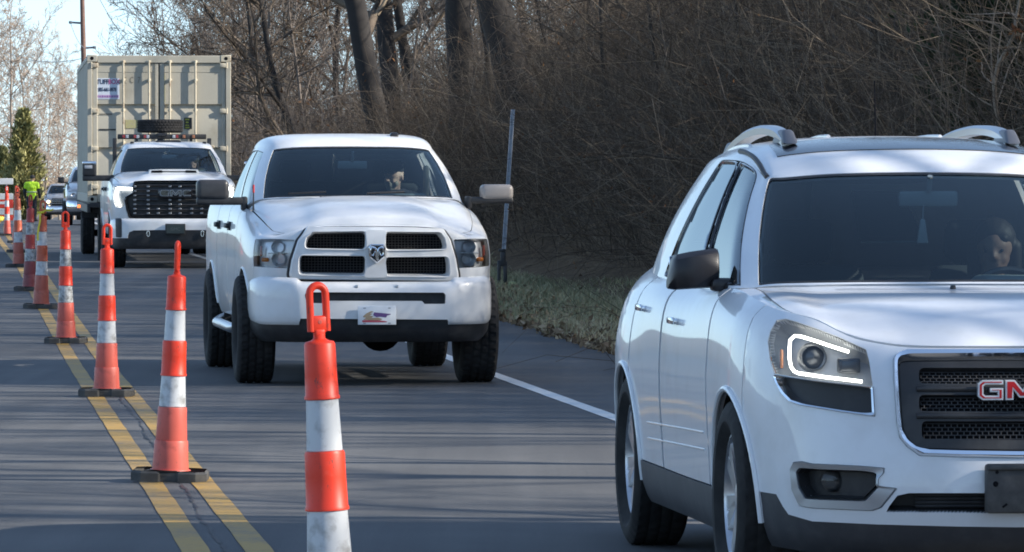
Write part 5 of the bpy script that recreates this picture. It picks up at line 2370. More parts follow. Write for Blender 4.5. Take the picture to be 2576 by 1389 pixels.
RP = dict(
    st=[(0, .02, 0, .79, 1.292), (.35, .03, 4, .79, 1.288), (.57, .06, 10, .79, 1.265), (.80, .13, 20, .79, 1.205), (.925, .235, 46, .78, 1.205), (.975, .48, 76, .62, 1.245),
        (.995, .95, 90, .50, 1.325), (1.0, 1.5, 90, .50, 1.405), (1.0, 2.4, 90, .50, 1.44), (1.0, 3.6, 90, .50, 1.455), (1.01, 4.75, 90, .50, 1.465), (1.0, 5.65, 90, .50, 1.47), (.965, 5.84, 140, .52, 1.47), (.5, 5.88, 175, .52, 1.47), (0, 5.88, 180, .52, 1.47)],
    fr=[0, .12, .36, .62, .84, .95, 1.0], off_f=[.05, .03, .01, .0, .008, .018, .045], off_s=[.055, .02, .004, .0, .014, .038, .085],
    gb=[(0, 1.27, 1.505), (.45, 1.315, 1.503), (.745, 1.475, 1.493), (.835, 1.575, 1.478)], gby=[1.75, 2.55, 3.45],
    gbr=[(.87, 4.02, 1.46), (.70, 4.10, 1.46), (0, 4.12, 1.46)],
    gt=[(0, 2.08, 1.932), (.40, 2.10, 1.928), (.615, 2.165, 1.912), (.685, 2.25, 1.895), (.715, 2.52, 1.912), (.725, 2.95, 1.925), (.72, 3.5, 1.915), (.69, 3.80, 1.90), (.60, 3.88, 1.895), (0, 3.9, 1.895)],
    HU=3.25, ub=7.05, hood=hood_ram, seam=(.80, .985, .8), u_f=4.42, ya=.95, yr=4.75, ry=.52, rz=.50, R=.435, door_y=(1.72, 2.82, 4.13), handle_z=1.26, handle_m=m_black,
    bp=2.02, cp=3.62, roof=.065, seat_z=.86, seat_y=2.55, len=5.86, bed_z=1.475, ground_clear=.42, xw=.905, tw=.31, rim=.235, wm=mat('dark steel wheel', (.10, .10, .105), .45, .6), paint=m_paint, ws='steel')
RS = truck_shell(ram, RP)
RW, RC, RH = RS['W'], RS['W'].c, RS['H']


def onR(pts, r=0, ml=7):
    return RW.inv_px(rpoly(Zr(pts), r, maxlen=ml), RM, (RC - 4.8, RC + 4.8), (0, 6))


# nose panels around the lamps and grille
rg_out = onR([(552, 538), (700, 533), (900, 532), (1090, 535), (1232, 543), (1264, 590), (1292, 680), (1312, 792), (1100, 791), (880, 789), (680, 787), (460, 784), (476, 690), (508, 596)], r=14)
rhl = onR([(284, 588), (380, 586), (494, 590), (482, 660), (466, 734), (360, 730), (266, 722), (268, 660)], r=5)
rhr = flip_u(rhl, RC)
mb = MB()
nose = uvrect(RC - 4.41, RC + 4.41, .6, 6, n=50)
_c = rg_out.mean(0)
panel(mb, RW, nose, [_c + (rg_out - _c) * [1.026, 1.055], rhl, rhr], step=.06, th=.03)
mb.build('nose_panel', m_paint, ram, 50)
mb = MB()
panel(mb, RW, rg_out, off=-.07, th=0, rim=False, step=.1)
mb.build('radiator', m_dark, ram)
# grille frame with four openings
open_px = [[(590, 560), (838, 556), (836, 631), (548, 628), (560, 585)], [(530, 672), (836, 674), (834, 756), (523, 752), (524, 700)],
           [(950, 558), (1206, 562), (1226, 588), (1238, 632), (948, 633)], [(948, 680), (1244, 678), (1250, 720), (1252, 762), (950, 757)]]
op = [onR(o, r=10) for o in open_px]
op = [o.mean(0) + (o - o.mean(0)) * [1.03, 1.13] for o in op]
mb = MB()
ctr = rg_out.mean(0)
rim_in = ctr + (rg_out - ctr) * [.955, .93]
panel(mb, RW, rim_in, op, off=.058, th=.10, step=.06)
a, b = resample(rg_out, 160), resample(rim_in, 160)
b = np.roll(b, -np.argmin(((b - a[0]) ** 2).sum(1)), 0)
ring_on(mb, RW, a, b, [(0, -.05), (.05, .022), (.3, .048), (.7, .057), (1, .058)])
rgr = mb.build('grille', m_paint, ram, 35)
mb = MB()
sl_ = _c + (a - _c) * [1.016, 1.034]
P_ = RW.at(sl_) + RW.nrm(sl_) * .006
mb.tube(np.concatenate([P_, P_[:1]]), .0125, 6, cap=False)
mb.build('grille_seal', m_black, rgr)  # black tube painting the shade in the gap round the grille
# inner bevels of the openings and the raised cross
for o in op:
    c_ = o.mean(0)
    mb = MB()
    a = resample(o, 80)
    ring_on(mb, RW, c_ + (a - c_) * [1.05, 1.12], c_ + (a - c_) * [.998, .995], [(0, .059), (.35, .067), (.75, .06), (1, .0)])
    mb.build('opening_frame', m_paint, rgr, 40)
mb = MB()
vb = onR([(842, 548), (945, 548), (938, 610), (948, 655), (942, 700), (950, 770), (835, 770), (852, 700), (842, 655), (850, 610)], r=6)
panel(mb, RW, vb, off=.080, th=.03, step=.04)
mb.build('centre_bar', m_paint, rgr, 40)
# black honeycomb field behind the openings
mb = MB()
for o in op:
    P = RW.at(o)
    x0, x1, z0, z1 = P[:, 0].min(), P[:, 0].max(), P[:, 2].min(), P[:, 2].max()
    for zq in np.arange(z0 + .008, z1, .022):
        xs = np.linspace(x0, x1, 24)
        uv = RW.inv(np.stack([xs, np.full(24, zq)], -1), (0, 2), (RC - 4, RC + 4), (0, 6))
        mb.tube(RW.at(uv) - RW.nrm(uv) * .035, .003, 4)
    for xq in np.arange(x0 + .008, x1, .026):
        zs = np.linspace(z0, z1, 5)
        uv = RW.inv(np.stack([np.full(5, xq), zs], -1), (0, 2), (RC - 4, RC + 4), (0, 6))
        mb.tube(RW.at(uv) - RW.nrm(uv) * .035, .003, 4)
mb.build('grille_mesh', mat('dull black grille mesh', (.03, .03, .032), .5), rgr, 0)
# emblem: dark shield with a polished horned head
uv = onR([(895, 655), (900, 655), (897, 660)])
ec = RW.at(uv).mean(0)
sh = rpoly([(-.052, .072), (.052, .072), (.066, .045), (.062, -.03), (.0, -.082), (-.062, -.03), (-.066, .045)], .014)
M = np.eye(4)
M[:3, 3] = ec + [0.0, -.115, 0]
mb = MB()
mb.prism(sh, .04, M, bev=.008)
emb = mb.build('emblem', m_chrome, rgr, 30)
M2 = M.copy()
M2[1, 3] -= .003
mb = MB()
mb.prism(inset(sh, .010), .01, M2)
mb.build('emblem_field', mat('emblem black', (.015, .016, .02), .2, coat=.6), emb, 0)
mb = MB()
for s in (-1, 1):
    cv = [(0.004 * s, .012), (.018 * s, .040), (.040 * s, .045), (.052 * s, .022), (.047 * s, -.012), (.030 * s, -.020), (.026 * s, .0)]
    P = np.array([(x, 0, z) for x, z in cv])
    tt = np.linspace(0, 6, 22)
    mb.tube(pchip_rows(P, tt) + ec + [0, -.121, 0], np.interp(tt, [0, 2, 6], [.011, .013, .005]), 8)
    mb.rbox(ec + np.array([s * .017, -.123, .008]), (.018, .014, .012), .005, 2)
fac = rpoly([(-.020, .028), (.020, .028), (.016, -.01), (.010, -.05), (0, -.06), (-.010, -.05), (-.016, -.01)], .004)
M3 = M.copy()
M3[1, 3] -= .014
mb.prism(fac, .014, M3, bev=.004)
mb.build('emblem_head', m_chrome, emb, 40)

# headlights
for s in (-1, 1):
    ho = rhl if s < 0 else rhr
    mb = MB()
    panel(mb, RW, ho, off=-.06, th=0, rim=False, step=.06)
    p, n = RW.at(ho), RW.nrm(ho)
    k = len(ho)
    mb.add(np.concatenate([p - n * .004, p - n * .06]), [(i, (i + 1) % k, k + (i + 1) % k, k + i) for i in range(k)])
    head = mb.build('headlight', mat('bright lamp housing', (.70, .72, .74), .30, .45), ram)
    c_ = ho.mean(0)
    mb = MB()
    panel(mb, RW, c_ + (ho - c_) * .985, off=-.003, th=.004, step=.04)
    mb.build('lens', m_lens, head, 60)

    def lamp_pt(zx, zy, d):
        q = RW.inv_px(Zr([(zx, zy)]), RM, (RC - 4.8, RC), (0, 6))
        if s > 0:
            q[:, 0] = 2 * RC - q[:, 0]
        return RW.at(q)[0] - RW.nrm(q)[0] * d
    mb = MB()
    c0 = lamp_pt(405, 690, .03)
    mb.lathe([(.001, .05), (.03, .045), (.05, .02), (.058, -.02)], 24, 'y', c=c0)
    c1 = lamp_pt(400, 625, .03)
    mb.lathe([(.001, .05), (.03, .045), (.047, .02), (.053, -.015)], 24, 'y', c=c1)
    mb.build('reflector', m_lampbowl, head)
    mb = MB()
    mb.rbox(lamp_pt(398, 657, .035), (.15, .03, .010), .004, 2)
    mb.build('divider', mat('lamp divider', (.55, .57, .58), .3, .5), head)
    mb = MB()
    for dz in (692,):
        mb.rbox(lamp_pt(325, dz, .045), (.06, .03, .034), .01, 2)
    mb.build('turn_signal', m_amber, head)
    mb = MB()
    mb.rbox(lamp_pt(308, 645, .03), (.022, .03, .085), .008, 2)
    mb.build('side_marker', mat('dull red lens', (.45, .12, .09), .2, coat=.6), head)

# front bumper
BST = [(0, -.115, 0, .495, .836), (.585, -.098, 3, .495, .838), (.655, -.080, 16, .495, .868), (.865, .06, 36, .495, .874), (.95, .22, 62, .50, .876), (.978, .46, 84, .51, .878), (.980, .60, 90, .53, .878)]
BW = wrap_surf(BST, [0, .08, .35, .72, .92, 1.0], [.035, .008, .0, .0, .015, .07], [.03, .008, 0, 0, .015, .05])
BC = BW.c


def onB(pts, r=0, ml=7):
    return BW.inv_px(rpoly(Zr(pts), r, maxlen=ml), RM, (BC - 5.5, BC + 5.5), (0, 5))


slot = onB([(548, 853), (1238, 855), (1247, 868), (1245, 911), (1142, 912), (1128, 897), (664, 896), (650, 909), (550, 906), (542, 868)], r=4)
notch = onB([(520, 985), (1256, 990), (1272, 1040), (505, 1040)], r=0)
notch[:, 1] = np.where(Zr([(0, 1020)])[0, 1] < rpoly(Zr([(520, 985), (1256, 990), (1272, 1040), (505, 1040)]), 0, maxlen=7)[:, 1], -.3, notch[:, 1])
mb = MB()
panel(mb, BW, uvrect(BC - 6, BC + 6, .0, 5, n=50), [slot, notch], step=.05, th=.035)
bum = mb.build('front_bumper', m_paint, ram, 45)
mb = MB()
panel(mb, BW, slot, off=-.05, th=.01, step=.06)
p, n = BW.at(slot), BW.nrm(slot)
k = len(slot)
mb.add(np.concatenate([p - n * .002, p - n * .05]), [(i, (i + 1) % k, k + (i + 1) % k, k + i) for i in range(k)])
mb.build('bumper_slot', m_black, bum, 40)
for s in (-1, 1):
    mb = MB()
    for x_, z_ in ((.50, .775), (.93, .60)):
        uv = BW.inv(np.array([[s * x_, z_]]), (0, 2), (BC - 5, BC + 5), (0, 5))
    mb.lathe([(.001, -.006), (.012, -.005), (.015, 0)], 14, 'y', c=BW.at(BW.inv(np.array([[s * .16, .80]]), (0, 2)))[0])
    mb.build('bumper_bolt', m_satin, bum)
VST = [(x * .985, y + .045, t, .355, .565) for (x, y, t, a, b) in BST]
VW = wrap_surf(VST, [0, .25, .6, 1.0], [.09, .03, .0, .0], [.09, .03, 0, 0])
mb = MB()
panel(mb, VW, uvrect(VW.c - 5, VW.c + 5, 0, 3, n=40), step=.07, th=.03)
mb.build('air_dam', m_black, ram, 45)
# front plate with an eagle and flag design
mb = MB()
py = BW.at(BW.inv(np.array([[0, .62]]), (0, 2)))[0, 1] - .020
pz_ = .572
mb.rbox((0, py, pz_), (.305, .008, .150), .003, 2)
plate = mb.build('license_plate', dirty('white plate', (.72, .76, .80), (.60, .64, .70), .4, (.5, .8), 20), ram)


def plate_art(name, polys, mt, lift):
    mb = MB()
    for q in polys:
        o = np.array(q, float) * [.305, .150] + [-.1525, -.075]
        M = np.eye(4)
        M[:3, 3] = [0, py - .004 - lift, pz_]
        mb.prism(rpoly(o, .004), .0015, M)
    return mb.build(name, mt, plate, 0)


plate_art('flag_shape', [[(.42, .66), (.52, .64), (.72, .60), (.90, .56), (.76, .48), (.74, .38), (.58, .42), (.48, .40), (.40, .50)]], mat('plate purple', (.13, .07, .22), .5), .0012)
plate_art('red_band', [[(.10, .18), (.12, .24), (.45, .26), (.70, .20), (.78, .16), (.74, .13), (.14, .13)]], mat('plate red', (.38, .06, .09), .5), .0012)
plate_art('eagle_wing', [[(.12, .42), (.22, .60), (.34, .72), (.42, .70), (.30, .58), (.40, .60), (.30, .48), (.42, .46), (.34, .36), (.52, .38), (.66, .30), (.58, .24), (.30, .25), (.12, .27), (.22, .36)]], mat('plate gold brown', (.34, .27, .18), .5), .0020)
plate_art('plate_slot', [[(.14, .86), (.21, .86), (.21, .90), (.14, .90)], [(.79, .86), (.86, .86), (.86, .90), (.79, .90)], [(.14, .06), (.21, .06), (.21, .10), (.14, .10)], [(.79, .06), (.86, .06), (.86, .10), (.79, .10)]], mat('plate bolt grey', (.16, .20, .24), .5), .0012)

# mirrors, aerial, wipers, steps
m_mirror_head = dirty('dark grey mirror shell', (.035, .036, .04), (.06, .06, .062), .38, (.45, .8), 9)
tow_mirror(ram, -1, 1.66, .93, 1.325, 1.06, 1.440, 1.505, 1.645, m_black, m_mirror_head)
tow_mirror(ram, 1, 1.66, .93, 1.30, 1.03, 1.452, 1.506, 1.605, m_black, mat('pale mirror shell', (.30, .275, .26), .35))  # right head coloured paler for the sun reflected on it
mb = MB()
ab = RS['E'](6.6) * [-1, 1, 1] + [.03, 0, -.005]
mb.tube([ab, ab + [0, 0, .10], ab + [.002, .01, .17]], [.010, .006, .006], 8)
mb.lathe([(.018, 0), (.016, .012), (.008, .02)], 12, 'z', c=ab)
aer = mb.build('aerial', m_black, ram)
mb = MB()
mb.tube([ab + [.002, .01, .17], ab + [.003, .014, .235]], [.009, .008], 8)
mb.build('aerial_tip', mat('red aerial tip', (.6, .03, .03), .5), aer)
for x0_, x1_ in ((-.58, -.28), (.05, .36)):
    mb = MB()
    g0 = np.linspace(0, 1, 8)
    gx = x0_ + (x1_ - x0_) * g0
    uv = RS['G'].inv(np.stack([gx, np.full(8, 1.52) + .012 * g0], -1), (0, 2), (RS['gc'] - 2.5, RS['gc'] + 2.5), (0, 2))
    mb.tube(RS['G'].at(uv) + RS['G'].nrm(uv) * .02, .010, 6)
    mb.build('wiper', m_black, ram)
for q in (.32, .66):
    mb = MB()
    mb.lathe([(.001, .014), (.008, .012), (.012, 0)], 10, 'z', c=RH.at([[(RH.ni - 1) * q, (RH.nj - 1) * .955]])[0])
    mb.build('washer_nozzle', m_black, RS['hood'])
mb = MB()
rp = RS['RF'].at(RS['RF'].inv(np.array([[.385, 2.42]]), (0, 1)))[0]
mb.rbox(rp + [0, 0, .012], (.085, .12, .034), .015, 3, taper=(.65, .6))
mb.build('roof_lamp', mat('dark lamp cover', (.02, .02, .022), .3), RS['roof'])
for s in (-1, 1):
    mb = MB()
    mb.tube([(s * .80, 1.62, .56), (s * 1.0, 1.72, .43), (s * 1.02, 1.9, .42), (s * 1.02, 3.8, .42), (s * .98, 3.95, .44), (s * .8, 4.02, .52)], .042, 12)
    mb.build('side_step', m_satin, ram)
for s in (-1, 1):
    mb = MB()
    mb.rbox((s * .675, 2.62, 1.62), (.05, .05, .30), .02, 2)
    mb.build('pillar_trim', mat('pale pillar trim', (.42, .44, .38), .7), ram)

# ================================================================== the white heavy pickup towing the container
sierra = thing('pickup_truck', 'white heavy duty pickup with wide black grille towing the tan container', 'pickup truck', (-5.43, 86.5, float(zroad(86)) + .005), R(6.0))
KM = body_matrix(sierra)
Zk = zpx(230, 380, 3.1571)


def hood_k(q, b):
    a = abs(q)
    dome = .05 * (1 - min(1, a / .6) ** 6) * min(1, b * 3) * min(1, (1 - b) * 4)
    return dome + .02 * (1 - a ** 2) * math.sin(math.pi * b) if 0 < b < 1 else 0.0


KP = dict(
    st=[(0, .0, 0, .76, 1.40), (.40, .01, 3, .76, 1.40), (.68, .04, 8, .76, 1.385), (.90, .12, 24, .76, 1.365), (.985, .25, 52, .74, 1.365), (1.02, .5, 80, .62, 1.385),
        (1.03, 1.0, 90, .52, 1.42), (1.03, 1.6, 90, .52, 1.455), (1.03, 2.6, 90, .52, 1.475), (1.03, 3.9, 90, .52, 1.485), (1.04, 5.1, 90, .52, 1.49), (1.03, 6.05, 90, .52, 1.49), (.98, 6.22, 140, .54, 1.49), (.5, 6.26, 175, .54, 1.49), (0, 6.26, 180, .54, 1.49)],
    fr=[0, .12, .36, .62, .84, .95, 1.0], off_f=[.03, .015, .0, .0, .01, .03, .06], off_s=[.05, .02, .004, .0, .012, .03, .07],
    gb=[(0, 1.42, 1.555), (.46, 1.46, 1.553), (.79, 1.61, 1.54), (.875, 1.70, 1.525)], gby=[1.85, 2.75, 3.75],
    gbr=[(.90, 4.28, 1.49), (.72, 4.34, 1.49), (0, 4.36, 1.49)],
    gt=[(0, 2.28, 1.965), (.42, 2.30, 1.96), (.65, 2.36, 1.945), (.72, 2.45, 1.93), (.745, 2.7, 1.945), (.75, 3.2, 1.955), (.745, 3.8, 1.945), (.71, 4.08, 1.93), (.62, 4.15, 1.925), (0, 4.17, 1.925)],
    HU=3.25, ub=7.1, hood=hood_k, seam=(.86, .985, .8), u_f=4.42, ya=1.0, yr=5.05, ry=.53, rz=.50, R=.43, door_y=(1.85, 3.0, 4.36), handle_z=1.27, handle_m=m_black,
    bp=2.0, cp=3.6, roof=.06, seat_z=.86, seat_y=2.7, len=6.24, bed_z=1.495, ground_clear=.36, xw=.90, tw=.27, rim=.25, wm=m_alloy, paint=m_paint, ws='steel', lip=.009, lip_m=m_paint)
KS = truck_shell(sierra, KP)
KW, KC = KS['W'], KS['W'].c


def onK(pts, r=0, ml=9, hi=.2):
    return KW.inv_px(rpoly(Zk(pts), r, maxlen=ml * .5), KM, (KC - 4.8, KC + hi), (0, 6))


def half_k(pts):
    p = Zk(pts)
    seg = []
    for a, b in zip(p[:-1], p[1:]):
        m = max(1, int(np.linalg.norm(b - a) / 4))
        seg += [a + (b - a) * k / m for k in range(m)]
    seg.append(p[-1])
    uv = KW.inv_px(np.array(seg), KM, (KC - 4.6, KC + .5), (0, 6))
    uv = uv[uv[:, 0] < KC - .02]
    return np.concatenate([uv, flip_u(uv, KC)])


kg = half_k([(905, 486), (700, 484), (560, 486), (522, 500), (506, 545), (510, 600), (440, 636), (432, 660), (450, 760), (474, 832), (580, 846), (905, 850)])
khl = onK([(322, 538), (420, 543), (508, 548), (510, 598), (440, 634), (428, 660), (436, 720), (400, 738), (358, 736), (336, 690), (326, 610)], r=3)
mb = MB()
panel(mb, KW, uvrect(KC - 4.41, KC + 4.41, 0, 6, n=50), [kg, khl, flip_u(khl, KC)], step=.08, th=.03)
mb.build('nose_panel', m_paint, sierra, 50)
mb = MB()
a = resample(kg, 160)
c_ = kg.mean(0)
b = c_ + (a - c_) * [.93, .86]
ring_on(mb, KW, a, b, [(0, -.01), (.15, .02), (.7, .03), (1, -.01)])
kgr = mb.build('grille', m_gloss_black, sierra, 40)
mb = MB()
panel(mb, KW, kg, off=-.05, th=0, rim=False, step=.1)
for zq in np.linspace(.86, 1.34, 7):
    x1 = .62 if zq > 1.2 else .66
    xs = np.linspace(-x1, x1, 30)
    uv = KW.inv(np.stack([xs, np.full(30, zq)], -1), (0, 2), (KC - 4, KC + 4), (0, 6))
    mb.tube(KW.at(uv) - KW.nrm(uv) * .02, .015, 6)
mb.build('grille_bars', m_black, kgr, 40)
mb = MB()
for q, x_ in enumerate((-.645, -.43, -.27, -.08, .08, .27, .43, .645)):
    for zq in np.linspace(.885, 1.315, 7):
        if abs(x_) < .29 and 1.13 < zq < 1.29:
            continue
        if abs(x_) in (.27,) and zq > 1.0:
            continue
        uv = KW.inv(np.array([[x_, zq]]), (0, 2), (KC - 4, KC + 4), (0, 6))
        mb.rbox(KW.at(uv)[0] + [0, -.004, 0], (.05, .02, .030), .006, 1)
o = mb.build('grille_studs', mat('dull silver', (.30, .31, .33), .35, .8), kgr)
o['kind'] = 'stuff'
# emblem outline in chrome with dark letters
pz = KW.at(KW.inv(np.array([[0, 1.205]]), (0, 2), (KC - 1, KC + 1), (0, 6)))[0]
mb = MB()
mb.rbox(pz + [0, -.035, 0], (.56, .03, .15), .012, 2)
mb.build('badge_plate', m_gloss_black, kgr)
mbx = badge(kgr, KW, KC, 0, 1.21, .49, .10, .014, (.145, .19, .135), mat('dull silver', (.30, .31, .33), .35, .8), m_gloss_black, .014, .058)
for s in (-1, 1):
    ho = khl if s < 0 else flip_u(khl, KC)
    mb = MB()
    panel(mb, KW, ho, off=-.06, th=0, rim=False, step=.06)
    p, n = KW.at(ho), KW.nrm(ho)
    k = len(ho)
    mb.add(np.concatenate([p - n * .004, p - n * .06]), [(i, (i + 1) % k, k + (i + 1) % k, k + i) for i in range(k)])
    head = mb.build('headlight', m_housing, sierra)
    mb = MB()
    c_ = ho.mean(0)
    panel(mb, KW, c_ + (ho - c_) * .98, off=-.004, th=.004, step=.05)
    mb.build('lens', m_lens, head)
    uv = KW.inv_px(Zk([(506, 562), (420, 560), (345, 557), (340, 600), (345, 650), (365, 695), (388, 728)]), KM, (KC - 4.8, KC), (0, 6))
    if s > 0:
        uv[:, 0] = 2 * KC - uv[:, 0]
    mb = MB()
    mb.tube(KW.at(uv) - KW.nrm(uv) * .028, .019, 8)
    mb.build('light_strip', m_led, head)
# hood scoop
mb = MB()
sc = rpoly([(-.41, -.01), (-.39, .055), (-.19, .062), (.19, .062), (.39, .055), (.41, -.01)], .010)
M = np.eye(4)
M[:3, 3] = KS['H'].at(KS['H'].inv(np.array([[0, .42]]), (0, 1)))[0] + [0, 0, .004]
mb.prism(sc, .5, M, bev=.004)
hs_ = mb.build('hood_scoop', m_paint, KS['hood'], 40)
mb = MB()
M[1, 3] -= .003
mb.prism(rpoly([(-.37, .004), (-.36, .040), (-.20, .044), (-.18, .030), (.18, .030), (.20, .044), (.36, .040), (.37, .004), (.2, .004), (.17, .014), (-.17, .014), (-.2, .004)], .004), .004, M)
mb.build('scoop_grille', m_dark, hs_, 0)
# bumper
KB = [(x * 1.0, y - .10 + .06 * (abs(x) > .9), t, .30, .80) for (x, y, t, a_, b_) in KP['st'][:6]] + [(1.03, .62, 90, .32, .80)]
BW2 = wrap_surf(KB, [0, .1, .4, .75, .94, 1.0], [.05, .02, 0, 0, .015, .07], [.04, .01, 0, 0, .01, .05])
KBC = BW2.c


def onKB(pts, r=0):
    return BW2.inv_px(rpoly(Zk(pts), r, maxlen=5), KM, (KBC - 5.6, KBC + .6), (0, 5))


lowpx = [(905, 946), (700, 947), (520, 950), (478, 968), (466, 1000), (464, 1022), (280, 1022)]
seg = Zk(lowpx)
dense = []
for a, b in zip(seg[:-1], seg[1:]):
    dense += [a + (b - a) * k / 8 for k in range(8)]
uvl = BW2.inv_px(np.array(dense), KM, (KBC - 5.6, KBC + .6), (0, 5))
uvl = uvl[uvl[:, 0] < KBC - .02]
edge = np.concatenate([uvl[::-1], flip_u(uvl[::-1], KBC)])
mb = MB()
top = np.stack([np.linspace(KBC + 6, KBC - 6, 60), np.full(60, 4.98)], -1)
panel(mb, BW2, np.concatenate([[(KBC - 6, edge[0, 1])], edge, [(KBC + 6, edge[-1, 1])], top]), step=.07, th=.03)
kb = mb.build('front_bumper', m_paint, sierra, 45)
mb = MB()
panel(mb, BW2, np.concatenate([[(KBC - 6, .02)], np.stack([np.linspace(KBC - 5.9, KBC + 5.9, 60), np.full(60, .02)], -1), [(KBC + 6, edge[-1, 1])], edge[::-1], [(KBC - 6, edge[0, 1])]]), off=-.012, step=.07, th=.03)
mb.build('air_dam', m_black, sierra, 45)
for s in (-1, 1):
    st_ = onKB([(352, 822), (408, 822), (410, 1016), (356, 1016)], r=3)
    if s > 0:
        st_ = flip_u(st_, KBC)
    mb = MB()
    panel(mb, BW2, st_, off=.006, th=.02, step=.05)
    mb.build('air_curtain', m_black, kb)
    mb = MB()
    p = BW2.at(BW2.inv(np.array([[s * .435, .555]]), (0, 2), (KBC - 4, KBC + 4), (0, 5)))[0]
    a = np.linspace(0, 2 * math.pi, 17)
    mb.tube(np.stack([p[0] + .022 * np.cos(a), np.full(17, p[1] - .02), p[2] + .042 * np.sin(a)], -1), .013, 6, cap=False)
    mb.build('tow_hook', m_chrome, sierra)
p = BW2.at(BW2.inv(np.array([[0, .64]]), (0, 2), (KBC - 1, KBC + 1), (0, 5)))[0]
mb = MB()
mb.rbox(p + [0.0, -.025, -.01], (.325, .04, .175), .008, 2)
kp = mb.build('license_plate', m_black, sierra)
mb = MB()
mb.rbox(p + [0.0, -.047, -.01], (.29, .006, .14), .003, 1)
text_mesh(mb, 'GMC', .07, lambda v: np.stack([v[:, 0] + p[0], p[1] - .0505 - v[:, 2], v[:, 1] + p[2] - .01], -1), 1, .001)
mb.build('plate_face', [mat('dark plate face', (.035, .05, .05), .4), mat('plate grey letters', (.10, .12, .12), .5)], kp, 30)
m_white_plain = mat('white lamp', (.50, .51, .53), .25, coat=.5)
for s in (-1, 1):
    o = tow_mirror(sierra, s, 1.80, .95, 1.44, 1.215, 1.405, 1.50, 1.725, m_black, m_black)
    mb = MB()
    mb.rbox((s * 1.328, 1.812, 1.700), (.232, .178, .055), .022, 3)
    mb.build('mirror_cap', m_chrome, o)
    mb = MB()
    mb.rbox((s * 1.345, 1.733, 1.635), (.13, .02, .055), .008, 2)
    mb.build('mirror_lamp', m_white_plain, o)
# roof clearance lamps
for x_, w_ in ((-.60, .07), (0, .44), (.60, .07)):
    mb = MB()
    p = KS['RF'].at(KS['RF'].inv(np.array([[x_, 2.62]]), (0, 1)))[0]
    mb.rbox(p + [0, 0, .012], (w_, .09, .035), .012, 2, taper=(.85, .6))
    mb.build('clearance_lamp', mat('dark lamp cover', (.02, .02, .022), .3), KS['roof'])
# headache rack behind the cab with its lamp bar
mb = MB()
for s in (-1, 1):
    mb.rbox((s * .80 - .03, 4.50, 1.82), (.07, .07, .62), .012, 2)
    mb.rbox((s * .46, 4.50, 1.82), (.05, .05, .60), .012, 2)
mb.rbox((-.03, 4.50, 1.52), (1.68, .08, .07), .012, 2)
mb.rbox((-.03, 4.50, 2.155), (1.50, .09, .085), .012, 2)
mb.rbox((-.03, 4.52, 1.85), (1.5, .04, .05), .01, 2)
for y_ in (4.5, 5.1):
    mb.rbox((-.03, y_, 2.19), (.16, .5, .05), .01, 2)
mb.rbox((-.03, 5.2, 1.85), (.10, .10, .66), .01, 2)
rack = mb.build('cab_rack', m_black, sierra)
for x_, kind in ((-.66, 'r'), (-.60, 'w'), (-.47, 'r'), (-.42, 'w'), (-.30, 'r'), (-.25, 'w'), (.19, 'w'), (.24, 'r'), (.36, 'a'), (.52, 'a')):
    mb = MB()
    mb.rbox((x_ - .02, 4.452, 2.157), (.05, .02, .055), .006, 2)
    mb.build('rack_lamp', {'r': m_red, 'w': m_white_plain, 'a': mat('dull amber lens', (.35, .15, .08), .3)}[kind], rack)
# spare tyre lying flat on the rack
tloc = Matrix(KM) @ Vector((-.045, 4.85, 2.225))
sp = thing('spare_tyre', 'black spare tyre lying flat on the rack above the heavy pickup cab', 'tyre', tloc, R(6))
tm = tyre_mesh(.392, .225, .21).build('tyre', m_tyre, sp, 30)
tm.rotation_euler = (0, R(90), 0)
tm.location = (0, 0, .112)
mb = MB()
mb.lathe([(.001, .02), (.06, .02), (.09, -.02), (.19, -.03), (.215, .06), (.21, .10)], 32, 'z', c=(0, 0, .10))
mb.lathe([(.001, -.06), (.2, -.05), (.215, -.10)], 32, 'z', c=(0, 0, .11))
mb.build('rim', mat('dark steel wheel', (.10, .10, .105), .45, .6), sp)

# ================================================================== the shipping container and its trailer
HC = R(5.44)
ctop = CAM_H + 316 / (FPX / 94.3)
CH = 2.59
cz = ctop - CH
CX = (400.5 - 1287.5) / FPX * 94.3
cont = thing('shipping_container', 'tan shipping container with closed doors, lock rods and a white sign', 'container', (CX, 94.3, cz), HC)
m_tan = dirty('tan container paint', (.47, .44, .36), (.36, .325, .25), .62, (.48, .8), 2.2, bump=.15, bscale=30)
m_tan2 = dirty('tan lock rod paint', (.56, .50, .38), (.26, .17, .10), .6, (.55, .72), 6)
CW, CL = 2.52, 12.19
hw = CW / 2
mb = MB()
for s in (-1, 1):                                  # corner posts, rails
    mb.rbox((s * (hw - .045), .06, CH / 2), (.09, .12, CH - .24), .008, 1)
    mb.rbox((s * (hw - .05), CL - .08, CH / 2), (.10, .16, CH - .24), .008, 1)
    mb.rbox((s * (hw - .04), CL / 2, CH - .05), (.08, CL - .36, .09), .008, 1)
    mb.rbox((s * (hw - .04), CL / 2, .08), (.08, CL - .36, .15), .008, 1)
mb.rbox((0, .07, CH - .075), (CW - .36, .13, .13), .008, 1)
mb.rbox((0, .07, .075), (CW - .36, .13, .13), .008, 1)
mb.rbox((0, CL - .06, CH - .06), (CW - .36, .10, .11), .008, 1)
mb.build('frame', m_tan, cont, 30)
for s in (-1, 1):
    for z_ in (.06, CH - .06):
        for y_ in (.088, CL - .088):
            mb = MB()
            mb.rbox((s * (hw - .088), y_, z_), (.18, .18, .12), .008, 1)
            cc = mb.build('corner_casting', m_tan2 if s > 0 else m_tan, cont)
            if y_ < 1:
                mb = MB()
                mb.lathe([(.001, -.0015), (.030, -.0015), (.034, .004)], 18, 'y', c=(s * (hw - .085), -.003, z_))
                mb.build('casting_hole', m_dark, cc)
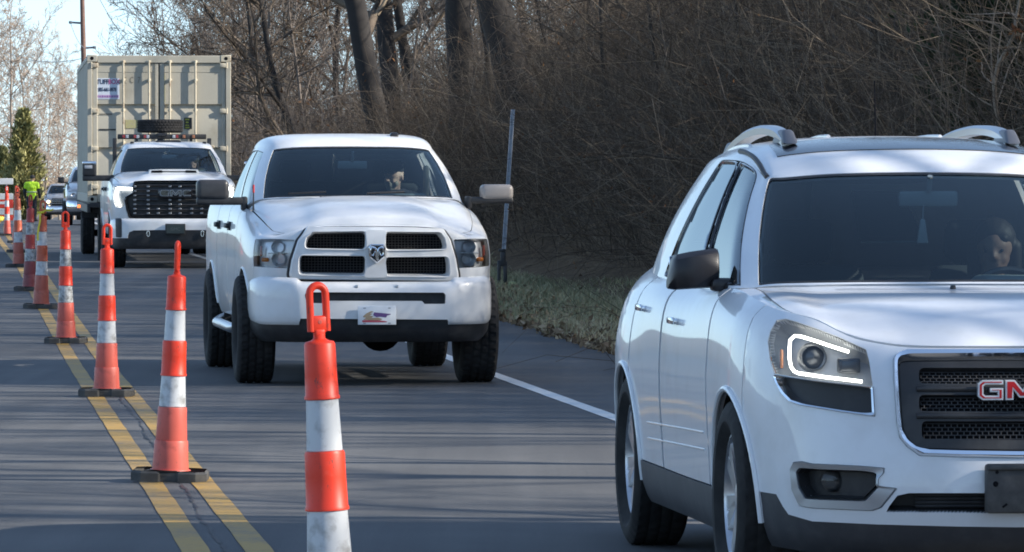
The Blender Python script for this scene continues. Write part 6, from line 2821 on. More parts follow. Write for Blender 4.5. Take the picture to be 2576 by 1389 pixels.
# corrugated side walls and roof
def corrug(n, pitch, depth, y0):
    y, d = [], []
    for k in range(n):
        b = y0 + k * pitch
        y += [b, b + pitch * .26, b + pitch * .5, b + pitch * .76]
        d += [0, 0, depth, depth]
    return np.array(y), np.array(d)


yy, dd = corrug(43, .278, .036, .13)
for s in (-1, 1):
    mb = MB()
    V = []
    for z_ in (.15, CH - .09):
        V += [(s * (hw - .012 - d), y, z_) for y, d in zip(yy, dd)]
    n = len(yy)
    mb.add(V, [(i, i + 1, n + i + 1, n + i) for i in range(n - 1)])
    mb.build('side_wall', m_tan, cont, 0)
mb = MB()
V = []
for x_ in (-hw + .07, hw - .07):
    V += [(x_, y, CH - .03 - d * .5) for y, d in zip(yy, dd)]
mb.add(V, [(i, i + 1, n + i + 1, n + i) for i in range(n - 1)])
mb.add([(-hw + .1, CL - .04, .1), (hw - .1, CL - .04, .1), (hw - .1, CL - .04, CH - .1), (-hw + .1, CL - .04, CH - .1)], [(0, 1, 2, 3)])
mb.box((0, CL / 2, .10), (CW - .2, CL - .4, .06))
mb.build('roof_panel', m_tan, cont, 0)
# two door leaves with pressed steps
prof = [(CH - .145, .035), (CH - .30, .035), (CH - .305, .040), (CH - .86, .040), (CH - .885, .082), (CH - .935, .080), (CH - 1.08, .040), (CH - 1.62, .040), (CH - 1.645, .082), (CH - 1.695, .080), (CH - 1.84, .040), (CH - 2.28, .040), (CH - 2.30, .035), (.145, .035)]
for s in (-1, 1):
    mb = MB()
    x0, x1 = sorted((s * .012, s * (hw - .095)))
    for a, b in ((x0 + .085, x1 - .06),):
        V = [(x, d, z) for x in (a, b) for z, d in prof]
        n = len(prof)
        mb.add(V, [(i, n + i, n + i + 1, i + 1) for i in range(n - 1)])
    mb.rbox((x0 + .043, .065, CH / 2), (.086, .09, CH - .29), .008, 1)
    mb.rbox((x1 - .03, .065, CH / 2), (.060, .09, CH - .29), .008, 1)
    leaf = mb.build('door', m_tan, cont, 20)
    for xr in ((.188, .637) if s > 0 else (-.627, -.178)):
        mb = MB()
        mb.tube([(xr, -.012, .10), (xr, -.012, CH - .10)], .0185, 10)
        for z_ in (.12, .55, 1.05, 1.62, 2.15, CH - .12):
            mb.rbox((xr, .012, z_), (.07, .055, .05), .01, 1)
        mb.build('lock_rod', m_tan2, leaf, 40)
        mb = MB()
        mb.rbox((xr + .16, -.02, .98), (.34, .02, .045), .008, 1)
        mb.build('lock_handle', m_tan2, leaf)
    for z_ in (.28, .95, CH - .98, CH - .18):
        mb = MB()
        mb.rbox((s * (hw - .13), .005, z_), (.13, .04, .08), .012, 2)
        mb.tube([(s * (hw - .075), .0, z_ - .05), (s * (hw - .075), .0, z_ + .05)], .018, 8)
        mb.build('hinge', m_tan2, leaf)
    # rubber seal between the leaves
mb = MB()
mb.rbox((0, .05, CH / 2), (.016, .06, CH - .3), .003, 1)
mb.build('door_seal', m_black, cont)


def face(x, z, w, h, name, mt, lift=.0, th=.004, bulk=None):
    mb = MB()
    mb.box((x, .036 - lift, z), (w, th, h))
    return mb.build(name, mt, cont, 0)


def zc_(zy):
    return CH - (zy - 100) / 730.


m_sign = dirty('white sign', (.66, .72, .80), (.56, .62, .72), .5, (.45, .8), 14)
m_navy = mat('navy lettering', (.012, .022, .07), .5)
m_pink = mat('pink lettering', (.42, .10, .24), .5)
m_purp = mat('purple lettering', (.28, .14, .38), .5)
m_yel = dirty('faded yellow label', (.42, .43, .05), (.20, .22, .05), .6, (.45, .65), 30)
x_s, z_s = (514 - 1175) / 730, zc_(532)
sign = face(x_s, z_s, .425, .368, 'sign', m_sign)


def sign_text(s, dx, dz, size, mt, name, spacing=1.0, offs=.0, sx=1.0):
    mb = MB()
    text_mesh(mb, s, size, lambda v: np.stack([v[:, 0] * sx + x_s + dx, .0325 - v[:, 2] - .001, v[:, 1] + z_s + dz], -1), 0, .001, spacing, offs)
    o = mb.build(name, mt, sign, 0)
    return o


sign_text('TUFF', -.083, .118, .115, m_navy, 'sign_lettering', .95, .003, .86)
sign_text('BOX', .118, .118, .115, m_pink, 'sign_lettering', .95, .003, .86)
sign_text('855-661-8878', 0, -.018, .092, m_navy, 'sign_lettering', .9, .002, .68)
mb = MB()
mb.box((x_s, .0322, z_s - .135), (.40, .002, .055))
band = mb.build('sign_band', mat('pale pink band', (.55, .42, .58), .5), sign, 0)
mb = MB()
rng = np.random.default_rng(2)
for k in range(9):
    mb.box((x_s - .17 + .043 * k, .0305, z_s - .135), (.028, .002, float(rng.uniform(.02, .035))))
o = mb.build('small_print', m_purp, sign, 0)
o['kind'] = 'stuff'
lab = face((1232 - 1175) / 730, zc_(520), .045, .49, 'warning_strip', m_yel)
mb = MB()
for k in range(9):
    mb.box(((1232 - 1175) / 730, .0322, zc_(375 + 36 * k)), (.022, .002, float(rng.uniform(.014, .028))))
o = mb.build('strip_marks', m_black, lab, 0)
o['kind'] = 'stuff'
lab = face((828 - 1175) / 730, zc_(985), .23, .15, 'yellow_label', dirty('pale yellow label', (.42, .40, .19), (.40, .355, .24), .6, (.45, .6), 40), .002)
mb = MB()
mb.box(((1545 - 1175) / 730, .028, zc_(975)), (.14, .004, .20))
lab = mb.build('hazard_label', m_black, cont, 0)
mb = MB()
for zq, w_ in ((925, .075), (962, .05), (1000, .06), (1030, .08)):
    mb.box(((1535 - 1175) / 730, .025, zc_(zq)), (w_, .003, .025))
o = mb.build('label_bars', m_yel, lab, 0)
o['kind'] = 'stuff'
for (a, b, zq, h) in ((408, 575, 857, .014), (408, 620, 1056, .026)):
    face(((a + b) / 2 - 1175) / 730, zc_(zq), (b - a) / 730, h, 'black_stripe', m_black, .001)
m_faint = mat('faded stencil', (.22, .20, .16), .7)
mb = MB()
for ch, zx, zy in (('E', 742, 430), ('C', 825, 425), ('7', 915, 425)):
    text_mesh(mb, ch, .16, lambda v: np.stack([v[:, 0] * .6 + (zx - 1175) / 730, .038 - v[:, 2] - .001, v[:, 1] + zc_(zy)], -1), 0, .001)
o = mb.build('stencil_marks', m_faint, cont, 0)

trailer = thing('flatbed_trailer', 'black flatbed trailer with dual tyres carrying the tan container', 'trailer', (CX, 94.3, 0), HC)
mb = MB()
mb.rbox((0, CL / 2 + .1, cz - .045), (2.44, CL + .5, .09), .01, 1)
for s in (-1, 1):
    mb.rbox((s * 1.235, CL / 2 + .1, cz - .10), (.06, CL + .5, .16), .01, 1)
    mb.rbox((s * .45, CL / 2 + .1, cz - .24), (.12, CL + .3, .30), .02, 1)
for y_ in np.arange(.3, CL, 1.1):
    mb.rbox((0, y_, cz - .14), (2.36, .08, .10), .01, 1)
mb.build('deck', m_black, trailer)
mb = MB()
for s in (-1, 1):
    mb.rbox((s * .35, -.28, cz + .10), (.12, .22, .9), .02, 1)
    mb.rbox((s * .30, -1.05, cz + .52), (.12, 1.55, .2), .02, 1)
mb.rbox((0, -1.75, cz + .45), (.8, .2, .25), .02, 1)
mb.tube([(0, -1.78, cz + .45), (0, -1.78, cz - .1)], .05, 10)
mb.build('gooseneck', m_black, trailer)
zt_ = float(zroad(105))
for y_ in (9.75, 10.75):
    for s in (-1, 1):
        for xo in (1.09, .76):
            w = wheel(trailer, s * xo, y_, .405, .25, .22, s, m_alloy, 6, style='steel')
            w.location = (s * xo, y_, .405 + zt_)
mb = MB()
for y_ in (9.75, 10.75):
    mb.tube([(-1.0, y_, zt_ + .405), (1.0, y_, zt_ + .405)], .06, 10)
for s in (-1, 1):
    mb.rbox((s * .45, 10.25, zt_ + .62), (.08, 1.6, .10), .02, 1)
    mb.rbox((s * .45, 10.25, zt_ + .76), (.12, .5, .24), .02, 1)
mb.build('axles', m_dark, trailer)
m_flap = mat('rubber flap', (.03, .03, .033), .7)
for s in (-1, 1):
    mb = MB()
    mb.rbox((s * 1.00, 9.22, (cz - .16 + zt_ + .70) / 2), (.44, .02, cz - .16 - zt_ - .70), .004, 1)
    mb.build('mud_flap', m_flap, trailer)
    mb = MB()
    mb.rbox((s * .98, 10.25, zt_ + .885), (.60, 2.1, .03), .01, 1)
    mb.build('fender', m_black, trailer)
    mb = MB()
    mb.rbox((s * 1.30, 7.4, cz - .10), (.06, .09, .06), .012, 2)
    mb.build('marker_lamp', mat('lit amber marker', (.9, .25, .05), .3, emit=(1, .22, .06), emit_s=1.2), trailer)
mb = MB()
mb.rbox((1.0, 1.0, .65), (.12, .12, .9), .02, 1)
mb.rbox((-1.0, 1.0, .65), (.12, .12, .9), .02, 1)
mb.rbox((0, .8, .75), (1.6, .5, .45), .03, 1)
mb.build('landing_leg', m_black, trailer)

# ================================================================== queued vehicles far down the road
QP = dict(RP)
QP.update(paint=mat('silver white paint', (.34, .36, .39), .3, coat=1.0), handle_m=m_chrome, ws='steel', wm=m_alloy)
queue = thing('pickup_truck', 'distant silver pickup with one bright headlamp waiting in the queue', 'pickup truck', (0, 0, 0), 0, 'vehicles queued far down the road')
QS = truck_shell(queue, QP)
mb = MB()
panel(mb, QS['W'], uvrect(QS['W'].c - 4.41, QS['W'].c + 4.41, 0, 6, n=40), step=.1, th=.03)
mb.build('nose_panel', QP['paint'], queue, 50)
mb = MB()
qg = QS['W'].inv(rpoly([(-.56, .87), (.56, .87), (.56, 1.24), (-.56, 1.24)], .05, maxlen=.1), (0, 2), (QS['W'].c - 4, QS['W'].c + 4), (0, 6))
panel(mb, QS['W'], qg, off=.02, th=.03, step=.1)
qgr = mb.build('grille', m_black, queue)
mb = MB()
for zq in (.97, 1.06, 1.15):
    mb.rbox((0, -.01, zq), (1.08, .05, .035), .01, 1)
mb.build('grille_bar', m_chrome, qgr)
m_warm = mat('lit warm headlamp', (1, .9, .7), .4, emit=(1.0, .72, .35), emit_s=6.0)
for s in (-1, 1):
    mb = MB()
    qh = QS['W'].inv(rpoly([(s * .63, .95), (s * .90, .97), (s * .90, 1.15), (s * .63, 1.17)], .03, maxlen=.06), (0, 2), (QS['W'].c - 5, QS['W'].c + 5), (0, 6))
    panel(mb, QS['W'], qh, off=.012, th=.03, step=.08)
    qh_ = mb.build('headlight', m_lampbowl, queue)
    mb = MB()
    mb.lathe([(.001, .03), (.05, .022), (.07, 0)], 18, 'y', c=(s * .74, .02 + .06, 1.06))
    o_ = mb.build('lamp_bulb', m_warm, qh_)
    o_.rotation_euler = (0, 0, 0)
    o_.location = (0, -.05, 0)
    mb = MB()
QB = Surf(BW.T[::14, ::14] if False else sym([[(x - o * math.sin(R(t)) if x > 0 else 0, y + o * math.cos(R(t)), a + (b - a) * f) for f, o in zip([0, .08, .35, .72, .92, 1.0], [.035, .008, .0, .0, .015, .07])] for (x, y, t, a, b) in BST]), 10)
mb = MB()
panel(mb, QB, uvrect(0, QB.ni - 1, 0, 5, n=40), step=.1, th=.03)
mb.build('front_bumper', m_chrome, queue)
mb = MB()
panel(mb, VW, uvrect(VW.c - 5, VW.c + 5, 0, 3, n=40), step=.1, th=.03)
mb.build('air_dam', m_black, queue)
for s in (-1, 1):
    tow_mirror(queue, s, 1.66, .93, 1.24, 1.02, 1.46, 1.50, 1.66, m_black, m_black)
q2 = dup(queue, label='second queued silver pickup, half hidden behind the tan container')
qx = (108 - 1287.5) / FPX * 288 + 1.03
for h_ in q2.children:
    for b_ in h_.children:
        if b_.name.startswith('lamp_bulb'):
            b_.data = b_.data.copy()
            b_.data.materials[0] = m_lampbowl
queue.location = (qx, 288, float(zroad(289)))
queue.rotation_euler = (0, 0, R(3.2))
qx = (163 - 1287.5) / FPX * 182 + 1.03
q2.location = (qx, 182, float(zroad(183)) - .03)
q2.rotation_euler = (0, 0, R(5.4))

# ================================================================== traffic cones on the centre line
def orange_mat(name, col, fade, soot=(.10, .05, .04)):
    if name in MAT:
        return MAT[name]
    m = mat(name, col, .45, spec=.45)
    N, L, b = nodes(m)
    n = noise_node(N, L, 7, 6, .65)
    r = ramp(N, L, n.outputs[0], [(.28, tuple(.55 * c for c in col)), (.42, col), (.6, col), (.78, fade)])
    n2 = noise_node(N, L, 45, 4, .8, dim=(1, 1, .35))
    r2 = ramp(N, L, n2.outputs[0], [(.61, (0, 0, 0)), (.74, (1, 1, 1))])
    mx = N.new('ShaderNodeMix')
    mx.data_type = 'RGBA'
    L.new(r2.outputs[0], mx.inputs[0])
    L.new(r.outputs[0], mx.inputs[6])
    mx.inputs[7].default_value = (*soot, 1)
    L.new(mx.outputs[2], b.inputs['Base Color'])
    return m


m_or = [orange_mat('bright orange plastic', (.80, .046, .016), (.80, .12, .07)), orange_mat('dull brick orange plastic', (.50, .105, .05), (.45, .15, .09)), orange_mat('dark faded red plastic', (.40, .05, .045), (.42, .11, .09))]
m_or_low = [orange_mat('faded pink orange plastic', (.60, .115, .085), (.62, .20, .16)), orange_mat('faded brick plastic', (.46, .12, .085), (.42, .17, .13)), orange_mat('dusky red plastic', (.26, .06, .065), (.30, .10, .10))]
m_band = dirty('white reflective band', (.55, .575, .60), (.22, .22, .22), .35, (.50, .76), 13)
m_band_d = dirty('dirty reflective band', (.50, .52, .53), (.20, .20, .20), .4, (.42, .62), 22)
m_rub = dirty('black rubber base', (.045, .045, .045), (.10, .097, .092), .75, (.4, .7), 8)


def smooth_ring(prof):
    return prof


def cone_proto(or_, low_, band_):
    root = thing('traffic_cone', 'x', 'traffic cone')
    mb = MB()                                     # square rubber base with cut corners and hand notches
    a = .205
    c = .055
    out = rpoly([(-a + c, -a), (-.05, -a), (-.045, -a + .02), (.045, -a + .02), (.05, -a), (a - c, -a), (a, -a + c), (a, a - c), (a - c, a), (.05, a), (.045, a - .02), (-.045, a - .02), (-.05, a), (-a + c, a), (-a, a - c), (-a, -a + c)], .008)
    n = len(out)
    inn = inset(out, .012)
    V = np.concatenate([np.c_[out, np.zeros(n)], np.c_[out, np.full(n, .046)], np.c_[inn, np.full(n, .058)]])
    F = [(k * n + i, k * n + (i + 1) % n, (k + 1) * n + (i + 1) % n, (k + 1) * n + i) for k in range(2) for i in range(n)]
    F += [tuple(2 * n + q for q in t) for t in cdt(inn)]
    mb.add(V, F)
    mb.build('base', m_rub, root, 40)
    z0 = .055
    k = 1.062 / 843

    def zz(p):
        return z0 + (1055 - p) * k
    secs = [((925, .092, .0945), (1055, .097, .099), 0), ]
    mb = MB()
    mb.lathe([(.082, zz(927)), (.090, zz(926)), (.0925, zz(932)), (.0955, zz(1000)), (.1000, zz(1052)), (.11, z0 + .004), (.112, z0)], 40, rmod=None)
    mb.lathe([(.070, zz(782)), (.0775, zz(781)), (.0795, zz(788)), (.0815, zz(850)), (.0865, zz(922)), (.085, zz(928))], 40)
    mb.build('skirt', low_, root, 50)
    for (a_, b_, r0, r1, mt, nm) in ((645, 778, .0655, .0735, band_, 'reflective_band'), (362, 492, .0525, .0585, band_, 'reflective_band')):
        mb = MB()
        mb.lathe([(r0 - .006, zz(a_ - 1)), (r0, zz(a_)), ((r0 + r1) / 2, zz((a_ + b_) / 2)), (r1, zz(b_)), (r1 - .006, zz(b_ + 4))], 40)
        mb.build(nm, mt, root, 50)
    mb = MB()
    mb.lathe([(.052, zz(494)), (.0625, zz(494)), (.0655, zz(501)), (.0660, zz(560)), (.0685, zz(634)), (.0715, zz(638)), (.0715, zz(645)), (.060, zz(648))], 40)
    mb.build('body', or_, root, 50)
    mb = MB()
    mb.lathe([(.010, zz(190)), (.0175, zz(194)), (.020, zz(205)), (.030, zz(210)), (.046, zz(213)), (.0505, zz(220)), (.0525, zz(300)), (.0545, zz(350)), (.0575, zz(353)), (.0575, zz(360)), (.045, zz(363))], 40)
    mb.build('top_section', or_, root, 50)
    mb = MB()
    zb = zz(196)
    w, h = .028, .172
    t = np.linspace(0, math.pi, 13)
    pts = [(-w, 0, zb + .012)] + [(-w, 0, zb + q) for q in np.linspace(.04, h - w - .03, 4)] + [(-w * math.cos(q), 0, zb + h - w - .012 + w * math.sin(q)) for q in t] + [(w, 0, zb + q) for q in np.linspace(h - w - .03, .04, 4)] + [(w, 0, zb + .012)]
    mb.tube(pts, .0125, 10)
    mb.rbox((0, 0, zb + .035), (.056, .022, .055), .008, 2)
    mb.rbox((0, 0, zb + .005), (.036, .026, .03), .006, 2)
    hd = mb.build('handle', or_, root, 50)
    mb = MB()
    mb.lathe([(.001, -.0125), (.006, -.0125), (.008, -.010)], 12, 'y', c=(0, 0, zb + .042))
    mb.build('handle_hole', low_, hd)
    return root


cp = [cone_proto(m_or[0], m_or_low[0], m_band), cone_proto(m_or[1], m_or_low[1], m_band), cone_proto(m_or[2], m_or_low[2], m_band_d)]
CONES = [
    # x, d, kind, handle turn, lean x, lean y, label
    (-.571, 17.33, 0, 25, -2.6, 0, 'nearest orange and white traffic cone, base cut by the picture bottom'),
    (-1.868, 29.3, 0, 84, 2.0, .5, 'traffic cone with handle turned edge-on, second from the camera'),
    (-3.083, 40.8, 0, 8, .3, 0, 'clean bright traffic cone in front of the heavy pickup wheel, handle loop facing forward'),
    (-4.43, 53.3, 0, 15, -.2, 0, 'traffic cone with grimy white bands left of the cone below the heavy pickup'),
    (-5.705, 65.0, 1, 10, 1.2, 0, 'brownish faded traffic cone with yellow ribbon tied to its handle'),
    (-6.56, 73.0, 2, 60, .6, 0, 'dull red traffic cone half hidden behind the brownish ribboned cone'),
    (-8.03, 87.4, 1, 20, -1.2, 0, 'dull brick traffic cone at the yellow line, nearest of the far left cluster'),
    (-9.73, 105.6, 2, 0, .5, 0, 'far traffic cone rising behind the brick coloured cone'),
    (-11.35, 123., 0, 30, 0, 0, 'far bright traffic cone low behind the left cluster of cones'),
    (-13.35, 142., 0, 0, -.6, 0, 'farthest traffic cone beside the striped barricade'),
]
used = set()
grime = orange_mat('grimy orange plastic', (.74, .075, .04), (.66, .20, .14))
for x, d, kind, turn, lx, ly, lab in CONES:
    if kind in used:
        c = dup(cp[kind])
    else:
        c = cp[kind]
        used.add(kind)
    c['label'] = lab
    c['group'] = 'traffic cones along the centre line'
    t, L = tL_of(x, d)
    c.location = (x, d, float(zroad(L)) + .006)
    c.rotation_euler = (R(ly), R(lx), R(0))
    for ch in c.children:
        if ch.name.split('.')[0] in ('handle',):
            ch.rotation_euler = (0, 0, R(turn))
        if 'grimy' in lab and ch.name.split('.')[0] == 'reflective_band':
            ch.data = ch.data.copy()
            ch.data.materials[0] = m_band_d
# ribbon on the brownish cone
c5 = [o for o in SC.objects if o.get('label', '').startswith('brownish')][0]
m_rib = mat('yellow ribbon', (.72, .62, .04), .5)
mb = MB()
rb = c5.location


def ribbon(pts, w):
    P = np.array(pts)
    V = []
    for i, p in enumerate(P):
        V += [p + [0, .0, w / 2], p - [0, 0, w / 2]] if abs(P[min(i + 1, len(P) - 1)][2] - P[max(i - 1, 0)][2]) < abs(P[min(i + 1, len(P) - 1)][0] - P[max(i - 1, 0)][0]) else [p + [w / 2, 0, 0], p - [w / 2, 0, 0]]
    n = len(P)
    V = np.array(V)
    V2 = V + [0, .0015, 0]
    mb.add(np.concatenate([V, V2]), [(2 * i, 2 * i + 1, 2 * i + 3, 2 * i + 2) for i in range(n - 1)] + [(2 * n + 2 * i, 2 * n + 2 * i + 2, 2 * n + 2 * i + 3, 2 * n + 2 * i + 1) for i in range(n - 1)])


ribbon([(0, -.045, 1.155), (-.005, -.062, 1.13), (-.002, -.070, 1.06), (-.02, -.072, .98), (-.03, -.075, .90), (-.028, -.073, .82)], .022)
ribbon([(-.03, -.035, 1.16), (0, -.04, 1.165), (.03, -.035, 1.17), (.07, -.03, 1.19), (.12, -.025, 1.185), (.155, -.02, 1.20)], .022)
mb.tube(np.array([(.036 * math.cos(a), .036 * math.sin(a), 1.16) for a in np.linspace(0, 2 * math.pi, 17)]), .012, 6, cap=False)
rbo = mb.build('ribbon', m_rib, None, 0)
rbo.location = c5.location
tag(rbo, 'yellow ribbon tied round the handle of the brownish traffic cone', 'ribbon')

# ================================================================== striped barricade and sandbag at the left edge
bx = (33 - 1287.5) / FPX * 200
bar = thing('barricade', 'red and white striped barricade at the left edge of the picture', 'barricade', (bx - 1.2, 200, float(zroad(199))), R(2))
m_bw = dirty('white board', (.72, .73, .72), (.6, .6, .58), .45, (.5, .8), 6)
m_br = mat('red stripe', (.72, .05, .03), .4)
for z0_, z1_, kind in ((1.40, 1.62, 'w'), (.84, 1.06, 'w'), (.52, .82, 'r'), (.27, .50, 'w'), (.06, .25, 'r')):
    mb = MB()
    mb.rbox((0, 0, (z0_ + z1_) / 2), (2.4, .03, z1_ - z0_), .006, 1)
    bd = mb.build('board', m_bw if kind == 'w' else m_br, bar)
    if kind == 'r' and z0_ > .4:
        mb = MB()
        mb.rbox((-.05, -.018, z0_ + .19), (2.1, .006, .10), .002, 1)
        mb.build('board_stripe', m_bw, bd)
for x_ in (-.9, .95):
    mb = MB()
    mb.rbox((x_, .05, .82), (.06, .06, 1.64), .008, 1)
    mb.rbox((x_, .05, .03), (.06, 1.2, .06), .008, 1)
    mb.build('upright', mat('galvanised steel', (.35, .36, .37), .45, .7), bar)
sb = MB()
rng = np.random.default_rng(4)
bm = bmesh.new()
bmesh.ops.create_uvsphere(bm, u_segments=20, v_segments=12, radius=1)
v = np.array([q.co[:] for q in bm.verts])
f = [[q.index for q in g.verts] for g in bm.faces]
bm.free()
v = np.sign(v) * np.abs(v) ** .75
v[:, 2] += .12 * np.sin(v[:, 0] * 5) * (v[:, 2] > 0)
v = v * [.32, .2, .13] + [0, 0, .12]
sb.add(v, f)
sb.tube([(.28, 0, .13), (.36, .01, .15), (.43, .03, .11)], [.10, .04, .07], 10)
so = sb.build('sandbag', dirty('yellow sandbag', (.62, .58, .08), (.45, .42, .10), .8, (.4, .7), 9, bump=.3), None, 60)
so.location = (bx - .62, 199.2, float(zroad(198)))
tag(so, 'yellow sandbag on the road at the foot of the striped barricade', 'sandbag')

# ================================================================== marker post on the verge
mp = thing('marker_post', 'thin grey metal marker post with a dark base on the verge', 'post', (-.123, 74, float(zground(7.5, 73.6)) - .02))
mb = MB()
p0, p1 = Vector((0, 0, .40)), Vector((.135, 0, 2.50))
d_ = (p1 - p0).normalized()
ax = Vector((1, 0, 0))
sec = [(-.028, -.014), (-.022, -.020), (-.012, .012), (.012, .012), (.022, -.020), (.028, -.014), (.019, .022), (-.019, .022)]
V = [tuple(p0 + Vector((a, b, 0))) for a, b in sec] + [tuple(p1 + Vector((a, b, 0))) for a, b in sec]
n = len(sec)
mb.add(V, [(i, (i + 1) % n, n + (i + 1) % n, n + i) for i in range(n)] + [tuple(range(n)), tuple(range(n, 2 * n))])
mb.build('post', dirty('galvanised marker steel', (.46, .50, .56), (.32, .34, .38), .45, (.4, .7), 12), mp, 30)
mb = MB()
mb.rbox((.0, 0, .44), (.075, .06, .20), .012, 2)
mb.rbox((-.055, 0, .22), (.05, .05, .40), .012, 2)
mb.rbox((.03, 0, .20), (.055, .05, .42), .012, 2)
mb.rbox((-.01, 0, .56), (.10, .07, .04), .01, 2)
mb.rbox((-.01, 0, .02), (.26, .16, .05), .012, 2)
mb.build('base_clamp', m_black, mp)
mb = MB()
mb.lathe([(.001, .10), (.05, .095), (.075, .05), (.06, 0), (.03, -.02)], 18, 'z', c=(.125, -.02, .03))
o = mb.build('ground_cap', dirty('pale lime plastic', (.42, .47, .20), (.30, .34, .16), .5, (.4, .7), 9), mp)

# ================================================================== utility pole, wires, lattice mast
def at_pix(px, py, d):
    return pix(px, py, d)


pl = thing('utility_pole', 'brown wooden utility pole rising behind the tan container', 'utility pole', at_px(214, 252))
V0 = np.array(pl.location)
mb = MB()
mb.tube(np.array([V0, np.array(pix(211, 150, 252)), np.array(pix(207, -40, 252))]) - V0, [.15, .125, .105], 14)
mb.build('pole', dirty('weathered pole wood', (.22, .13, .10), (.13, .085, .07), .85, (.4, .7), 5), pl)
mst = mat('grey hardware', (.20, .21, .23), .5, .3)
arms = []
for (px0, py0, px1, py1) in ((206, 59, 178, 57), (213, 121, 238, 120)):
    mb = MB()
    a = np.array(pix(px0, py0, 252)) - V0
    b = np.array(pix(px1, py1, 252)) - V0
    mb.tube([a, b], [.05, .045], 8)
    mb.rbox(b, (.16, .12, .13), .03, 2)
    mb.build('bracket_arm', mst, pl)
    arms.append(b + V0)
WIRES = [((239, -25), 252, (420, 165), 330, 1.0, 'thin wire sloping down right of the pole top'), ((238, 121), 252, (300, 150), 300, .3, 'thin wire running from the right pole bracket toward the container'),
         ((178, 58), 252, (232, 118), 251.5, .5, 'thin wire between the two brackets of the utility pole'), ((-20, 112), 310, (206, 148), 252.5, .5, 'thin wire reaching the pole from the left picture edge')]
for (a, da, b, db, sag, lab) in WIRES:
    A, B = np.array(pix(*a, da)), np.array(pix(*b, db))
    t = np.linspace(0, 1, 24)[:, None]
    P = A + (B - A) * t - np.array([0, 0, 1]) * sag * 4 * t * (1 - t)
    mb = MB()
    mb.tube(P, .016, 5)
    tag(mb.build('utility_wire', mat('wire', (.25, .26, .28), .6), None), lab, 'wire')
ms = thing('lattice_mast', 'slender grey lattice mast standing far behind the container top', 'mast', at_px(513, 335))
V0 = np.array(ms.location)
mb = MB()
zt = np.array(pix(513, 86, 335))[2] - V0[2]
w = .20
legs = [(-w, 0), (w, 0), (0, .3)]
for lx, ly in legs:
    mb.tube([(lx, ly, 0), (lx, ly, zt)], .035, 6)
mb.build('mast_leg', mst, ms)
mb = MB()
zq = np.arange(.3, zt, .5)
for k, z_ in enumerate(zq[:-1]):
    for (a, b) in ((0, 1), (1, 2), (2, 0)):
        A, B = legs[a], legs[b]
        mb.tube([(*A, z_), (*B, z_)], .02, 4)
        mb.tube([(*(A if k % 2 else B), z_), (*(B if k % 2 else A), z_ + .5)], .02, 4)
mb.tube([(-w * 1.3, 0, zt), (w * 1.3, 0, zt)], .05, 6)
o = mb.build('mast_lacing', mst, ms)

# ================================================================== people
def cap_geo(p0, p1, r0, r1, n=14, sq=None):
    """Closed tapered capsule."""
    p0, p1 = np.asarray(p0, float), np.asarray(p1, float)
    d = p1 - p0
    L = np.linalg.norm(d)
    d = d / L if L > 1e-6 else np.array([0, 0, 1.])
    ref = np.array([1., 0, 0]) if abs(d[0]) < .9 else np.array([0, 1., 0])
    a = np.cross(d, ref)
    a /= np.linalg.norm(a)
    b = np.cross(d, a)
    th = np.arange(n) / n * 2 * math.pi
    rows = []
    for q in np.linspace(-math.pi / 2 + .12, 0, 5):
        rows.append((p0 + d * r0 * math.sin(q), r0 * math.cos(q)))
    for q in np.linspace(0, math.pi / 2 - .12, 5):
        rows.append((p1 + d * r1 * math.sin(q), r1 * math.cos(q)))
    V = np.concatenate([c + r * (np.cos(th)[:, None] * a + np.sin(th)[:, None] * b) for c, r in rows])
    F = [(k * n + i, k * n + (i + 1) % n, (k + 1) * n + (i + 1) % n, (k + 1) * n + i) for k in range(len(rows) - 1) for i in range(n)]
    F += [tuple(range(n))[::-1], tuple((len(rows) - 1) * n + i for i in range(n))]
    return V, F


def fuse(name, pieces, mt, parent, voxel=.008, smooth=6, ell=()):
    """Overlapping capsules and ellipsoids fused into one continuous skin."""
    mb = MB()
    for p in pieces:
        V, F = cap_geo(*p[:4])
        if len(p) > 4:
            c = (np.asarray(p[0]) + np.asarray(p[1])) / 2
            V = (V - c) * np.asarray(p[4]) + c
        mb.add(V, F)
    o = mb.build(name + '_raw', mt, None, 0, weld=False)
    rm_ = o.modifiers.new('r', 'REMESH')
    rm_.mode = 'VOXEL'
    rm_.voxel_size = voxel
    sm = o.modifiers.new('s', 'SMOOTH')
    sm.iterations = smooth
    sm.factor = .5
    dg = bpy.context.evaluated_depsgraph_get()
    me = bpy.data.meshes.new_from_object(o.evaluated_get(dg))
    bpy.data.objects.remove(o)
    me.name = name
    me.polygons.foreach_set('use_smooth', [True] * len(me.polygons))
    n = bpy.data.objects.new(name, me)
    SC.collection.objects.link(n)
    n.parent = parent
    return n


def V3(*a):
    return np.array(a, float)


m_skin = dirty('skin', (.80, .56, .46), (.70, .43, .34), .5, (.4, .75), 22)  # lightened so the colour carries sun on the pickup driver's face
m_skin2 = dirty('warm skin', (.44, .28, .21), (.37, .21, .15), .5, (.4, .75), 22)
m_eye = mat('eye', (.03, .025, .02), .2)


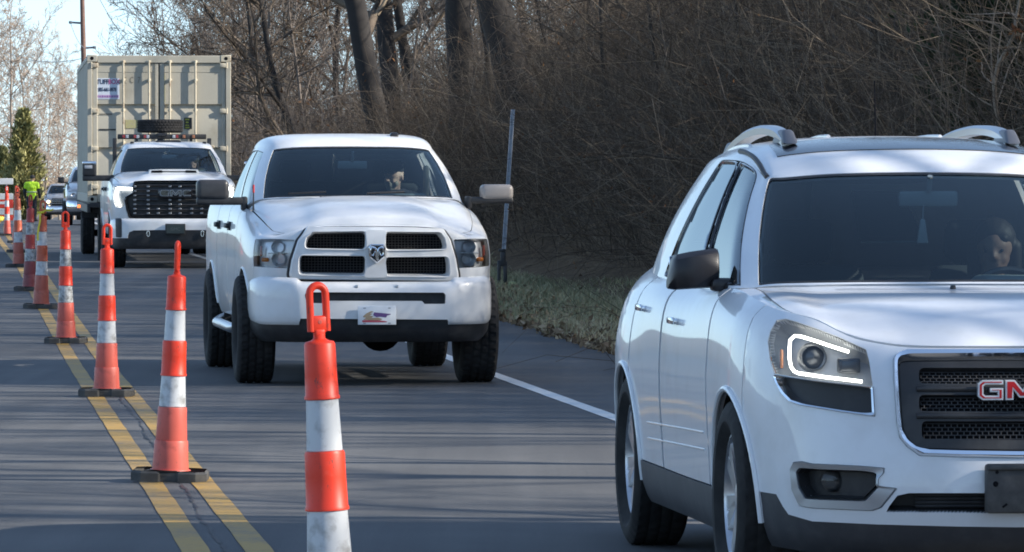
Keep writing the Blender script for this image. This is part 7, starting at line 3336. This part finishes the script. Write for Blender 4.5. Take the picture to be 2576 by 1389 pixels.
def head_pieces(c, f, side, up):
    """Capsules of a head centred at c looking along f."""
    P = []
    P.append((c + up * .035 - f * .012, c + up * .03 + f * .01, .086, .084, (.93, 1.0, 1.05)))
    P.append((c - up * .035 + f * .018, c - up * .065 + f * .040, .066, .046))
    for s in (-1, 1):
        P.append((c + side * s * .032 - up * .022 + f * .055, c + side * s * .034 - up * .026 + f * .057, .027, .025))
        P.append((c + side * s * .078 + up * .004 - f * .008, c + side * s * .080 - up * .020 - f * .006, .017, .012))
        P.append((c + side * s * .036 + up * .030 + f * .078, c + side * s * .014 + up * .026 + f * .084, .011, .011))
    P.append((c + up * .015 + f * .085, c - up * .016 + f * .104, .010, .014))
    P.append((c + side * .012 - up * .020 + f * .092, c - side * .012 - up * .020 + f * .092, .011, .011))
    P.append((c + side * .018 - up * .050 + f * .080, c - side * .018 - up * .050 + f * .080, .011, .011))
    P.append((c - up * .085 + f * .068, c - up * .080 + f * .062, .022, .026))
    return P


def hand_pieces(w, d, palm_n, thumb_side, curl=.5, s=1.0):
    """Palm and five fingers from wrist w along d; palm_n is the palm's facing, fingers bend towards it."""
    d = d / np.linalg.norm(d)
    palm_n = palm_n - d * (palm_n @ d)
    palm_n /= np.linalg.norm(palm_n)
    t = np.cross(d, palm_n) * thumb_side
    P = []
    for k in (-.6, -.2, .2, .6):
        P.append((w + t * k * .022 * s, w + d * .080 * s + t * k * .052 * s, .014 * s, .011 * s))
    for k, ln in ((.62, .068), (.22, .078), (-.20, .072), (-.60, .056)):
        p = w + d * .082 * s + t * k * .052 * s
        a = curl * .5
        dd = d
        for j, f in enumerate((.45, .32, .23)):
            dd = dd * math.cos(a) + palm_n * math.sin(a)
            dd /= np.linalg.norm(dd)
            q = p + dd * ln * f * s
            P.append((p, q, (.0098 - .0008 * j) * s, (.0092 - .001 * j) * s))
            p = q
            a = curl * .8
    p = w + d * .022 * s + t * .026 * s
    q = p + (d * .55 + t * .75 + palm_n * .3) * .040 * s
    r = q + (d * .85 + t * .25 + palm_n * .35 * (1 + curl)) * .032 * s
    P += [(p, q, .0135 * s, .011 * s), (q, r, .0105 * s, .009 * s)]
    return P


def human(label, loc, rz, J, look, skin, cloth, extra=None, voxel=.008, holder=None):
    """Body skin as one surface, clothes and hair as children. J: joint positions; cloth: list of (name, pieces, material)."""
    root = thing('person', label, 'person', loc, rz)
    f = np.array(look, float)
    f /= np.linalg.norm(f)
    up = V3(0, 0, 1) - f * f[2]
    up /= np.linalg.norm(up)
    side = np.cross(f, up)
    B = []
    B.append((J['pelvis'], J['waist'], .135, .125, (1.15, .85, 1)))
    B.append((J['waist'], J['chest'], .125, .150, (1.15, .80, 1)))
    B.append((J['chest'], J['neck'], .140, .060))
    B.append((J['neck'], J['head'] - up * .03, .056, .054))
    for s in 'LR':
        B.append((J['chest'] + (J['sh' + s] - J['chest']) * .4 + V3(0, 0, .06), J['sh' + s], .085, .062))
        B.append((J['sh' + s], J['el' + s], .055, .043))
        B.append((J['el' + s], J['wr' + s], .042, .028))
        B += hand_pieces(J['wr' + s], J['hd' + s], J['pn' + s], 1 if s == 'L' else -1, J.get('curl' + s, .5))
        if 'hip' + s in J:
            B.append((J['hip' + s], J['kn' + s], .090, .060))
            B.append((J['kn' + s], J['an' + s], .060, .040))
            B.append((J['an' + s] + V3(0, 0, -.03), J['an' + s] + J['ft'] * .15 + V3(0, 0, -.055), .042, .034))
    B += head_pieces(J['head'], f, side, up)
    fuse('body', B, skin, root, voxel)
    mb = MB()
    for s in (-1, 1):
        c = J['head'] + side * s * .034 + up * .010 + f * .079
        V, F = cap_geo(c, c + f * .001, .0085, .0085)
        mb.add(V, F)
    mb.build('eyes', m_eye, root, 60)
    for nm, pieces, mt, vx in cloth(J, f, side, up):
        fuse(nm, pieces, mt, root, vx)
    return root


def seated(dx=0):
    """Driver's joints, hips at the origin, facing -Y."""
    J = dict(pelvis=V3(0, 0, .06), waist=V3(0, .05, .22), chest=V3(0, .12, .42), neck=V3(0, .13, .575), head=V3(0, .105, .70), ft=V3(0, -1, 0))
    for s, k in (('L', 1), ('R', -1)):
        J['sh' + s] = V3(k * .185, .12, .50)
        J['el' + s] = V3(k * .27, -.09, .30)
        J['wr' + s] = V3(k * .185, -.32, .36)
        J['hd' + s] = V3(-k * .25, -1, .25)
        J['pn' + s] = V3(-k * .3, -.2, -1)
        J['curl' + s] = 1.1
        J['hip' + s] = V3(k * .09, -.02, .05)
        J['kn' + s] = V3(k * .13, -.46, .12)
        J['an' + s] = V3(k * .12, -.70, -.26)
    return J


def sleeves(J, r=.012, long=True):
    P = []
    for s in 'LR':
        P.append((J['chest'] + (J['sh' + s] - J['chest']) * .4 + V3(0, 0, .06), J['sh' + s], .085 + r, .064 + r))
        P.append((J['sh' + s], J['el' + s], .057 + r, .046 + r))
        if long:
            P.append((J['el' + s], J['wr' + s] + (J['el' + s] - J['wr' + s]) * .10, .046 + r, .034 + r))
    return P


def torso(J, r=.014, low=0.0):
    return [(J['pelvis'] + V3(0, 0, low), J['waist'], .138 + r, .128 + r, (1.15, .86, 1)), (J['waist'], J['chest'], .128 + r, .152 + r, (1.15, .82, 1)), (J['chest'], J['neck'] + V3(0, 0, -.045), .142 + r, .075 + r)]


def trousers(J, r=.014):
    P = [(J['pelvis'] + V3(0, 0, -.02), J['pelvis'] + V3(0, 0, .05), .138 + r, .136 + r, (1.15, .88, 1))]
    for s in 'LR':
        P.append((J['hip' + s], J['kn' + s], .092 + r, .064 + r))
        P.append((J['kn' + s], J['an' + s] + V3(0, 0, .01), .064 + r, .052 + r))
    return P


m_shirt = dirty('dark plaid shirt', (.06, .07, .10), (.13, .14, .18), .85, (.45, .6), 30)
m_hairgrey = dirty('grey beard', (.36, .34, .30), (.25, .23, .20), .9, (.4, .7), 60)
m_cap = mat('dark cap', (.018, .018, .022), .8)
m_jeans = mat('dark trousers', (.025, .027, .035), .85)
m_shoe = mat('black shoes', (.015, .015, .016), .6)
m_dkhair = mat('dark hair', (.018, .013, .010), .6)
m_lime = mat('lime safety vest', (.50, .80, .03), .65, emit=None)
m_strip = mat('reflective vest strip', (.60, .62, .50), .35)
m_collar = mat('pale collar', (.45, .55, .55), .8)


def shoes(J, r=.010):
    P = []
    for s in 'LR':
        P.append((J['an' + s] + V3(0, 0, -.035), J['an' + s] + J['ft'] * .16 + V3(0, 0, -.058), .046 + r, .036 + r))
    return P


def man_clothes(J, f, side, up):
    h = J['head']
    yield 'shirt', torso(J) + sleeves(J), m_shirt, .010
    yield 'trousers', trousers(J), m_jeans, .012
    yield 'shoes', shoes(J), m_shoe, .010
    yield 'beard', [(h - up * .062 + f * .066, h - up * .092 + f * .062, .040, .030), (h - up * .05 + f * .045 + side * .048, h - up * .08 + f * .058, .026, .030), (h - up * .05 + f * .045 - side * .048, h - up * .08 + f * .058, .026, .030), (h - up * .035 + f * .090 + side * .02, h - up * .035 + f * .090 - side * .02, .010, .010)], m_hairgrey, .005
    yield 'cap', [(h + up * .062 - f * .012, h + up * .068 + f * .005, .088, .086, (.95, 1.0, .85)), (h + up * .060 + f * .09, h + up * .048 + f * .150, .030, .022, (1, 1, .45)), (h + up * .058 + f * .085 + side * .04, h + up * .05 + f * .125 + side * .02, .024, .02, (1, 1, .45)), (h + up * .058 + f * .085 - side * .04, h + up * .05 + f * .125 - side * .02, .024, .02, (1, 1, .45))], m_cap, .006
    yield 'collar', [(J['neck'] + side * .05 + f * .035 + V3(0, 0, -.01), J['neck'] + side * .02 + f * .075 + V3(0, 0, -.06), .022, .012), (J['neck'] - side * .05 + f * .035 + V3(0, 0, -.01), J['neck'] - side * .02 + f * .075 + V3(0, 0, -.06), .022, .012)], m_collar, .006


def woman_clothes(J, f, side, up):
    h = J['head']
    yield 'jacket', torso(J) + sleeves(J), mat('dark jacket', (.03, .03, .038), .85), .010
    yield 'trousers', trousers(J), m_jeans, .012
    yield 'shoes', shoes(J), m_shoe, .010
    yield 'hair', [(h + up * .055 - f * .022, h + up * .055 - f * .005, .092, .088, (1, 1, 1)), (h + side * .082 + up * .02 - f * .015, h + side * .088 - up * .12 - f * .01, .034, .030), (h - side * .082 + up * .02 - f * .015, h - side * .088 - up * .12 - f * .01, .034, .030), (h - f * .075 + up * .02, h - f * .075 - up * .13, .060, .050), (h + up * .075 + f * .045 + side * .03, h + up * .06 + f * .06 - side * .04, .026, .024)], m_dkhair, .006


def put_driver(label, root, x, y, z, J, look, skin, cl):
    M = body_matrix(root)
    p = M @ Vector((x, y, z))
    o = human(label, p, root.rotation_euler[2], J, look, skin, cl)
    return o


J = seated()
J['head'] = V3(0, .07, .70)
put_driver('bearded man in a dark cap driving the crosshair grille pickup, looking sideways', ram, .40, 2.50, .94 + .03, J, (-.72, -.72, -.12), m_skin, man_clothes)
J = seated()
put_driver('dark haired person driving the white SUV, seen behind its windscreen', suv, .38, 2.28, .64, J, (-.25, -1, -.05), m_skin2, woman_clothes)
J = seated()
put_driver('person at the wheel of the heavy pickup that tows the container', sierra, .40, 2.65, .96, J, (.0, -1, -.05), m_skin2, woman_clothes)

# road worker in a lime vest, back turned, arms hanging
J = dict(pelvis=V3(0, 0, .95), waist=V3(0, .0, 1.08), chest=V3(.0, -.01, 1.30), neck=V3(.01, .0, 1.49), head=V3(.03, .02, 1.63), ft=V3(.5, .87, 0))
for s, k in (('L', -1), ('R', 1)):
    J['sh' + s] = V3(k * .20, 0, 1.42)
    J['el' + s] = V3(k * .275, -.02 + .04 * (k > 0), 1.13)
    J['wr' + s] = V3(k * .275 + .03, .10, .90)
    J['hd' + s] = V3(.1, .25, -1)
    J['pn' + s] = V3(-k, 0, 0)
    J['curl' + s] = .5
    J['hip' + s] = V3(k * .095, 0, .92)
    J['kn' + s] = V3(k * .11, .02, .50)
    J['an' + s] = V3(k * .12, -.02, .095)


def worker_clothes(J, f, side, up):
    h = J['head']
    yield 'safety_vest', torso(J, .022, -.03) + [(J['chest'] + (J['sh' + s] - J['chest']) * .4 + V3(0, 0, .06), J['sh' + s], .112, .088) for s in 'LR'] + [(J['sh' + s], J['sh' + s] + (J['el' + s] - J['sh' + s]) * .45, .086, .080) for s in 'LR'], m_lime, .010
    for s in 'LR':
        yield 'sleeve', [(J['sh' + s] + (J['el' + s] - J['sh' + s]) * .3, J['el' + s], .066, .056), (J['el' + s], J['wr' + s], .056, .044)], m_jeans, .010
    yield 'trousers', trousers(J), m_jeans, .012
    yield 'boots', shoes(J, .014), m_shoe, .010
    yield 'knit_cap', [(h + up * .052 - f * .010, h + up * .060, .096, .092, (1, 1, .95))], m_cap, .008


wk = human('worker in a lime yellow vest and dark trousers standing with back turned', at_px(80, 205), 0, J, (.6, .8, -.05), m_skin2, worker_clothes)
t_, L_ = tL_of(wk.location.x, 205)
wk.location.z = float(zground(t_, L_)) + .0
mb = MB()
for z_ in (1.12,):
    a = np.linspace(0, 2 * math.pi, 33)
    mb.tube(np.stack([.165 * 1.15 * np.cos(a), .160 * .9 * np.sin(a), np.full(33, z_)], -1), .02, 6, cap=False)
mb.build('vest_strip', m_strip, [c for c in wk.children if c.name.startswith('safety_vest')][0])
